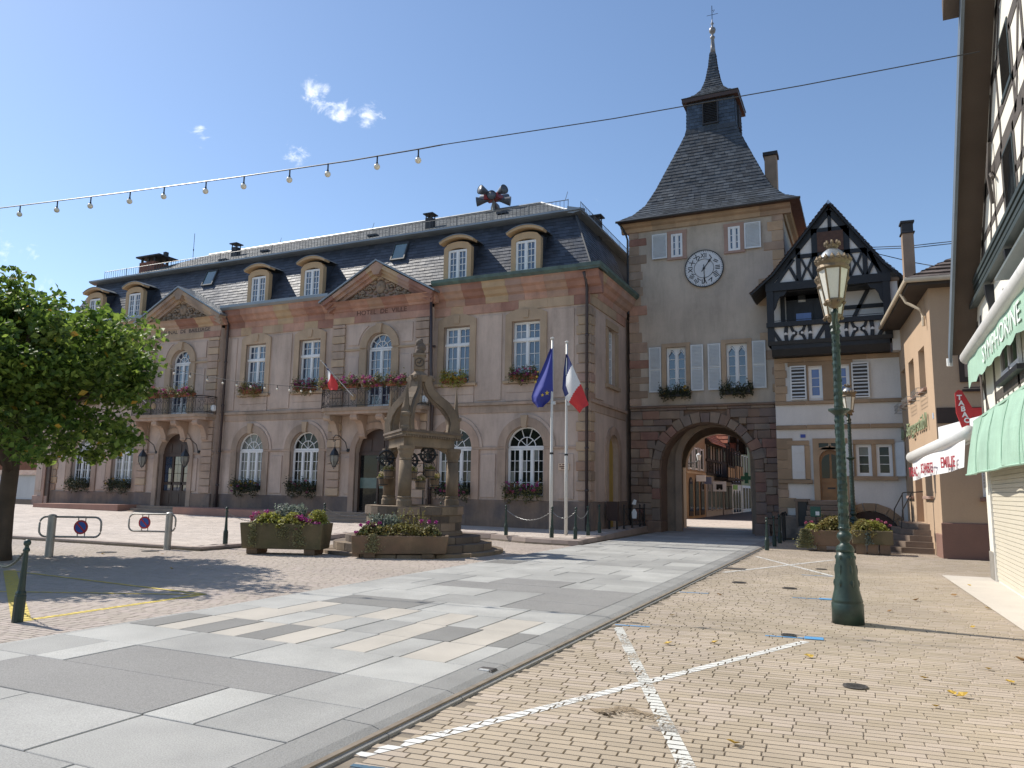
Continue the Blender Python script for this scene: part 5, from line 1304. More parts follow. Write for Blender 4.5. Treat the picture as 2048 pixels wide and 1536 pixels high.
t = MB(); t.box(.28,.42,.0,.012,3.72,3.88); lb(t, 'house_number_plate', mat('pale_blue_plate', (.45,.55,.68), .4, .05))
# roof: eaves, gutter with downpipe, interlocking tiles
t = MB(); t.box(-.45,6.9,-6.3,.55,7.30,7.42); lb(t, 'eaves_soffit', mat('dark_eaves_wood', (.055,.04,.03), .8, .15), GH)
GUT = mat('cream_gutter', (.55,.46,.34), .5, .1, 4)
t = MB(); t.tube([(7.2,.60,7.42),(-.50,.60,7.45),(-.50,-6,7.45)], .075, 8); lb(t, 'gutter', GUT); t = MB(); t.tube([(.75,.58,7.38),(.72,.45,7.1),(.55,.15,6.85),(.5,.08,6.6),(.5,.08,6.35)], .045, 8); lb(t, 'downpipe', GUT)
rfb = MB(); rfb.add([(-.5,.6,7.46),(7,.6,7.46),(7,-6,7.46),(-.5,-6,7.46),(2.6,-3,9.6),(7,-3,9.6)], [(0,1,5,4),(0,4,3),(2,3,4,5),(1,2,5)]); rfo = lb(rfb, 'roof', SLATED)
TLB = mat('brown_roof_tiles', (.12,.09,.075), .8, .2, 3, .2, 30, isl=.3)
s_ = MB(); slates(s_, (-.5,-6,7.47),(-.5,.6,7.47),(2.6,-3,9.62),(2.6,-3,9.62),.26,.30,.05,.01); slates(s_, (-.5,.6,7.47),(7,.6,7.47),(7,-3,9.62),(2.6,-3,9.62),.26,.30,.05,.01); q = lb(s_, 'roof_tiles', TLB, rfo); q['kind'] = 'stuff'
# tall brick chimney
t = MB(); t.cbox(4.5,4.86,-.42,-.08,7.3,10.4,.01); ch = lb(t, 'chimney', BRS)
t = MB(); t.cbox(4.46,4.90,-.46,-.04,10.36,10.42,.01); t.cbox(4.46,4.90,-.46,-.04,10.72,10.80,.01); [t.box(4.5+.1*k,4.55+.1*k,-.42,-.08,10.42,10.72) for k in range(4)]; lb(t, 'chimney_pot', DKM, ch)
# front: rolled window, dark band, TABAC sign
BRF = mat('dark_brown_frame', (.05,.032,.025), .6, .1)
t = MB(); [t.box(-.05,.02,-a,-b,c_,d_) for a, b, c_, d_ in ((.74,.62,4.66,6.16),(2.3,2.18,4.66,6.16),(2.18,.74,4.66,4.78),(2.18,.74,6.04,6.16))]; f = lb(t, 'window_frame', BRF)
t = MB(); [t.box(-.03-(k % 2)*.006,.0,-2.18,-.74,4.8+k*.052,4.8+k*.052+.046) for k in range(23)]; lb(t, 'roller_shutter', mat('brown_roller', (.35,.26,.21), .6, .06), f)
t = MB(); t.box(-.06,.02,-2.3,-.66,4.40,4.46); [t.tube([(-.12,-2.3,z_),(-.12,-.68,z_)], .012, 4) for z_ in (4.5,4.4)]; lb(t, 'flower_rack', BRF, f)
t = MB(); t.box(-.03,.0,-1.2,-.02,3.56,3.98); lb(t, 'dark_fascia', BRF)
t = MB(); t.box(-.02,.02,-2.3,-.98,1.62,2.5); f = lb(t, 'window', WHITE); t = MB(); t.box(-.025,-.02,-2.2,-1.05,1.7,2.45); lb(t, 'pane', GLD, f)
t = MB(); [t.box(-.05,-.03,-2.25,-1.0,1.85+k*.09,1.85+k*.09+.07) for k in range(8)]; lb(t, 'roller_shutter', ROL, f); t = MB(); t.cbox(-.12,.0,-2.4,-.9,1.5,1.6,.01); lb(t, 'window_sill', BRP)

# ------------------------------------------------------------------ tabac awning and sign
WCL = mat('white_awning_cloth', (.74,.74,.73), .8, .04, 2); REDP = mat('red_sign', (.50,.03,.035), .4, .05); WAL = mat('white_aluminium', (.70,.69,.66), .4, .05)
aw = frame_thing('tabac_awning', 'white rolled shop awning with red lettering on its valance', 'awning', (1.02,22.6), (1.9,18.3))
t = MB(); t.tube([(.30,0,2.60),(4.6,0,2.92)], .15, 14); aw_t = t.build('roller_cassette', WAL, aw, True, local=True)
t = MB(); N = 12
for k in range(N):
    s0, s1 = .45+4.15*k/N, .45+4.15*(k+1)/N; wv = lambda s: .025*math.sin(s*2.4)
    t.add([(s0,-.06+wv(s0),2.44+.075*s0*.98),(s1,-.06+wv(s1),2.44+.075*s1*.98),(s1,-.09+wv(s1)*2,1.98+.05*s1),(s0,-.09+wv(s0)*2,1.98+.05*s0)], [(0,1,2,3)])
t.build('valance', WCL, aw, local=True)
LRED = mat('red_letters', (.33,.035,.05), .7, .05)
for txt, s_c, wd, zc in (('TABAC', 1.0, .75, 2.10), ('SCHWERTZ', 2.15, .95, 2.16), ('EMILIE', 3.7, .95, 2.24)):
    text_part('lettering', txt, .33, LRED, aw, (s_c,-.175,zc), (R(90),0,0), .003, local=True, width=wd, bold=.006)
t = MB(); t.box(1.6,4.8,.28,.6,2.95,3.28); t.build('cassette_box', WCL, aw, local=True)
for s in (1.3, 4.3): t = MB(); t.tube([(s,.0,2.7),(s,.6,3.0)], .03, 5); t.build('awning_arm', WAL, aw, local=True)
sg = thing('tabac_sign', 'red hexagonal hanging sign reading TABAC', 'sign', (2.0, 19.0, 3.1))
t = MB(); t.prism([(1.82,3.86),(1.88,3.92),(1.95,3.90),(2.13,3.50),(2.13,3.40),(2.03,3.06),(1.97,3.02),(1.92,3.06),(1.82,3.42)], 18.96, 19.06); t.build('panel', REDP, sg)
t = MB(); t.box(2.12,2.6,18.98,19.04,3.28,3.52); t.build('bracket_panel', REDP, sg)
for k, ch_ in enumerate('TABAC'): text_part('letter', ch_, .15, WHITE, sg, (1.895+k*.027,18.955,3.70-k*.125), (R(90),0,0), .002, bold=.006)

# ------------------------------------------------------------------ timbered shop on the right
SX = 2.2
sh_ = thing('timbered_shop', 'tall cream half-timbered shop with steep roof overhang and green awnings', 'house', (SX, 14, 0))
CRM = mat('cream_infill', (.74,.70,.60), .9, .03, 1, .1, 40); GTM = mat('grey_brown_timber', (.085,.07,.058), .75, .2, 5, .25, 24, objv=.1); DGM = mat('dark_green_trim', (.045,.06,.06), .5, .1)
def gz(y): return 4.95+(18.25-y)*.935        # underside of the roof along the gable
t = MB(); t.prism([(18.1,0),(18.1,gz(18.1)),(9.6,gz(9.6)),(1.5,gz(9.6)-7.5),(1.5,0)], SX, SX+.4, 'yz'); t.prism([(18.1,0),(18.1,5),(1.5,5),(1.5,0)], SX+6, SX+6.2, 'yz'); t.box(SX+.4,SX+6,18.0,18.1,0,5.1); t.build('wall', CRM, sh_)
t = MB(); o_ = .42
t.add([(SX-o_,18.6,gz(18.6)),(SX+7,18.6,gz(18.6)),(SX+7,9.4,gz(9.4)),(SX-o_,9.4,gz(9.4)),(SX-o_,18.6,gz(18.6)+.22),(SX+7,18.6,gz(18.6)+.22),(SX+7,9.4,gz(9.4)+.22),(SX-o_,9.4,gz(9.4)+.22)], [(0,1,2,3),(7,6,5,4),(0,4,5,1),(1,5,6,2),(2,6,7,3),(3,7,4,0)])
SOF = mat('brown_soffit_boards', (.10,.075,.058), .8, .12, 3, .1, 30); rfs = t.build('roof', SOF, sh_)
t = MB(); t.beam((SX-o_-.02,18.62,gz(18.62)-.04),(SX-o_-.02,9.4,gz(9.4)-.04),.30,.05,(-1,0,0)); t.build('verge_board', mat('blue_grey_verge', (.13,.16,.19), .5, .1), rfs)
t = MB(); t.add([(SX-.72,13.55,gz(13.55)+.10),(SX+.4,13.55,gz(13.55)+.10),(SX+.4,9.4,gz(9.4)+.1),(SX-.72,9.4,gz(9.4)+.1),(SX-.72,13.55,gz(13.55)+.4),(SX+.4,13.55,gz(13.55)+.4),(SX+.4,9.4,gz(9.4)+.4),(SX-.72,9.4,gz(9.4)+.4)], [(0,1,2,3),(7,6,5,4),(0,4,5,1),(1,5,6,2),(2,6,7,3),(3,7,4,0)]); t.build('upper_roof', SOF, rfs)
MB().tube([(SX-o_-.05,18.7,gz(18.7)+.05),(SX-o_-.05,18.7,gz(18.7)-.12)], .06, 8).build('gutter_end', WAL, rfs)
def wt(p, q, wd, d=.010): return MB().beam((SX,p[0],p[1]),(SX,q[0],q[1]),wd,d,(-1,0,0)).build('timber', GTM, sh_)
wt((17.95,0.2),(17.95,gz(17.95)-.05),.26)
for z_, w_, a in ((5.75,.22,17.4),(6.42,.12,16.6),(7.15,.28,15.9),(7.72,.16,15.2),(8.55,.2,14.3),(9.3,.16,13.5)): wt((a,z_),(9.0,z_),w_)
for y_ in (16.3,14.75,13.85,12.75,11.4): wt((y_,5.75),(y_,min(7.15,gz(y_)-.1)),.13)
for y_ in (15.1,13.75,12.45,11.6): wt((y_,7.15),(y_,min(8.55,gz(y_)-.1)),.13)
for p, q in (((16.7,5.8),(16.2,6.6)),((15.6,5.8),(14.95,7.1)),((12.7,5.8),(11.9,7.1)),((15.0,7.2),(14.4,8.4)),((13.6,8.6),(13.1,9.2)),((12.4,7.2),(11.7,8.5))): wt(p, q, .12)
wt((17.1,gz(17.1)-.3),(11,gz(11)-.3),.16)
for y0_, y1_, z0, z1 in ((13.32,12.55,7.78,8.72),(13.72,12.85,6.08,7.04)):
    t = MB(); t.box(SX-.018,SX-.0,y1_,y0_,z0,z1); w0 = t.build('window', DGM, sh_); MB().box(SX-.022,SX-.018,y1_+.05,y0_-.05,z0+.05,z1-.05).build('pane', GLD, w0); MB().box(SX-.03,SX,y1_-.05,y0_+.05,z0-.06,z0).build('window_sill', DGM, w0)
t = MB(); t.tube([(SX-.06,14.6,6.55),(SX-.10,14.55,7.0),(SX-.06,14.5,7.6)], .035, 5); t.tube([(SX-.06,14.75,7.2),(SX-.08,14.3,6.9)], .03, 5); t.build('iron_ornament', GTM, sh_)
# pent roof over the first floor windows
t = MB(); t.add([(SX,18.0,5.62),(SX,6,5.62),(SX-.15,6,5.50),(SX-.15,18.0,5.50),(SX,18.0,5.45),(SX,6,5.45),(SX-.15,6,5.42),(SX-.15,18.0,5.42)], [(0,1,2,3),(7,6,5,4),(0,4,5,1),(1,5,6,2),(2,6,7,3),(3,7,4,0)]); t.build('pent_roof', DGM, sh_)
for k in range(3): MB().beam((SX-.02-.0*k,18.0,5.70+k*.09),(SX-.02,6,5.70+k*.09),.07,.06+.02*k,(-1,0,0)).build('moulding', DGM, sh_)
MB().prism([(SX-.02,5.12),(SX-.30,4.92),(SX-.30,4.88),(SX-.02,4.88)], 10.8, 13.3, 'xz').build('window_hood', mat('lead_grey', (.16,.19,.19), .5, .1), sh_)
for y_ in (15.6, 13.4): MB().prism([(SX,5.38),(SX-.14,5.38),(SX-.13,5.2),(SX-.10,5.05),(SX-.07,4.9),(SX-.04,4.7),(SX,4.6)], y_-.06, y_+.06, 'xz').build('hood_bracket', BLW, sh_)
t = MB(); [t.box(SX-.06,SX-.01,a,b,c_,d_) for a, b, c_, d_ in ((13.4,13.48,3.6,4.98),(14.2,14.32,3.6,4.98),(15.0,15.08,3.6,4.98),(13.48,15.0,4.9,4.98),(13.48,15.0,3.6,3.7))]; w0 = t.build('window', WHITE, sh_)
for a, b in ((13.48,14.2),(14.32,15.0)): MB().box(SX-.03,SX-.02,a,b,3.7,4.9).build('pane', GLD, w0)
MB().box(SX-.12,SX,13.2,15.3,3.50,3.58).build('window_sill', BLW, sh_)
for p, q, w_ in (((17.4,3.2),(17.4,5.2),.14),((17.95,4.85),(16.4,4.85),.16),((17.7,3.9),(17.1,3.2),.13),((16.2,3.2),(16.2,5.2),.16),((13.8,3.2),(13.8,5.2),.16),((16.2,3.42),(6,3.42),.16)): wt(p, q, w_)
for k in range(4): wt((15.9-.5*k,3.34),(15.7-.5*k,3.05),.08)
# upper rolled awning with SYMPHORINE valance, lower sunscreen
GRN = mat('pale_green_canvas', (.34,.51,.39), .85, .10, 1.6, .3, 9, streak=.15)
a1 = thing('green_awning', 'pale green awning valance lettered SYMPHORINE under a white roller tube', 'awning', (SX-.2, 15, 3.8))
MB().tube([(SX-.22,18.0,4.46),(SX-.22,6,4.46)], .135, 14).build('roller_tube', WAL, a1, True)
t = MB(); N = 40
for k in range(N):
    y0_, y1_ = 17.85-11.8*k/N, 17.85-11.8*(k+1)/N; f = lambda y_: SX-.24+.008*math.sin(y_*5); zb = lambda y_: 3.82+.035*math.sin(y_*6.3)
    t.add([(f(y0_),y0_,4.36),(f(y1_),y1_,4.36),(f(y1_)-.004,y1_,zb(y1_)),(f(y0_)-.004,y0_,zb(y0_))], [(0,1,2,3)])
t.build('valance', GRN, a1)
MLET = mat('pale_letters', (.72,.78,.72), .7, .04)
text_part('lettering', 'SYMPHORINE', .42, MLET, a1, (SX-.258,13.65,3.95), (R(90),0,R(-90)), .004, width=3.7)
a2 = thing('green_sunscreen', 'large plain pale green awning hanging over the shop front', 'awning', (SX-.2, 13, 2.1))
t = MB(); N = 60
for k in range(N):
    y0_, y1_ = 17.9-11.5*k/N, 17.9-11.5*(k+1)/N; f = lambda y_: SX-.20-.02*math.sin(y_*3); h = lambda y_: SX-.36+.05*math.sin(y_*2.3)
    def cp(y_, v): return (f(y_)+(h(y_)-f(y_))*v-.035*math.sin(v*math.pi)*(1+math.sin(y_*1.7))-.005*math.sin(y_*7+v*5)*v, y_, 3.10+(2.05+.02*math.sin(y_*4)-3.10)*v)
    for j in range(6): t.add([cp(y0_,j/6),cp(y1_,j/6),cp(y1_,(j+1)/6),cp(y0_,(j+1)/6)], [(0,1,2,3)])
cv = t.build('canvas', GRN, a2, True)
for ys_ in (16.4,14.9,13.4,11.9): MB().tube([(SX-.215-.045*math.sin(v*math.pi)-.16*v, ys_, 3.1-1.05*v) for v in np.linspace(0,1,6)], .008, 4).build('seam', GRN, cv)
MB().tube([(SX-.37+.03*math.sin(q*2.3),q,2.05) for q in np.linspace(17.9,6.5,24)], .018, 6).build('hem', GRN, cv); MB().box(SX-.2,SX+.02,6.4,17.9,3.10,3.14).build('cover_board', GRN, a2)
# shop front below
t = MB(); t.box(SX-.03,SX+.02,17.55,18.15,0,3.0); t.build('cream_pier', CRM, sh_); MB().cbox(SX-.05,SX+.02,17.5,18.16,-.02,.55,.01).build('pier_base', mat('grey_pier_base', (.24,.22,.19), .9, .15, 3, .2, 30), sh_)
t = MB(); [t.box(SX-.015-(k % 2)*.008,SX+.0,8,17.45,.05+k*.075,.05+k*.075+.066) for k in range(32)]; t.build('roller_shutter', mat('cream_roller', (.60,.55,.44), .6, .04), sh_); MB().box(SX-.05,SX,17.45,17.52,0,2.6).build('shutter_rail', WAL, sh_)
MB().add([(SX-.9,18.3,.008),(SX+.1,18.3,.008),(SX+.1,5,.008),(SX-.25,5,.008)], [(0,1,2,3)]).build('door_sill_paving', mat('pale_concrete', (.55,.50,.43), .85, .08, 1), sh_)

# ------------------------------------------------------------------ street seen through the gate
OCH = mat('orange_render', (.28,.185,.105), .9, .08, 1); GRY = mat('pale_grey_wall', (.34,.31,.28), .9, .08, 1); GNW = mat('pale_green_wall', (.35,.37,.22), .9, .08, 1); YLW = mat('sand_wall', (.42,.32,.19), .9, .08, 1); BLUW = mat('lilac_wall', (.30,.33,.46), .9, .06, 1)
RTL = mat('red_roof_tiles', (.36,.13,.075), .85, .15, 2, .2, 20, isl=.3); DKW = mat('dark_brown_boards', (.028,.02,.016), .8, .2, 4); SHOPG = glass('shop_glass', (.03,.03,.03), .06, 1.6)
def street_house(label, y0, y1, m, eave, ridge, x=-10.0, gable=False, roofm=RTL, over=.5):
    h = thing('street_house', label, 'house', (x-3, (y0+y1)/2, 0))
    MB().box(x-7,x,y0+.02,y1-.02,0,eave).build('wall', m, h); c = (y0+y1)/2
    if gable:
        t = MB(); t.prism([(y0,eave),(y1,eave),(c,ridge)], x-6, x-.02, 'yz'); t.build('gable', DKW, h)
        for s in (-1,1):
            e = y0-.3 if s < 0 else y1+.3; t = MB(); sl = MB(); A = [(x+over,e,eave-.2),(x-7,e,eave-.2),(x-7,c,ridge+.1),(x+over,c,ridge+.1)]
            slates(sl, *A, .3, .35, .04, .01); t.add(A, [(0,1,2,3)]); r_ = t.build('roof', DKW, h); q = sl.build('roof_tiles', roofm, r_); q['kind'] = 'stuff'
            MB().beam((x+over+.03,e,eave-.2),(x+over+.03,c,ridge+.1),.3,.08,(1,0,0)).build('barge_board', DKW, h)
    else:
        A = [(x+over,y0,eave-.1),(x+over,y1,eave-.1),(x-4,y1,ridge),(x-4,y0,ridge)]; t = MB(); t.add(A, [(0,1,2,3)]); t.prism([(x+over,eave-.12),(x-4,ridge-.05),(x-4,eave)], y0+.02, y0+.05, 'xz'); r_ = t.build('roof', DKW, h); sl = MB(); slates(sl, *A, .3, .3, .04, .01); q = sl.build('roof_tiles', roofm, r_); q['kind'] = 'stuff'
    return h
def sw_(h, y0, y1, z0, z1, x=-10.0, gm=SHOPG, fm=WHITE, d=.0, nm='window'):
    f = MB().box(x-.02,x+.05+d,y0,y1,z0,z1).build(nm, fm, h); MB().box(x+.05+d,x+.056+d,y0+.07,y1-.07,z0+.08,z1-.08).build('pane', gm, f); return f
X0 = -10.0
h1 = street_house('orange rendered shop house with grey shutters seen through the archway', 46.9, 52.8, OCH, 7.0, 11)
for k in range(3): 
    sw_(h1, 47.5+k*1.75, 48.2+k*1.75, 3.1, 4.5); [MB().box(X0,X0+.07,a,a+.34,3.05,4.55).build('shutter', mat('grey_shutter', (.40,.41,.41), .7, .05), h1) for a in (47.12+k*1.75,48.24+k*1.75)]
    MB().prism([(47.3+k*1.8,.2),(48.5+k*1.8,.2)]+arc(47.9+k*1.8,2.0,.6,0,math.pi,8), X0, X0+.05, 'yz').build('shop_window', DKW, h1); MB().prism([(47.45+k*1.8,.5),(48.35+k*1.8,.5)]+arc(47.9+k*1.8,2.0,.45,0,math.pi,8), X0+.05, X0+.06, 'yz').build('pane', SHOPG, h1)
sw_(h1, 48.6,49.3,5.4,6.4); MB().box(X0,X0+.06,46.9,52.8,2.82,2.95).build('string_course', TAN, h1)
h2 = street_house('timbered house with wooden gallery and red tiled roof beyond the orange shop', 52.9, 59.4, GRY, 5.1, 9.5)
for a in (53.2,54.3,55.4,56.4,57.4,58.5): MB().box(X0,X0+.08,a,a+.18,2.9,5.1).build('timber', DKW, h2)
for z_ in (2.85,3.8,4.95): MB().box(X0,X0+.09,52.95,59.35,z_,z_+.17).build('timber', DKW, h2)
for k in range(4): MB().beam((X0+.02,53.4+k*.55,2.95),(X0+.02,53.9+k*.55,3.8),.1,.05,(1,0,0)).build('timber', DKW, h2); MB().beam((X0+.02,53.9+k*.55,2.95),(X0+.02,53.4+k*.55,3.8),.1,.05,(1,0,0)).build('timber', DKW, h2)
for a in (53.7,56.8): sw_(h2, a, a+.7, 3.95, 4.9, gm=GLD, fm=DKW)
MB().box(X0,X0+1.0,56.0,59.3,2.55,2.75).build('gallery_floor', DKW, h2); MB().box(X0+.92,X0+1.0,56.0,59.3,3.5,3.62).build('gallery_rail', DKW, h2); MB().box(X0+.93,X0+.97,56.1,59.2,2.78,3.48).build('gallery_panel', mat('tan_panel', (.36,.25,.15), .8, .1, 4), h2)
for a in (56.0,57.1,58.2,59.2): MB().box(X0+.9,X0+1.0,a,a+.12,2.7,5.0).build('post', DKW, h2)
for a in (53.3,54.9,56.5,57.9): sw_(h2, a, a+1.2, .4, 2.3, fm=mat('grey_shopfront', (.30,.27,.25), .7, .08), nm='shop_window')
h3 = street_house('dark boarded gable house with tan wooden balcony', 59.5, 63.5, DKW, 5.6, 9.6, gable=True)
MB().box(X0+.1,X0+1.0,59.7,63.3,2.6,2.75).build('balcony_floor', DKW, h3); MB().box(X0+.95,X0+1.0,59.7,63.3,2.78,3.7).build('balcony_panel', mat('tan_panel', (.36,.25,.15), .8, .1, 4), h3)
for a in (59.9,61.2,62.4): MB().box(X0+1.0,X0+1.04,a,a+.1,2.75,3.75).build('post', DKW, h3); sw_(h3, a, a+.8, 4.0, 5.2, gm=GLD, fm=DKW)
MB().box(X0,X0+.06,59.6,63.4,0,2.5).build('shopfront', mat('grey_shopfront', (.30,.27,.25), .7, .08), h3); sw_(h3, 59.9,61.3,.4,2.2,d=.06,fm=DKW,nm='shop_window'); sw_(h3, 61.7,63.2,.4,2.2,d=.06,fm=DKW,nm='shop_window')
h4 = street_house('lilac timbered house with dark gable above a white arcaded shop', 63.6, 68.4, BLUW, 5.2, 9.8, gable=True)
for a in (63.6,65.0,66.6,68.2): MB().box(X0,X0+.1,a,a+.2,2.4,5.2).build('timber', DKW, h4)
for z_ in (2.4,3.5,5.0): MB().box(X0,X0+.11,63.6,68.4,z_,z_+.18).build('timber', DKW, h4)
for a in (64.0,65.6,67.1): sw_(h4, a, a+.75, 3.75, 4.9, gm=GLD, fm=DKW)
MB().box(X0,X0+.07,63.65,68.35,0,2.35).build('shopfront', WHITE, h4); MB().box(X0+.07,X0+.1,64.0,66.3,1.95,2.32).build('shop_sign', mat('leaf_green_sign', (.22,.42,.08), .6, .1, 8), h4)
for k in range(3): MB().prism([(64.0+k*1.45,.1),(65.1+k*1.45,.1)]+arc(64.55+k*1.45,1.35,.55,0,math.pi,8), X0+.07, X0+.09, 'yz').build('arch_opening', GLD, h4)
h5 = street_house('pale green rendered house with white framed shop door', 68.5, 74.8, GNW, 8.6, 12)
for a in (69.2,70.8,72.4): sw_(h5, a, a+.8, 3.4, 5.0, gm=GLD)
MB().box(X0,X0+.06,69.0,74.2,0,2.35).build('shopfront', WHITE, h5); [sw_(h5, a, a+1.4, .2, 2.2, d=.06, nm='shop_window') for a in (69.2,70.9,72.6)]
h6 = street_house('narrow sand coloured house farthest down the street', 74.9, 81, YLW, 8.2, 12); [sw_(h6, 76+2*k, 76.8+2*k, 3.4, 4.9, gm=GLD) for k in range(2)]; sw_(h6, 76,78,.3,2.3,nm='shop_window')
h7 = thing('street_house', 'plain sand coloured house closing the end of the street', 'house', (-4, 92, 0)); MB().box(-14,6,90,98,0,8).build('wall', YLW, h7); MB().prism([(89.6,8),(98.4,8),(94,12.5)], -14.3, 6.3, 'yz').build('roof', RTL, h7); [sw_(h7, 0,0,0,0) for _ in ()]
h8 = thing('street_house', 'brown rendered house on the right side of the street behind the tower', 'house', (1.5, 55, 0)); MB().box(-2.6,6,37,70,0,6.8).build('wall', BEI, h8); MB().prism([(-3,6.8),(6.4,6.8),(1.7,10.5)], 36.8, 70, 'xz').build('roof', RTL, h8)
# signs in the street
cr = thing('pharmacy_cross', 'dark green pharmacy cross sign on a bracket beyond the archway', 'sign', (-5.25, 38, 2.1))
GCR = mat('cross_green', (.008,.085,.05), .5, .1)
t = MB(); t.box(-5.34,-5.16,37.95,38.08,2.10,2.62); t.build('upright_panel', GCR, cr); t = MB(); t.box(-5.52,-5.342,37.96,38.07,2.27,2.45); t.box(-5.158,-4.98,37.96,38.07,2.27,2.45); t.build('cross_arm', GCR, cr); MB().tube([(-4.98,38.02,2.36),(-3.2,38.02,2.36)], .03, 5).build('bracket', IRON, cr)
s1 = thing('shop_sign', 'white hanging shop sign with a black emblem in the street', 'sign', (-9.6,55,2.0)); MB().box(-9.9,-9.0,54.95,55.05,1.75,2.45).build('panel', WHITE, s1); t = MB(); t.box(-9.66,-9.24,54.93,54.95,1.95,2.25); t.lathe([(.001,0),(.09,0),(.09,.02),(.001,.02)], (-9.58,54.93,1.95), 10, 'y'); t.lathe([(.001,0),(.09,0),(.09,.02),(.001,.02)], (-9.32,54.93,1.95), 10, 'y'); t.build('emblem', IRON, s1)
s2 = thing('shop_sign', 'cluster of blue and white shop signs on the orange house', 'sign', (-9.8,49.5,2.3)); MB().box(-9.95,-9.35,49.4,49.5,2.35,2.75).build('panel', WHITE, s2); MB().box(-9.55,-9.1,50.0,50.1,2.2,2.65).build('panel', mat('slate_blue_sign', (.12,.14,.22), .6, .1, 9), s2)
wl = thing('wrought_iron_lamp', 'small lantern on a curled iron bracket in the street beyond the gate', 'lamp', (-8.5,40,3.1))
t = MB(); t.tube([(-8.9,40,3.0),(-8.5,40,3.15),(-8.1,40,3.2),(-7.9,40,3.3)], .02, 5); [t.tube([(-8.6+.12*k+.1*math.cos(a),40,3.05+.1*math.sin(a)) for a in np.linspace(0,5.5,10)], .012, 4) for k in range(4)]; t.build('bracket', IRON, wl)
t = MB(); t.lathe([(.07,3.3),(.13,3.55),(.13,3.57),(.02,3.68)], (-7.9,40,0), 6); t.build('lantern', SHUT, wl)
# low wall and buildings at the far left behind the tree
bl = thing('brick_outbuilding', 'red brick building far off behind the tree', 'building', (-56,34,0)); MB().box(-62,-46,34,40,0,5.5).build('wall', mat('orange_brick', (.32,.13,.07), .9, .2, 3, .2, 20), bl); MB().prism([(33.6,5.5),(40.4,5.5),(37,8.5)], -62.4, -45.6, 'yz').build('roof', RTL, bl); sw_b = MB().box(-47.6,-46.8,33.95,34.0,1.9,2.9).build('window', WHITE, bl)
ww = thing('garden_wall', 'low white rendered wall with tiled coping beside the annexe', 'wall', (-45,30.5,0)); MB().box(-56,-40.4,30.5,30.8,.6,2.1).build('render', WPL, ww); MB().prism([(30.35,2.1),(30.95,2.1),(30.65,2.4)], -56, -40.4, 'yz').build('coping', TIL, ww); MB().cbox(-56,-40.4,30.4,30.9,0,.6,.02).build('base', ASHG, ww)
# ------------------------------------------------------------------ foliage helpers
def leaf_mesh(name, pts, size, m, flat=.5, seed=1, jitter=.5, shape='leaf'):
    """one mesh of small folded leaf faces at the given points"""
    rng = np.random.default_rng(seed); n = len(pts); pts = np.asarray(pts)
    nr = rng.normal(size=(n,3)); nr[:,2] = np.abs(nr[:,2])+flat; nr /= np.linalg.norm(nr, axis=1)[:,None]
    a = rng.normal(size=(n,3)); a -= (a*nr).sum(1)[:,None]*nr; a /= np.linalg.norm(a, axis=1)[:,None]; b = np.cross(nr, a)
    s = (size*(1+jitter*(rng.random(n)-.5)))[:,None] if np.ndim(size) == 0 else (size*(1+jitter*(rng.random(n)-.5)))[:,None]
    # leaf: base, two shoulders, tip, folded a little along the midrib
    P = np.stack([pts-a*s*.5, pts+b*s*.36+a*s*.02+nr*s*.10, pts+a*s*.55, pts-b*s*.36+a*s*.02+nr*s*.10], 1).reshape(-1,3)
    F = np.arange(n*4).reshape(n,4)
    return np_mesh(name, P, F, m)
def leaf_obj(name, pts, size, m, parent, flat=.5, seed=1, kind=None):
    off = np.array(top_of(parent).location) if parent else 0
    o = bpy.data.objects.new(name, leaf_mesh(name, np.asarray(pts)-off, size, m, flat, seed)); COL.objects.link(o); o.parent = parent
    if kind: o['kind'] = kind
    return o
def leaf_mat(name, col, col2, isl=.45, trans=.35):
    m = mat(name, col, .55, .15, 1.2, isl=isl, col2=col2, fine=0)
    t_ = m.node_tree; b_ = t_.nodes['Principled BSDF']; out = t_.nodes['Material Output']
    tl = t_.nodes.new('ShaderNodeBsdfTranslucent'); src = b_.inputs['Base Color'].links[0].from_socket
    mx = t_.nodes.new('ShaderNodeMixShader'); mx.inputs[0].default_value = trans
    t_.links.new(src, tl.inputs[0]); t_.links.new(b_.outputs[0], mx.inputs[1]); t_.links.new(tl.outputs[0], mx.inputs[2]); t_.links.new(mx.outputs[0], out.inputs['Surface'])
    return m
LIN = leaf_mat('linden_leaf', (.10,.185,.028), (.18,.25,.045), .5, .45)
GERG = leaf_mat('geranium_leaf', (.11,.135,.045), (.19,.15,.06), .4)
DRY = leaf_mat('dry_foliage', (.30,.225,.075), (.20,.19,.06), .4); SILV = leaf_mat('silver_foliage', (.25,.28,.24), (.18,.22,.17), .3); LIME = leaf_mat('yellow_green_foliage', (.36,.34,.07), (.24,.26,.06), .4); DKG = leaf_mat('dark_green_foliage', (.05,.07,.03), (.085,.085,.04), .4)
TRL = leaf_mat('grey_green_trailer', (.36,.34,.20), (.25,.25,.12), .35)
MAG = leaf_mat('magenta_petal', (.42,.03,.26), (.34,.05,.22), .3, .3); PNKP = leaf_mat('pink_petal', (.45,.12,.22), (.36,.08,.14), .3, .3); YEL_ = leaf_mat('yellow_petal', (.52,.36,.04), (.45,.25,.03), .3, .3); CRMP = leaf_mat('cream_petal', (.58,.46,.26), (.62,.54,.40), .25, .3)
BARK = mat('linden_bark', (.095,.07,.05), .9, .25, 4, .6, 18, streak=.3)
TERC = mat('terracotta_box', (.32,.11,.06), .8, .12, 5); SOIL = mat('soil', (.04,.03,.02), .95, .2, 10)
rng = np.random.default_rng(3)

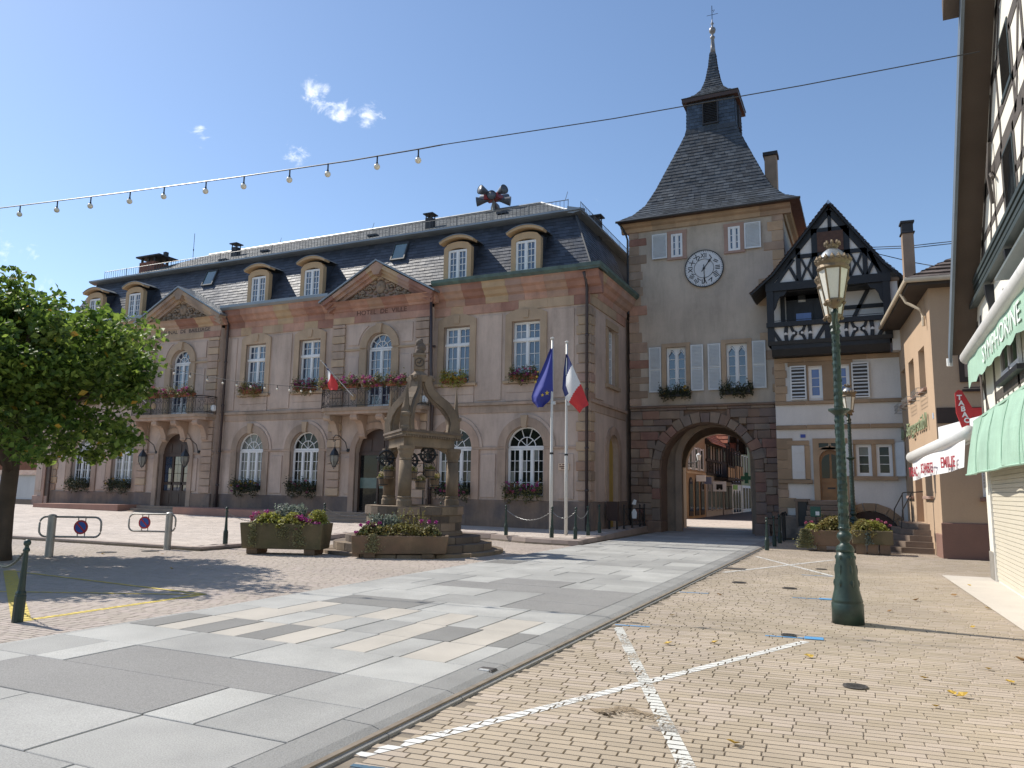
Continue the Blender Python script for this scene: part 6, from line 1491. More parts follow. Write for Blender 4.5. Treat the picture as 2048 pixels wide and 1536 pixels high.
# ------------------------------------------------------------------ linden tree
TB = Vector((-16.45, 10.15, 0))
tree = thing('linden_tree', 'broad leafy green linden tree shading the parking spaces', 'tree', TB)
t = MB(); t.tube([TB+Vector(p) for p in ((0,0,-.05),(.02,0,.3),(.0,.02,1.0),(.03,.03,1.8),(.05,.02,2.5))], [.25,.19,.165,.155,.15], 12); trunk = t.build('trunk', BARK, tree, True)
CC = TB+Vector((-.35,-.75,4.1)); CRX, CRZ = 3.45, 1.6
limbs = []
for k in range(11):
    a = 2*math.pi*k/11+random.uniform(-.2,.2); el = random.uniform(.2,1.25); L_ = random.uniform(2.0,3.3)
    p0 = TB+Vector((.04,.02,random.uniform(1.8,2.4))); e = CC+Vector((math.cos(a)*math.cos(el)*L_*1.15, math.sin(a)*math.cos(el)*L_*1.15, (math.sin(el)-.45)*1.6))
    mid = p0.lerp(e, .5)+Vector((0,0,.3)); limbs.append((p0, mid, e))
    t = MB(); t.tube([p0, p0.lerp(mid,.5)+Vector((0,0,.08)), mid, mid.lerp(e,.55), e], [.10,.085,.065,.045,.02], 7); t.build('limb', BARK, tree, True)
pts = []
def clump(c, r, n):
    d = rng.normal(size=(n,3)); d /= np.linalg.norm(d, axis=1)[:,None]; rad = r*rng.random(n)**.45
    return np.asarray(c)+d*rad[:,None]*np.array([1,1,.72])
for k in range(230):
    a = rng.uniform(0, 2*math.pi); u = rng.uniform(-.95, 1); q = math.sqrt(max(0,1-u*u)); sh_k = rng.uniform(.55, 1.0)
    wob = 1+.10*math.sin(3*a+1)+.08*math.sin(5*a+2*u*2)
    c = np.array(CC)+np.array([math.cos(a)*q*CRX*sh_k*wob, math.sin(a)*q*CRX*sh_k*wob, (u if u > 0 else u*.92)*CRZ*sh_k*wob])
    pts.append(clump(c, rng.uniform(.4,.75), int(rng.uniform(150,260))))
for k in range(60):     # drooping fringe and stray sprays
    a = rng.uniform(0, 2*math.pi); c = np.array(CC)+np.array([math.cos(a)*CRX*rng.uniform(.6,1.0), math.sin(a)*CRX*rng.uniform(.6,1.0), rng.uniform(-1.95,-1.2)])
    pts.append(clump(c, .35, 90))
pts = np.concatenate(pts)
o = leaf_obj('crown', pts, .14, LIN, tree, .3, 5, 'stuff')
yl = leaf_obj('yellowed_leaves', pts[rng.integers(0, len(pts), 420)]+rng.normal(size=(420,3))*.08, .16, YEL_, tree, .3, 6, 'stuff')

# ------------------------------------------------------------------ window boxes
def window_box(x, y, z, wd, label, flower, nfl, leaf=GERG, box=TERC, droop=.35, grp=None, dense=1.0):
    b = thing('window_box', label, 'flower box', (x, y, z), grp)
    n = max(1, round(wd/.55))
    for k in range(n): MB().cbox(x-wd/2+wd*k/n+.01, x-wd/2+wd*(k+1)/n-.01, y-.10, y+.10, z, z+.17, .01).build('planter', box, b)
    m_ = int(1100*wd*dense); P_ = np.stack([x+rng.uniform(-.55,.55,m_)*wd, y-.07+rng.normal(0,.11,m_), z+.14+np.abs(rng.normal(0,.15,m_))-droop*rng.random(m_)**2.2], 1); P_[:,1] -= .10*rng.random(m_); ph = rng.uniform(0,6); P_[:,2] += .07*np.sin(P_[:,0]*7+ph)+.05*np.sin(P_[:,0]*17+2*ph); keep = rng.random(m_) < .55+.45*np.sin(P_[:,0]*11+ph)**2; P_ = P_[keep]
    leaf_obj('foliage', P_, .07, leaf, b, .3, int(abs(x*10))+3, 'stuff')
    for fm, nf in flower:
        nf = int(nf*1.7); cs = np.stack([x+rng.uniform(-.5,.5,nf)*wd, y-.20+rng.normal(0,.06,nf), z+.22+rng.normal(0,.11,nf)], 1)
        F_ = np.concatenate([clump(c, .075, 26) for c in cs]); leaf_obj('blossoms', F_, .05, fm, b, .2, 9, 'stuff')
    return b
FB = 'flower boxes on the town hall windows'
desc = ['withered pink geraniums under the sill', 'yellow and orange flowers in red boxes', 'fading geraniums trailing low', 'a few pale blooms left on straggly stems']
spec = [(WX[0],[(MAG,5),(PNKP,5)],GERG),(WX[1],[(YEL_,9)],LIME),(WX[2],[(PNKP,10),(MAG,4)],GERG),(WX[3],[(PNKP,5)],DRY),(WX[4],[(PNKP,6)],GERG),(WX[5],[(PNKP,4)],GERG)]
upl = ['window box with magenta blooms under the first floor window next to the corner downpipe','red window boxes with yellow flowers under the first floor window behind the well crown','pink window box under the first floor window left of the Hotel de Ville balcony','sparse browned window box under the first floor window beside the middle downpipe','window box under the first floor window just left of the Bailliage balcony','window box under the first floor window nearest the annexe']
gfl = ['wide window box with magenta blooms on the arched ground floor window behind the flagpoles','shaggy window box on the arched ground floor window behind the well','bushy window box on the arched ground floor window left of the glass entrance','window box with yellow and violet flowers on the arched window beside the middle downpipe','green window box on the arched window beside the panelled entrance door','green window box on the arched ground floor window nearest the annexe']
for (x, fl, lf), la, lb_ in zip(spec, upl, gfl):
    window_box(x, FY-.16, 5.73, 1.05, la, fl, 0, lf)
gs = [[(MAG,8),(PNKP,7)],[(MAG,4),(PNKP,5)],[(PNKP,5)],[(YEL_,5),(MAG,3)],[(YEL_,2)],[]]
for x, fl, la in zip(WX, gs, gfl): window_box(x, FY-.06, 1.46, 1.42, la, fl, 0, GERG if x > -13 else DKG, DKM, .45, dense=1.15)
for c, nm in ((PX[0],'Hotel de Ville'),(PX[1],'Bailliage')):
    for k, (dx, wd) in enumerate(((-1.75,.9),(-.75,.9),(.35,.9),(1.45,.95))):
        pl = ('far left','second','third','right hand')[k]
        window_box(c+dx, 24.66, 5.58, wd, f'flower box on the {nm} balcony railing, {("by its west end","next to the flag","in front of the door","by its east end")[k]}', [(MAG,7 if c > -20 else 3),(PNKP,5)], 0, GERG, TERC, .22)
for x, la in ((-6.82,'dark window box with yellow flowers under the left gothic window of the tower'),(-4.44,'dark window box trailing greenery under the right gothic window of the tower')):
    window_box(x, TY-.2, 5.42, 1.15, la, [(YEL_,4)] if x < -6 else [], 0, DKG, DKM, .3)

# ------------------------------------------------------------------ stone well
WC = Vector((-10.85, 17.3, 0)); E1_, E2_ = Vector((.85,.527,0)).normalized(), Vector((-.527,.85,0)).normalized()
well = thing('stone_well', 'old sandstone draw well with three columns, ribbed crown and obelisks', 'well', WC)
WST = mat('well_stone', (.245,.185,.125), .92, .22, 1.8, .5, 16, streak=.4, col2=(.20,.15,.105), objv=.12); WSTD = mat('dark_well_stone', (.13,.10,.08), .92, .25, 2.2, .5, 14, col2=(.15,.115,.085), objv=.2)
for r0, r1, z0, z1, m in ((0,2.35,-.02,.09,WST),(0,2.05,.09,.27,WSTD),(0,1.75,.27,.43,WSTD)):
    n = 16
    for k in range(n):
        a0, a1 = 2*math.pi*k/n+.006, 2*math.pi*(k+1)/n-.006
        poly = [(WC.x+r1*.55*math.cos(a0),WC.y+r1*.55*math.sin(a0)),(WC.x+r1*math.cos(a0),WC.y+r1*math.sin(a0)),(WC.x+r1*1.005*math.cos((a0+a1)/2),WC.y+r1*1.005*math.sin((a0+a1)/2)),(WC.x+r1*math.cos(a1),WC.y+r1*math.sin(a1)),(WC.x+r1*.55*math.cos(a1),WC.y+r1*.55*math.sin(a1))]
        MB().prism(poly, z0, z1-random.uniform(0,.012), 'xy').build('step_stone', m if random.random() < .8 else WST, well)
t = MB(); t.lathe([(1.27,.43),(1.27,.50),(1.21,.56),(1.21,.9),(1.26,.95),(1.26,1.12),(1.28,1.17),(1.02,1.18),(1.00,.7)], WC, 40); t.build('well_curb', WST, well)
for k in range(14):      # facing stones of the curb
    a0, a1 = 2*math.pi*k/14, 2*math.pi*(k+1)/14-.012
    for zb, zt, r_ in ((.56,.75,1.235),(.76,.94,1.24),(.96,1.15,1.285)):
        off = .22 if zb == .76 else 0
        q = [(WC.x+r*math.cos(a+off),WC.y+r*math.sin(a+off)) for r, a in ((r_-.08,a0),(r_,a0),(r_+.004,(a0+a1)/2),(r_,a1),(r_-.08,a1))]
        MB().prism(q, zb, zt, 'xy').build('curb_stone', random.choice([WST,WST,WSTD,BRS]), well)
cols = [WC+E1_*u+E2_*v for u, v in ((.977,.26),(-.713,.71),(-.263,-.976))]
for p in cols:
    t = MB(); t.lathe([(.20,1.17),(.20,1.30),(.19,1.32),(.17,1.36),(.19,1.39),(.15,1.43)], p, 14, a0=.3); t.build('column_base', WST, well)
    t = MB(); t.lathe([(.165,1.42),(.17,1.8),(.155,2.32)], p, 14); t.build('column', WST, well, True)
    t = MB(); t.lathe([(.135,2.32),(.16,2.34),(.15,2.38),(.19,2.48),(.20,2.56),(.22,2.60),(.22,2.68)], p, 14); t.build('capital', WST, well)
    d = (WC-p).normalized(); MB().beam(p+Vector((0,0,2.52))+d*.1, p+Vector((0,0,2.66))+d*.42, .22, .14, (0,0,1)).build('capital_bracket', WST, well)
def tri(sc_, z0, z1, nm, m=WST, ch=.12):
    P_ = []
    for i, p in enumerate(cols):
        a, b = cols[i-1], cols[(i+1)%3]; d0, d1 = (a-p).normalized(), (b-p).normalized(); c = p+(p-WC).normalized()*sc_
        P_ += [(c+d0*ch).to_tuple()[:2], (c+d1*ch).to_tuple()[:2]]
    return MB().prism(P_, z0, z1, 'xy').build(nm, m, well)
tri(.12,2.68,2.92,'architrave'); tri(.19,2.92,2.97,'cornice_bead'); tri(.30,2.97,3.04,'cornice'); tri(.36,3.04,3.10,'cornice_edge', WSTD)
t = MB()
for i in range(3):
    a, b = cols[i]+(cols[i]-WC).normalized()*.27, cols[(i+1)%3]+(cols[(i+1)%3]-WC).normalized()*.27
    for k in range(24): p = a.lerp(b, (k+.5)/24); t.box(p.x-.022,p.x+.022,p.y-.022,p.y+.022,2.915,2.965)
t.build('dentils', WST, well)
for p in cols:
    d = (p-WC).normalized(); b = p+d*.06
    t = MB(); t.lathe([(.16,3.10),(.16,3.16),(.125,3.2),(.125,3.42),(.17,3.46),(.17,3.52),(.10,3.55),(.085,3.6),(.012,4.3)], b, 4, a0=math.pi/4+math.atan2(d.y,d.x)); t.build('obelisk', WST, well)
    # ogee rib rising to the crown
    prof = [(.98,3.10,.165),(1.0,3.35,.16),(.92,3.60,.155),(.74,3.83,.15),(.50,4.00,.145),(.31,4.20,.14),(.22,4.42,.13),(.24,4.58,.12)]
    q = [WC+d*r+Vector((0,0,z)) for r, z, _ in prof]; t = MB(); sd = Vector((-d.y,d.x,0))
    for (a_, b_, w0, w1) in zip(q[:-1], q[1:], [k[2] for k in prof[:-1]], [k[2] for k in prof[1:]]):
        tn = (b_-a_).normalized(); nr = tn.cross(sd).normalized(); a_ = a_-tn*.035; b_ = b_+tn*.035
        for wf, hf in ((1.0,.7),(.6,1.0)):
            A = [a_+sd*w0*wf*s+nr*w0*hf*u for s, u in ((-1,-1),(1,-1),(1,1),(-1,1))]; B = [b_+sd*w1*wf*s+nr*w1*hf*u for s, u in ((-1,-1),(1,-1),(1,1),(-1,1))]
            t.add(A+B, [(0,1,5,4),(1,2,6,5),(2,3,7,6),(3,0,4,7),(3,2,1,0),(4,5,6,7)])
    t.build('crown_rib', WST, well)
    t = MB(); pts_ = [WC+d*(.30+.13*(1-k/16)*math.cos(k*.62))+Vector((0,0,4.50+.13*(1-k/16)*math.sin(k*.62))) for k in range(13)]; t.tube(pts_, .05, 6); t.build('volute', WST, well, True)
ang = math.atan2(-WC.y, -WC.x)
t = MB(); t.lathe([(.20,4.45),(.26,4.62),(.18,4.68),(.13,4.74),(.15,4.78)], WC, 12); t.lathe([(.21,4.78),(.21,5.16)], WC, 4, a0=ang+math.pi/4); t.lathe([(.25,5.16),(.25,5.22)], WC, 4, a0=ang+math.pi/4); t.build('finial_block', WST, well)
cdir = Vector((math.cos(ang),math.sin(ang),0)); sdv = Vector((-cdir.y,cdir.x,0))
t = MB(); pc = WC+cdir*.155+Vector((0,0,4.97)); t.tube([pc+sdv*.115*math.cos(a)+Vector((0,0,.115*math.sin(a))) for a in np.linspace(0,2*math.pi,16)], .018, 5); t.tube([pc-sdv*.06,pc+Vector((0,0,-.03)),pc+sdv*.05+Vector((0,0,.06))], .022, 5); t.build('carved_shield', WSTD, well)
t = MB()
for dz, r_, ox in ((5.28,.13,0),(5.40,.14,.03),(5.52,.11,-.02),(5.6,.06,.02)): t.lathe([(r_*math.sin(a), -r_*math.cos(a)) for a in np.linspace(.05,math.pi-.05,7)], WC+sdv*ox+Vector((0,0,dz)), 9)
t.build('lion_finial', WSTD, well, True)
# pulleys on iron hangers and the flower buckets hung from them
def pulley(p, r=.19):
    t = MB(); n = 20; s2 = sdv
    t.tube([p+s2*r*math.cos(a)+Vector((0,0,r*math.sin(a))) for a in np.linspace(0,2*math.pi,n)], .042, 6); t.tube([p+s2*r*.5*math.cos(a)+Vector((0,0,r*.5*math.sin(a))) for a in np.linspace(0,2*math.pi,n)], .014, 5)
    for k in range(8): a = k*math.pi/4; t.tube([p, p+s2*r*math.cos(a)+Vector((0,0,r*math.sin(a)))], .022, 5)
    t.tube([p-s2*.27,p+s2*.27], .02, 5); t.tube([p+Vector((0,0,r)),p+Vector((0,0,max(r+.12, 2.72-p.z)))], .016, 4); t.build('pulley', IRON, well)
BKT = mat('bucket_staves', (.19,.135,.09), .85, .2, 6, .2, 30, objv=.1)
PB = [(WC+E1_*.30+E2_*-.15,2.50),(WC+E1_*-.16+E2_*-.35,2.33),(WC+E1_*-.80+E2_*.1,2.40)]
for p, z in PB: pulley(Vector((p.x,p.y,z)))
t = MB(); t.tube([WC+E1_*.2+E2_*-.2+Vector((0,0,1.2)),WC+E1_*.2+E2_*-.2+Vector((0,0,2.7))], .02, 5); t.build('iron_rod', IRON, well)
def bucket(u, v, z, label, fl=((CRMP,20),), r=.14):
    p = WC+E1_*u+E2_*v; b = thing('flower_bucket', label, 'bucket', (p.x,p.y,z), 'flower buckets hung in the well'); n = 14
    for k in range(n):
        a0, a1 = 2*math.pi*k/n+.02, 2*math.pi*(k+1)/n-.02
        V_ = [(p.x+rr*math.cos(a),p.y+rr*math.sin(a),z+h) for h, rr in ((0,r*.82),(.24,r)) for a in (a0,a1)]+[(p.x+(rr-.015)*math.cos(a),p.y+(rr-.015)*math.sin(a),z+h) for h, rr in ((0,r*.82),(.24,r)) for a in (a0,a1)]
        MB().add(V_, [(0,1,3,2),(4,6,7,5),(2,3,7,6),(0,2,6,4),(1,5,7,3)]).build('stave', BKT, b)
    t = MB(); t.lathe([(r*.86,.03),(r*.88,.03),(r*.885,.055),(r*.86,.055)], (p.x,p.y,z), 16); t.lathe([(r*.985,.19),(r*1.0,.19),(r*1.01,.22),(r*.985,.22)], (p.x,p.y,z), 16); t.build('hoop', IRON, b)
    MB().lathe([(.001,0),(r*.8,0),(r*.9,.2),(.001,.2)], (p.x,p.y,z+.005), 14).build('soil', SOIL, b)
    t = MB(); t.tube([(p.x+sdv.x*r*math.cos(a),p.y+sdv.y*r*math.cos(a),z+.22+.24*math.sin(a)) for a in np.linspace(0,math.pi,9)], .008, 4); t.build('handle', IRON, b)
    leaf_obj('foliage', clump((p.x,p.y,z+.25), .15, 260), .05, LIME, b, .3, 4, 'stuff')
    for fm, nf in fl: leaf_obj('blossoms', np.concatenate([clump(np.array((p.x,p.y,z+.30))+rng.normal(size=3)*np.array((.08,.08,.05)), .04, 18) for _ in range(nf)]), .035, fm, b, .2, 8, 'stuff')
bucket(-.72,.05,1.86,'upper of two flower buckets between the two left columns of the well'); bucket(-.86,.35,1.66,'lower flower bucket hanging half behind the back left column of the well')
bucket(-.10,-.45,1.82,'dark hooped flower bucket right beside the front column of the well'); bucket(.12,-.30,1.58,'lowest flower bucket in the middle opening of the well')
bucket(.36,-.22,1.88,'large flower bucket under the higher pulley of the well', r=.15); bucket(.50,.25,1.66,'pale flower bucket hanging behind the others near the right column of the well')

# ------------------------------------------------------------------ stone troughs
TRS = mat('mossy_trough_stone', (.16,.125,.07), .95, .25, 2.2, .6, 18, streak=.35, col2=(.10,.09,.045)); BRT = mat('brown_trough_stone', (.20,.13,.085), .95, .2, 2, .5, 18, streak=.2, col2=(.15,.11,.07))
def trough(name, label, c, ang, L_, W_, z0, z1, m, feet, plants):
    t_ = thing(name, label, 'planter', (c[0],c[1],0), rz=ang)
    t = MB(); w = .09; j = .02
    def q(x, y, z): return (x+random.uniform(-j,j), y+random.uniform(-j,j), z+random.uniform(-j,j)*.6)
    a, b = L_/2, W_/2; bo = [q(s*a*.95,u*b*.92,z0) for s,u in ((-1,-1),(1,-1),(1,1),(-1,1))]; to = [q(s*a,u*b,z1) for s,u in ((-1,-1),(1,-1),(1,1),(-1,1))]; ti = [(s*(a-w),u*(b-w),z1-.01) for s,u in ((-1,-1),(1,-1),(1,1),(-1,1))]; tb = [(s*(a-w),u*(b-w),z1-.10) for s,u in ((-1,-1),(1,-1),(1,1),(-1,1))]
    t.add(bo+to+ti+tb, [(3,2,1,0)]+[(i,(i+1)%4,(i+1)%4+4,i+4) for i in range(4)]+[(i+4,(i+1)%4+4,(i+1)%4+8,i+8) for i in range(4)]+[(i+8,(i+1)%4+8,(i+1)%4+12,i+12) for i in range(4)])
    o = t.build('trough', m, t_, local=True); md = o.modifiers.new('bevel', 'BEVEL'); md.width = .025; md.segments = 2
    t = MB(); t.box(-a+w,a-w,-b+w,b-w,z1-.12,z1-.06); t.build('soil', SOIL, t_, local=True)
    for x in feet: MB().cbox(x-.13,x+.13,-b*.85,b*.85,0,z0+.02,.02).build('support_block', BRT, t_, local=True)
    for nm, fn, size, mm, n, sd in plants:
        P_ = fn(int(n*1.5)); o = bpy.data.objects.new(nm, leaf_mesh(nm, P_, size*1.2, mm, .3, sd)); COL.objects.link(o); o.parent = t_; o['kind'] = 'stuff'
    return t_
def mound(x0, x1, y, z, h, sp=.14):
    def fn(n):
        u = rng.uniform(x0,x1,n); e = 1-((u-(x0+x1)/2)/((x1-x0)/2+1e-6))**2
        return np.stack([u, y+rng.normal(0,sp,n), z-.04+1.25*h*np.clip(e,.25,1)*rng.random(n)**.7], 1)
    return fn
def trail(x, y, z0, z1, wd=.10):
    def fn(n): u = rng.random(n); return np.stack([x+rng.normal(0,wd,n)*(.4+.6*u), y-.03*rng.random(n), z0+(z1-z0)*u**1.2], 1)
    return fn
def heads(cs, r=.05, per=24):
    def fn(n): return np.concatenate([clump(c, r, per) for c in cs])
    return fn
def spikes(x0, x1, y, z, h):
    def fn(n):
        k = n//14; X_ = rng.uniform(x0,x1,k); Y_ = y+rng.normal(0,.09,k); H_ = h*rng.uniform(.5,1,k); ln = rng.normal(0,.10,k)
        u = rng.random((k,14)); return np.stack([(X_[:,None]+ln[:,None]*u).ravel(), np.repeat(Y_,14), (z+H_[:,None]*u).ravel()], 1)
    return fn
a1_ = math.atan2(14.72-14.09, -11.75+13.58)
trough('stone_trough', 'deep mossy stone trough planted with yellow foliage and magenta geraniums', (-12.82,14.68), a1_, 2.05, .72, .14, .74, TRS, (-.72,.70),
  [('yellow_foliage', mound(-.8,.05,-.05,.70,.26), .06, LIME, 1500, 1), ('lime_foliage', mound(-.1,.55,-.12,.66,.30), .06, LIME, 900, 2), ('grey_rosemary', spikes(-.25,.35,.1,.72,.50), .05, SILV, 1500, 3), ('golden_bush', mound(.55,.98,.02,.68,.34), .055, LIME, 800, 4), ('leaf_mass', mound(-.9,.95,0,.66,.20), .07, GERG, 1500, 5),
   ('magenta_flowers', heads([(.35+.14*k%.5,-.25-.03*(k%3),.90-.05*(k%4)) for k in range(9)]+[(-.75,-.2,.95),(-.5,-.1,1.0),(.9,-.3,.72),(.42,-.36,.62)], .075), .045, MAG, 1, 6), ('pink_flowers', heads([(-.82,-.2,.88),(-.78,-.2,.80),(-.66,-.15,.96)], .07), .045, PNKP, 1, 7), ('trailing_ivy', trail(-.68,-.38,.72,.18,.06), .035, TRL, 260, 8), ('trailing_ivy', trail(.45,-.39,.7,.2,.09), .035, TRL, 260, 9), ('trailing_ivy', trail(.1,-.39,.68,.38,.12), .032, TRL, 150, 10)])
a2_ = math.atan2(15.71-14.47, -8.96+10.73)
trough('stone_trough', 'long low brown stone trough of dry grasses standing before the well', (-10.02,15.40), a2_-.12, 2.25, .72, .10, .53, BRT, (-.68,.66),
  [('dry_flowers', mound(-.85,.85,-.02,.55,.22), .045, DRY, 1600, 11), ('green_foliage', mound(-1.0,-.3,.0,.55,.24), .06, GERG, 1100, 12), ('grey_grass', spikes(-.7,-.1,.1,.58,.45), .045, SILV, 1300, 13), ('tall_stems', spikes(-.05,.5,.1,.58,.62), .035, DRY, 420, 14), ('green_cushion', mound(.4,.95,0,.55,.2), .05, GERG, 700, 15),
   ('magenta_flowers', heads([(-.92,-.2,.74),(-.75,-.15,.80),(-.62,-.2,.76),(-.5,-.1,.80),(-1.0,-.3,.60),(.48,-.1,.86),(.66,-.1,.84),(.82,-.1,.82)], .055), .045, MAG, 1, 16), ('trailing_ivy', trail(-.60,-.38,.56,.14,.10), .032, TRL, 380, 17)])
trough('stone_trough', 'weathered trough of dried yellow plants with grey trailing foliage beside the lamp', (-1.0,24.3), .05, 1.7, .75, .16, .60, BRT, (-.3,.55),
  [('dry_plants', mound(-.6,.8,-.05,.52,.42), .06, DRY, 1700, 18), ('green_foliage', mound(-.8,-.3,0,.52,.25), .06, LIME, 600, 19), ('stems', spikes(-.35,.2,.05,.6,.5), .045, GERG, 420, 20), ('pale_flowers', heads([(-.7,-.1,.80),(-.55,-.1,.82),(-.3,-.15,.78)], .05), .04, PNKP, 1, 21), ('grey_trails', trail(-.72,-.40,.62,.08,.12), .05, TRL, 900, 22)])
trough('stone_trough', 'squat stone planter on a red block with pink flowers beside the cellar arch', (.05,23.75), .02, 1.05, .7, .28, .66, TRS, (-.3,0,.3),
  [('leaf_mass', mound(-.45,.5,0,.6,.3), .055, LIME, 900, 23), ('dry_plants', mound(-.6,.1,-.1,.5,.4), .055, DRY, 900, 24), ('pink_flowers', heads([(.0,-.1,.92),(.15,-.1,.95),(.35,-.15,.88),(.45,-.15,.80),(.25,-.1,.90)], .05), .04, PNKP, 1, 25), ('roots', trail(-.1,-.36,.6,.26,.05), .05, SILV, 120, 26)])

# ------------------------------------------------------------------ street lamps
GLOB = mat('opal_lamp_panel', (.60,.58,.50), .5, .05, 3); BRZ = mat('bronze_lantern', (.17,.125,.075), .5, .2, 8, .2, 30, metal=.4)
def make_lamp(p, label):
    L0 = thing('street_lamp', label, 'street lamp', (p[0],p[1],0), 'ornate green street lamps'); x, y = p
    t = MB(); t.lathe([(.190,0),(.190,.25),(.178,.265),(.186,.275),(.178,.30),(.150,.42),(.132,.62),(.115,.80),(.103,.89)], (x,y,0), 24); t.build('pedestal', DGREEN, L0, True)
    t = MB()
    for k in range(6):
        a = k*math.pi/3; d = Vector((math.cos(a),math.sin(a),0))
        for z_, r_, h_, w_ in ((.50,.142,.08,.04),(.66,.128,.13,.035),(.82,.112,.05,.04)): c_ = Vector((x,y,z_))+d*r_; t.lathe([(w_*.6,-h_/2),(w_*.75,0),(w_*.5,h_/2)], c_-d*.015, 6)
    t.build('pedestal_relief', DGREEN, L0)
    t = MB(); t.lathe([(.10,.88),(.112,.90),(.112,.925),(.098,.945),(.10,.955),(.06,.985),(.052,1.01),(.085,1.05),(.095,1.085),(.08,1.12),(.055,1.145),(.062,1.165),(.075,1.18),(.070,1.20)], (x,y,0), 20); t.build('knop', DGREEN, L0, True)
    prof = [(.070,1.20)]+[(.064-.016*(z-1.2)/2.55+.003*((k % 2)*2-1), z) for k, z in enumerate(np.linspace(1.24,3.78,56))]
    t = MB(); t.lathe(prof, (x,y,0), 12); t.build('shaft', DGREEN, L0)
    t = MB()
    for k in range(130): a = rng.uniform(0,2*math.pi); z_ = rng.uniform(1.3,3.7); r_ = .064-.016*(z_-1.2)/2.55; t.lathe([(.003,-.020),(.009,0),(.002,.022)], (x+r_*math.cos(a),y+r_*math.sin(a),z_), 5)
    t.build('shaft_leaves', DGREEN, L0)
    t = MB(); t.lathe([(.058,2.64),(.075,2.66),(.13,2.70),(.13,2.725),(.06,2.735)], (x,y,0), 16); t.build('collar', DGREEN, L0)
    t = MB(); t.lathe([(.05,3.72),(.068,3.76),(.05,3.80),(.072,3.84),(.04,3.90),(.036,3.98),(.048,4.03),(.028,4.08),(.024,4.20),(.04,4.25),(.001,4.30)], (x,y,0), 12); t.build('capital', DGREEN, L0)
    for s in (-1, 1):
        q = Vector((x+.02*s, y-s*.46, -.11)) if s > 0 else Vector((x-.03, y+.46, -.11))
        t = MB(); t.tube([(x,y,3.84),(x,y-s*.18,3.76),(x,y-s*.34,3.82),(q.x,q.y,3.93),(q.x,q.y,4.0)], .026, 6); t.tube([Vector((x,y-s*(.14+.09*(1-k/14)*math.cos(k*.6)),3.90+.09*(1-k/14)*math.sin(k*.6))) for k in range(12)], .016, 5); t.build('arm', DGREEN, L0)
        t = MB(); t.lathe([(.03,4.08),(.11,4.16),(.12,4.18),(.11,4.20)], q, 12)
        for k in range(6): a = k*math.pi/3; t.tube([(q.x+.11*math.cos(a),q.y+.11*math.sin(a),4.18-.11),(q.x+.18*math.cos(a),q.y+.18*math.sin(a),4.58-.11)], .011, 4); t.lathe([(.01,-.03),(.03,0),(.01,.03)], (q.x+.11*math.cos(a),q.y+.11*math.sin(a),4.15-.11), 6)
        t.lathe([(.175,4.58),(.20,4.60),(.19,4.64),(.213,4.68),(.213,4.70),(.17,4.71)], q, 18)
        for k in range(16): a = k*math.pi/8; t.lathe([(.028,0),(.032,.03),(.004,.075)], (q.x+.20*math.cos(a),q.y+.20*math.sin(a),4.69-.11), 5)
        ln = t.build('lantern_frame', BRZ, L0)
        for k in range(6):
            a0, a1 = k*math.pi/3+.06, (k+1)*math.pi/3-.06
            MB().add([(q.x+r*math.cos(a),q.y+r*math.sin(a),z_-.11) for r, z_, a in ((.103,4.19,a0),(.103,4.19,a1),(.173,4.58,a1),(.173,4.58,a0))], [(0,1,2,3)]).build('lamp_panel', GLOB, ln)
        t = MB(); t.lathe([(.183,4.70),(.162,4.76),(.12,4.82),(.07,4.86),(.05,4.87)], q, 16); t.build('lantern_roof', ZINC, ln, True)
        t = MB(); t.lathe([(.05,4.86),(.075,4.89),(.08,4.92)], q, 12); [t.lathe([(.016,0),(.022,.03),(.012,.06)], (q.x+.085*math.cos(k*math.pi/4),q.y+.085*math.sin(k*math.pi/4),4.80), 5) for k in range(8)]; t.build('lantern_crown', BRZ, ln)
    return L0
lamp = make_lamp((-.30,10.80), 'tall ornate green street lamp with twin lanterns standing on the open square')
l2 = copy_tree(lamp); l2.location = (-.42,24.75,0); l2['label'] = 'ornate green street lamp rising behind the stone planters'

# ------------------------------------------------------------------ bollards and chains
def make_bollard(x, y, z=0, lean=0):
    b = thing('bollard', 'slim dark green bollard', 'bollard', (x,y,z), 'bollards')
    t = MB(); t.lathe([(.062,0),(.062,.30),(.055,.31),(.058,.33),(.042,.36),(.030,.62),(.026,.80),(.038,.81),(.038,.83),(.024,.85),(.022,.87)], (x,y,z), 10); t.build('post', DGREEN, b)
    t = MB(); t.lathe([(.042*math.sin(a), .905-.042*math.cos(a)) for a in np.linspace(.1,math.pi-.05,7)], (x,y,z), 10); t.build('ball', DGREEN, b, True)
    return b
b0 = make_bollard(-9.02, 5.85)
b0['label'] = 'green bollard standing alone beside the yellow parking markings'; b0.rotation_euler = (0, R(2.5), 0)
def bollard(x, y, z, label, sc_=1.0):
    o = copy_tree(b0); o.location = (x,y,z); o.rotation_euler = (random.uniform(-.02,.02),random.uniform(-.02,.02),0); o.scale = (sc_,)*3; o['label'] = label; return o
CHN = mat('chain_steel', (.30,.30,.29), .4, .1, metal=.6)
def chain(p, q, sag, label, base=.80, mt=None):
    p, q = Vector(p), Vector(q); n = max(6, int((q-p).length/.055)); t = MB(); prev = None
    for k in range(n):
        u0, u1 = k/n, (k+1.25)/n; f = lambda u: p.lerp(q, u)+Vector((0,0,base-4*sag*u*(1-u)))
        a, b = f(u0), f(min(1, u1)); d = (b-a); sd = d.cross(Vector((0,0,1))).normalized()*.016 if k % 2 else Vector((0,0,.016))
        m = (a+b)/2; t.tube([a, m+sd, b, m-sd, a], .006, 4, False)
    single('chain', t, mt or CHN, label, 'chain', 'chains between bollards')
LB = [(-15.1,15.0),(-15.25,17.4),(-15.3,19.2),(-14.9,21.3),(-13.3,22.9)]
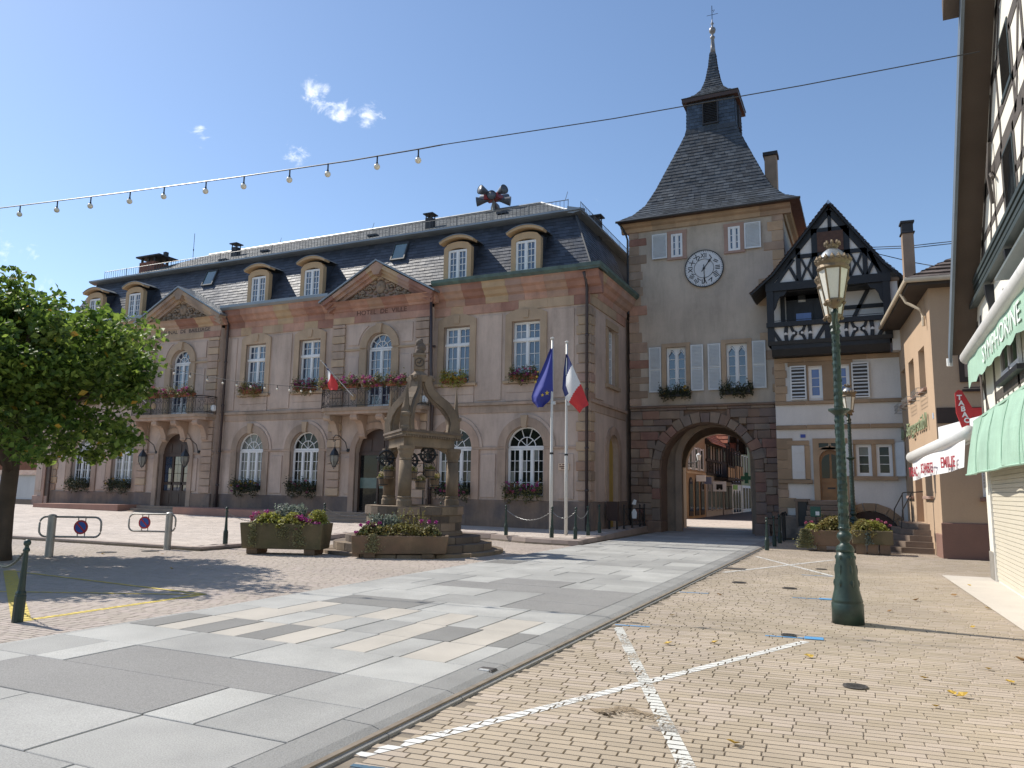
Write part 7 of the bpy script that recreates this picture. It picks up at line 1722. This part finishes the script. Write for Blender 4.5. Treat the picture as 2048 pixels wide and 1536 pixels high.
LBL = ['green bollard at the outer corner of the terrace kerb','green bollard behind the deep trough, first along the terrace return','green bollard behind the deep trough, second along the terrace return','green bollard on the terrace beside the fountain steps','green bollard half hidden behind the well curb']
LBP = []
for (x, y), la in zip(LB, LBL): z = tz(x, y)+.02; bollard(x, y, z, la); LBP.append((x,y,z))
RB = [(-10.45,22.1,'green bollard right of the well steps at the terrace edge'),(-8.85,22.0,'green bollard in front of the flagpoles'),(-8.05,21.9,'green bollard at the kerb corner by the road'),(-8.2,23.5,'green bollard along the road edge next to the kerb corner one')]
RBP = []
for x, y, la in RB: z = tz(x, y)+.02; bollard(x, y, z, la); RBP.append((x,y,z))
for x, y, la in ((-8.28,24.9,'green bollard in front of the yellow niche'),(-2.72,23.4,'green bollard right of the road before the tower'),(-2.70,25.2,'second green bollard right of the road before the tower'),(-2.72,27.0,'green bollard nearest the dark right pier of the gate')): bollard(x, y, tz(x,y)+.02 if x < -5 else 0, la)
for i, (a, b) in enumerate(zip(LBP[:-1], LBP[1:])): chain(a, b, .28, ('chain from the kerb corner bollard','chain behind the deep trough','chain across the terrace return','chain running behind the well')[i])
chain(RBP[0], RBP[1], .30, 'chain hanging right of the well'); chain(RBP[1], RBP[2], .2, 'chain in front of the flagpoles'); chain(RBP[2], RBP[3], .22, 'short chain along the road edge by the corner')
chain((-9.02,5.85,0), (-12.2,7.3,0), .3, 'chain running from the lone bollard out past the yellow markings', mt=DGREEN)

# metal railings near the gate
rl = thing('gate_railing', 'black iron guard railing at the left foot of the gate tower', 'railing', (-8.2,28.9,.2))
rp = [(-8.2,27.5),(-8.15,28.4),(-8.1,29.3),(-8.15,30.15)]
for x, y in rp: MB().lathe([(.045,.12),(.045,.35),(.03,.37),(.028,1.08),(.04,1.1),(.001,1.16)], (x,y,0), 8).build('post', IRON, rl)
for (xa,ya),(xb,yb) in zip(rp[:-1], rp[1:]):
    t = MB(); [t.tube([(xa,ya,z),(xb,yb,z)], .016, 5) for z in (.38,.98)]; t.tube([(xa,ya,.4),(xb,yb,.96)], .010, 4); t.tube([(xa,ya,.96),(xb,yb,.4)], .010, 4); t.tube([((xa+xb)/2,(ya+yb)/2,.40),((xa+xb)/2,(ya+yb)/2,.96)], .010, 4); t.build('panel', IRON, rl)
nt1 = thing('notice_figure', 'small white paper figure fixed to the iron railing', 'sign', (-8.05,28.35,.6)); t = MB(); t.lathe([(.001,0),(.07,0),(.07,.01),(.001,.01)], (-8.05,28.35,1.22), 8, 'y'); t.prism([(-8.13,.62),(-7.97,.62),(-7.95,.85),(-8.02,.98),(-8.08,.98),(-8.15,.85)], 28.34, 28.35); t.prism([(-8.14,1.15),(-8.0,1.13),(-7.96,1.3),(-8.06,1.34)], 28.34, 28.35); t.build('paper', WHITE, nt1)
cb = thing('control_cabinet', 'small brown metal cabinet beside the niche of the town hall', 'cabinet', (-8.55,27.3,.2)); MB().cbox(-8.75,-8.35,27.2,27.4,.55,1.25,.01).build('body', mat('brown_metal', (.06,.035,.03), .6, .1), cb); [MB().box(x,x+.05,27.25,27.35,.15,.55).build('leg', IRON, cb) for x in (-8.72,-8.43)]
rr = thing('bicycle_rack', 'black iron hoop railing at the right foot of the gate', 'railing', (-2.6,28.4,0))
for k in range(3): MB().tube([(-2.75+.02*k,27.6+k*.6,0),(-2.75,27.6+k*.6,.9),(-2.72,27.95+k*.6,.98),(-2.7,28.1+k*.6,.9),(-2.7,28.1+k*.6,0)], .025, 6).build('hoop', IRON, rr)

# ------------------------------------------------------------------ swing barriers with no-parking discs
STL = mat('galvanised_tube', (.34,.33,.31), .45, .12, 4, metal=.6); RDS = mat('sign_red', (.45,.03,.04), .45, .06); BLS = mat('sign_blue', (.03,.10,.40), .45, .06)
def barrier(px, py_, a, far, back, label, sx):
    b = thing('swing_barrier', label, 'barrier', (px,py_,0), rz=a)
    t = MB(); t.lathe([(.085,0),(.085,.90),(.06,.92),(.001,.93)], (0,0,0), 16); t.build('post', STL, b, local=True)
    z0, z1, r = .44, .87, .14; P_ = []
    def corner(cx, cz, a0): return [(cx+r*math.cos(a0+k*math.pi/8), 0, cz+r*math.sin(a0+k*math.pi/8)) for k in range(5)]
    loop = corner(far-r,z1-r,0)[::-1]
    pts_ = corner(far-r*1.5,z0+r,-math.pi/2)+corner(far-r*1.5,z1-r,0)+corner(-back+r*1.5,z1-r,math.pi/2)+corner(-back+r*1.5,z0+r,math.pi); pts_.append(pts_[0])
    t = MB(); t.tube(pts_, .022, 8); t.build('frame', STL, b, True, local=True)
    s = sx; cz = (z0+z1)/2
    t = MB(); [t.tube([(s+q,0,z0),(s+q,0,z1)], .012, 5) for q in (-.08,.08)]; t.build('bracket', STL, b, local=True)
    d = MB(); d.lathe([(.001,-.035),(.155,-.035),(.155,-.02),(.001,-.02)], (s,0,cz), 28, 'y'); d_ = d.build('no_parking_disc', RDS, b, local=True)
    t = MB(); t.lathe([(.001,-.040),(.115,-.040),(.115,-.036),(.001,-.036)], (s,0,cz), 28, 'y'); t.build('blue_field', BLS, d_, local=True)
    t = MB(); t.beam((s-.085,-.040,cz+.085),(s+.085,-.040,cz-.085),.035,.004,(0,-1,0)); t.build('red_bar', RDS, d_, local=True)
barrier(-16.36,11.16,R(25),1.16,.34,'long swing barrier with no-parking disc beside the linden trunk',.66)
barrier(-16.0,13.98,R(20),.24,1.13,'swing barrier with no-parking disc at the terrace kerb',-.63)

# ------------------------------------------------------------------ flagpoles and flags
POLE = mat('white_pole', (.62,.61,.57), .4, .06, 3); FBL = mat('flag_blue', (.035,.045,.26), .75, .08, 4); FDB = mat('flag_navy', (.02,.03,.13), .75, .08, 4); FWH = mat('flag_white', (.72,.71,.69), .75, .04, 4); FRD = mat('flag_red', (.58,.04,.04), .75, .06, 4); FYL = mat('flag_yellow', (.62,.42,.04), .7, .06, 4)
for x, y, h, la, tilt in ((-9.02,22.35,6.45,'white flagpole flying the blue European flag',.0),(-8.98,23.55,6.55,'white flagpole flying the French tricolour',0)):
    fp = thing('flagpole', la, 'flagpole', (x,y,tz(x,y)))
    z = tz(x,y); t = MB(); t.tube([(x,y,z),(x,y,z+2.6),(x,y,z+2.62),(x,y,h*.62),(x,y,h)], [.058,.054,.046,.042,.034], 10); t.build('pole', POLE, fp, True); t = MB(); t.lathe([(.05,0),(.07,.02),(.07,.05),(.001,.08)], (x,y,h), 10); t.build('cap', POLE, fp); MB().lathe([(.06,0),(.065,.03),(.06,.06)], (x,y,z+2.58), 10).build('clamp', IRON, fp); MB().box(x-.02,x+.12,y-.03,y+.03,h-2.12,h-2.02).build('flag_weight', POLE, fp)
def drape(name, label, poly, y0, mats, split, cat='flag', fold=.10, nu=40, nv=60, freq=5):
    """hanging cloth: poly gives left/right edges from top to bottom, folds run down it"""
    o = MB(); Lf, Rt = poly
    def samp(E, v):
        k = v*(len(E)-1); i = min(int(k), len(E)-2); f = k-i; return (E[i][0]+(E[i+1][0]-E[i][0])*f, E[i][1]+(E[i+1][1]-E[i][1])*f)
    V_ = []
    for j in range(nv+1):
        v = j/nv; a, b = samp(Lf, v), samp(Rt, v)
        for i in range(nu+1):
            u = i/nu; V_.append((a[0]+(b[0]-a[0])*u, y0+fold*math.sin(u*freq+v*2.2)*(.25+v)+.04*math.sin(v*7+u*3), a[1]+(b[1]-a[1])*u))
    b_ = len(o.v); o.v += V_
    for j in range(nv):
        for i in range(nu):
            o.f.append([j*(nu+1)+i, j*(nu+1)+i+1, (j+1)*(nu+1)+i+1, (j+1)*(nu+1)+i]); o.m.append(split((i+.5)/nu, (j+.5)/nv))
    ob = o.build(name, mats, None, True); me = ob.data; c = np.array(V_).mean(0); me.transform(Matrix.Translation(-Vector(c))); ob.location = Vector(c)
    return tag(ob, label, cat), o
# European flag bunched to the left of its pole
eu, _ = drape('european_flag', 'blue European Union flag with yellow stars hanging limp from its pole', ([(-9.06,6.15),(-9.35,5.55),(-9.58,5.05),(-9.72,4.62),(-9.70,4.45),(-9.50,4.22)],[(-8.99,6.15),(-8.97,5.4),(-8.97,4.75),(-9.06,4.55),(-9.15,4.42),(-9.30,4.28)]), 22.28, [FBL], lambda u, v: 0, fold=.09, freq=7)
def star(c, r, nrm=(0,-1,0)):
    return MB().prism([(c[0]+(r if k % 2 == 0 else r*.42)*math.cos(math.pi/2+k*math.pi/5), c[2]+(r if k % 2 == 0 else r*.42)*math.sin(math.pi/2+k*math.pi/5)) for k in range(10)], c[1]-.006, c[1])
for x, z, r in ((-9.10,4.68,.085),(-9.46,5.22,.05),(-9.50,5.05,.055),(-9.42,5.38,.04),(-9.26,4.62,.06)): star((x,22.13,z), r).build('star', FYL, eu)
drape('french_flag', 'French tricolour with blue, white and red bands hanging beside the European flag', ([(-8.98,6.15),(-9.08,5.6),(-9.12,5.0),(-8.98,4.62),(-8.72,4.40),(-8.52,4.16)],[(-8.94,6.2),(-8.72,5.75),(-8.55,5.35),(-8.40,5.0),(-8.28,4.65),(-8.18,4.42)]), 23.46, [FDB, FWH, FRD], lambda u, v: 0 if v*.95+u*.12 < .30 or (u < .25 and v < .55) else (1 if v+.15*u < .68 else 2), fold=.07)
# flags on the balconies
def balcony_flag(c, label, mats, split):
    x0 = c-.52
    st_ = thing('flagstaff', 'slanted '+('white' if c > -20 else 'pale')+' flagstaff on the '+('Hotel de Ville' if c > -20 else 'Bailliage')+' balcony', 'flagstaff', (x0,24.55,5.25)); MB().tube([(x0,24.55,5.22),(x0-1.0,23.75,6.55)], .018, 6).build('staff', POLE, st_); MB().lathe([(.001,-.03),(.03,0),(.001,.03)], (x0-1.02,23.73,6.58), 8).build('knob', POLE, st_)
    drape('balcony_flag', label, ([(x0-.97,6.5),(x0-.86,6.2),(x0-.80,5.9),(x0-.78,5.55),(x0-.72,5.42)],[(x0-.93,6.5),(x0-.62,6.1),(x0-.40,5.82),(x0-.30,5.6),(x0-.32,5.40)]), 23.9, mats, split, fold=.06)
balcony_flag(PX[0], 'small French flag hanging from the Hotel de Ville balcony staff', [FDB,FWH,FRD], lambda u, v: 0 if v < .22 else (1 if v+.35*u < .62 else 2))
balcony_flag(PX[1]-.3, 'red and yellow regional flag furled on the Bailliage balcony staff', [FRD,FWH,FYL], lambda u, v: 1 if .2 < v < .42 and u > .3 else (0 if v < .62 else 2))

# ------------------------------------------------------------------ wall lanterns
LGL = glass('lantern_glass', (.20,.20,.18), .1, 1.5)
def wall_lantern(x, label, y=PY-.55, s=1):
    l = thing('wall_lantern', label, 'lantern', (x,y,2.4)); zz = 2.45
    t = MB(); xb = x+.30*s; t.tube([(xb,PY-.02,3.12),(xb,PY-.1,3.12)], .07, 8); t.tube([Vector((xb-.0*s,PY-.1,3.12)).lerp(Vector((x,y,3.6)), 0), Vector((xb-.05*s,PY-.2,3.45)), Vector((x+.14*s,y+.06,3.70)), Vector((x+.02*s,y,3.72)), Vector((x-.10*s,y,3.60)), Vector((x-.06*s,y,3.46)), Vector((x+.03*s,y,3.50))], .02, 6); t.tube([(x,y,3.45),(x,y,3.2)], .014, 5); t.build('bracket', IRON, l)
    t = MB(); t.lathe([(.02,3.24),(.06,3.20),(.05,3.17),(.14,3.05),(.19,2.93),(.20,2.90)], (x,y,0), 6); t.build('hood', IRON, l)
    t = MB(); [t.tube([(x+.185*math.cos(a),y+.185*math.sin(a),2.90),(x+.17*math.cos(a),y+.17*math.sin(a),2.68),(x+.07*math.cos(a),y+.07*math.sin(a),2.46)], .011, 4) for a in (k*math.pi/3 for k in range(6))]; t.lathe([(.08,2.42),(.08,2.46),(.001,2.46)], (x,y,0), 6); t.lathe([(.02,2.36),(.03,2.39),(.001,2.42)], (x,y,0), 6); t.build('cage', IRON, l)
    t = MB(); t.lathe([(.165,2.89),(.155,2.68),(.065,2.47)], (x,y,0), 6); t.build('glass', LGL, l); MB().tube([(x,y,2.5),(x,y,2.85)], .03, 6).build('lamp_holder', IRON, l)
wall_lantern(PX[0]-1.62,'black wall lantern on a curled bracket left of the glass entrance'); wall_lantern(PX[1]-1.42,'black wall lantern left of the panelled entrance door'); wall_lantern(PX[1]+1.30,'black wall lantern right of the panelled entrance door')

# ------------------------------------------------------------------ siren on the ridge
sr = thing('roof_siren', 'grey eight-horned warning siren with red body on the town hall ridge', 'siren', (-15.55,30.9,14.7)); sx_, sy_ = -15.55, 30.9
HRN = mat('grey_siren_horn', (.12,.13,.15), .5, .15, 6, metal=.3)
MB().tube([(sx_,sy_,14.6),(sx_,sy_,15.3)], .07, 8).build('mast', STL, sr); MB().cbox(sx_-.38,sx_+.38,sy_-.28,sy_+.28,15.26,15.52,.02).build('body', mat('red_siren_body', (.30,.03,.03), .5, .1), sr)
for tier, zz in ((0,15.30),(1,15.50)):
    for k in range(4):
        a = k*math.pi/2+tier*math.pi/4+.35; d = Vector((math.cos(a),math.sin(a),(.10 if tier else -.12))); d.normalize(); p0 = Vector((sx_,sy_,zz))+d*.2; p1 = p0+d*.62
        t = MB(); t.tube([p0,p0.lerp(p1,.3),p0.lerp(p1,.8),p1], [.06,.10,.20,.23], 12, False); t.tube([p1-d*.03,p1-d*.01], [.21,.21], 12); t.build('horn', HRN, sr, True)

# ------------------------------------------------------------------ light garlands and wires
BULB = mat('opal_bulb', (.72,.66,.54), .3, .04, 3)
def garland(name, label, pts_, bulbs, r=.045, drop=.18):
    g_ = thing(name, label, 'string lights', pts_[0])
    t = MB(); t.tube(pts_, .012, 5); t.build('cable', IRON, g_)
    for p in bulbs:
        p = Vector(p); t = MB(); t.tube([p, p-Vector((0,0,drop*.6))], .014, 5); t.lathe([(.018,0),(.022,-.04),(.018,-.06)], p-Vector((0,0,drop*.5)), 8); s = t.build('socket', IRON, g_)
        t = MB(); t.lathe([(r*math.sin(a), -r*math.cos(a)) for a in np.linspace(.08,math.pi-.08,8)], p-Vector((0,0,drop*.6+r)), 12); t.build('bulb', BULB, s, True)
# hung from the left to a junction; from there the bare wire runs on to the shop gable
gp = [(-21.55,9.40,7.76), (-17.53,9.60,7.56), (-16.90,9.65,7.53), (-13.41,9.90,7.42), (-10.40,10.10,7.34), (-8.03,10.30,7.32), (-6.68,10.40,7.33), (-6.24,10.45,7.35)]
garland('light_garland', 'string of round opal bulbs slung high across the square', gp, [(-16.26,9.69,7.51), (-15.15,9.77,7.47), (-14.20,9.84,7.44), (-13.14,9.92,7.41), (-12.24,9.97,7.39), (-11.20,10.04,7.36), (-10.31,10.11,7.34), (-9.29,10.19,7.33), (-8.48,10.26,7.33), (-7.48,10.34,7.33), (-6.68,10.40,7.33), (-17.53,9.60,7.56), (-18.73,9.54,7.62)], .055, .24)
a, b = Vector(gp[-1]), Vector((1.77,12.20,8.06)); t = MB(); t.tube([a, a.lerp(b,.35)+Vector((0,0,-.06)), a.lerp(b,.7)+Vector((0,0,-.05)), b], .009, 4)
single('overhead_wire', t, IRON, 'thin dark wire running from the bulb string to the timbered shop gable', 'wire', base=tuple(a))
garland('light_garland', 'string of round opal bulbs strung in front of the town hall windows', [(-37.21,20.50,9.00), (-30.18,22.00,7.41), (-27.42,22.60,6.66), (-23.89,23.40,5.95), (-21.73,24.00,5.73), (-20.08,24.50,5.60)], [(-28.65,22.33,6.99), (-27.39,22.61,6.65), (-26.48,22.81,6.47), (-25.72,22.98,6.32), (-24.92,23.16,6.16), (-24.21,23.33,6.02), (-23.58,23.48,5.92), (-22.98,23.65,5.86), (-22.37,23.82,5.79), (-21.84,23.97,5.74), (-21.32,24.12,5.69), (-20.84,24.27,5.66), (-20.45,24.39,5.63)], .05, .2)
for p, q, la in (((-2.50,36.00,14.25),(-0.83,33.00,11.63),'wire from the tower to the timbered gable'), ((0.39,30.00,10.68),(3.14,27.00,9.67),'upper power line reaching the black gable'), ((0.43,30.00,10.60),(3.14,27.00,9.60),'lower power line reaching the black gable'), ((0.38,30.00,10.53),(3.16,26.00,8.33),'slack telephone line behind the chimney')):
    a, b = Vector(p), Vector(q); t = MB(); t.tube([a, a.lerp(b,.5)+Vector((0,0,-.06)), b], .014, 4); single('overhead_wire', t, IRON, la, 'wire', base=tuple(a))

# ------------------------------------------------------------------ fallen leaves
FLV = [mat('fallen_leaf_yellow', (.50,.33,.05), .7, .2, 20), mat('fallen_leaf_brown', (.30,.17,.06), .7, .2, 20)]
spots = [(-1.57,8.6),(-.85,5.28),(-.60,8.35),(-2.0,8.3),(.38,7.9),(.55,7.4),(.62,7.35),(.95,8.6),(1.05,8.1),(1.35,8.0),(.4,6.9),(1.3,9.2),(1.1,11.2),(.9,12.5),(1.5,13.2),(1.2,14.6),(-2.4,10.2),(-2.2,12.6),(1.7,10.4),(.6,13.6),(-12.2,10.8),(-14.9,12.9),(-16.0,12.2),(1.0,15.5),(1.6,16.4),(.2,12.1)]
for k, (x, y) in enumerate(spots):
    s = .036+.024*random.random(); t = MB(); n = 9; cu = random.uniform(.3,.7)
    rim = [(x+s*(1 if j % 2 else .62)*math.cos(j*2*math.pi/n), y+s*(1 if j % 2 else .62)*.8*math.sin(j*2*math.pi/n), .012+s*cu*abs(math.cos(j*math.pi/n+k))) for j in range(n)]
    t.add([(x,y,.012)]+rim, [(0,j+1,(j+1)%n+1) for j in range(n)])
    single('fallen_leaf', t, FLV[0 if (k <= 8 or k % 2 == 0) else 1], 'curled '+('yellow' if (k <= 8 or k % 2 == 0) else 'brown')+' fallen leaf on the paving '+('of the parking area' if x < -5 else 'beside the road kerb' if x < -1.9 else 'around the painted cross' if y < 9 and x < 0 else 'in front of the shop sill' if x > 1.15 else 'right of the tall street lamp'), 'leaf', 'fallen leaves on the paving')
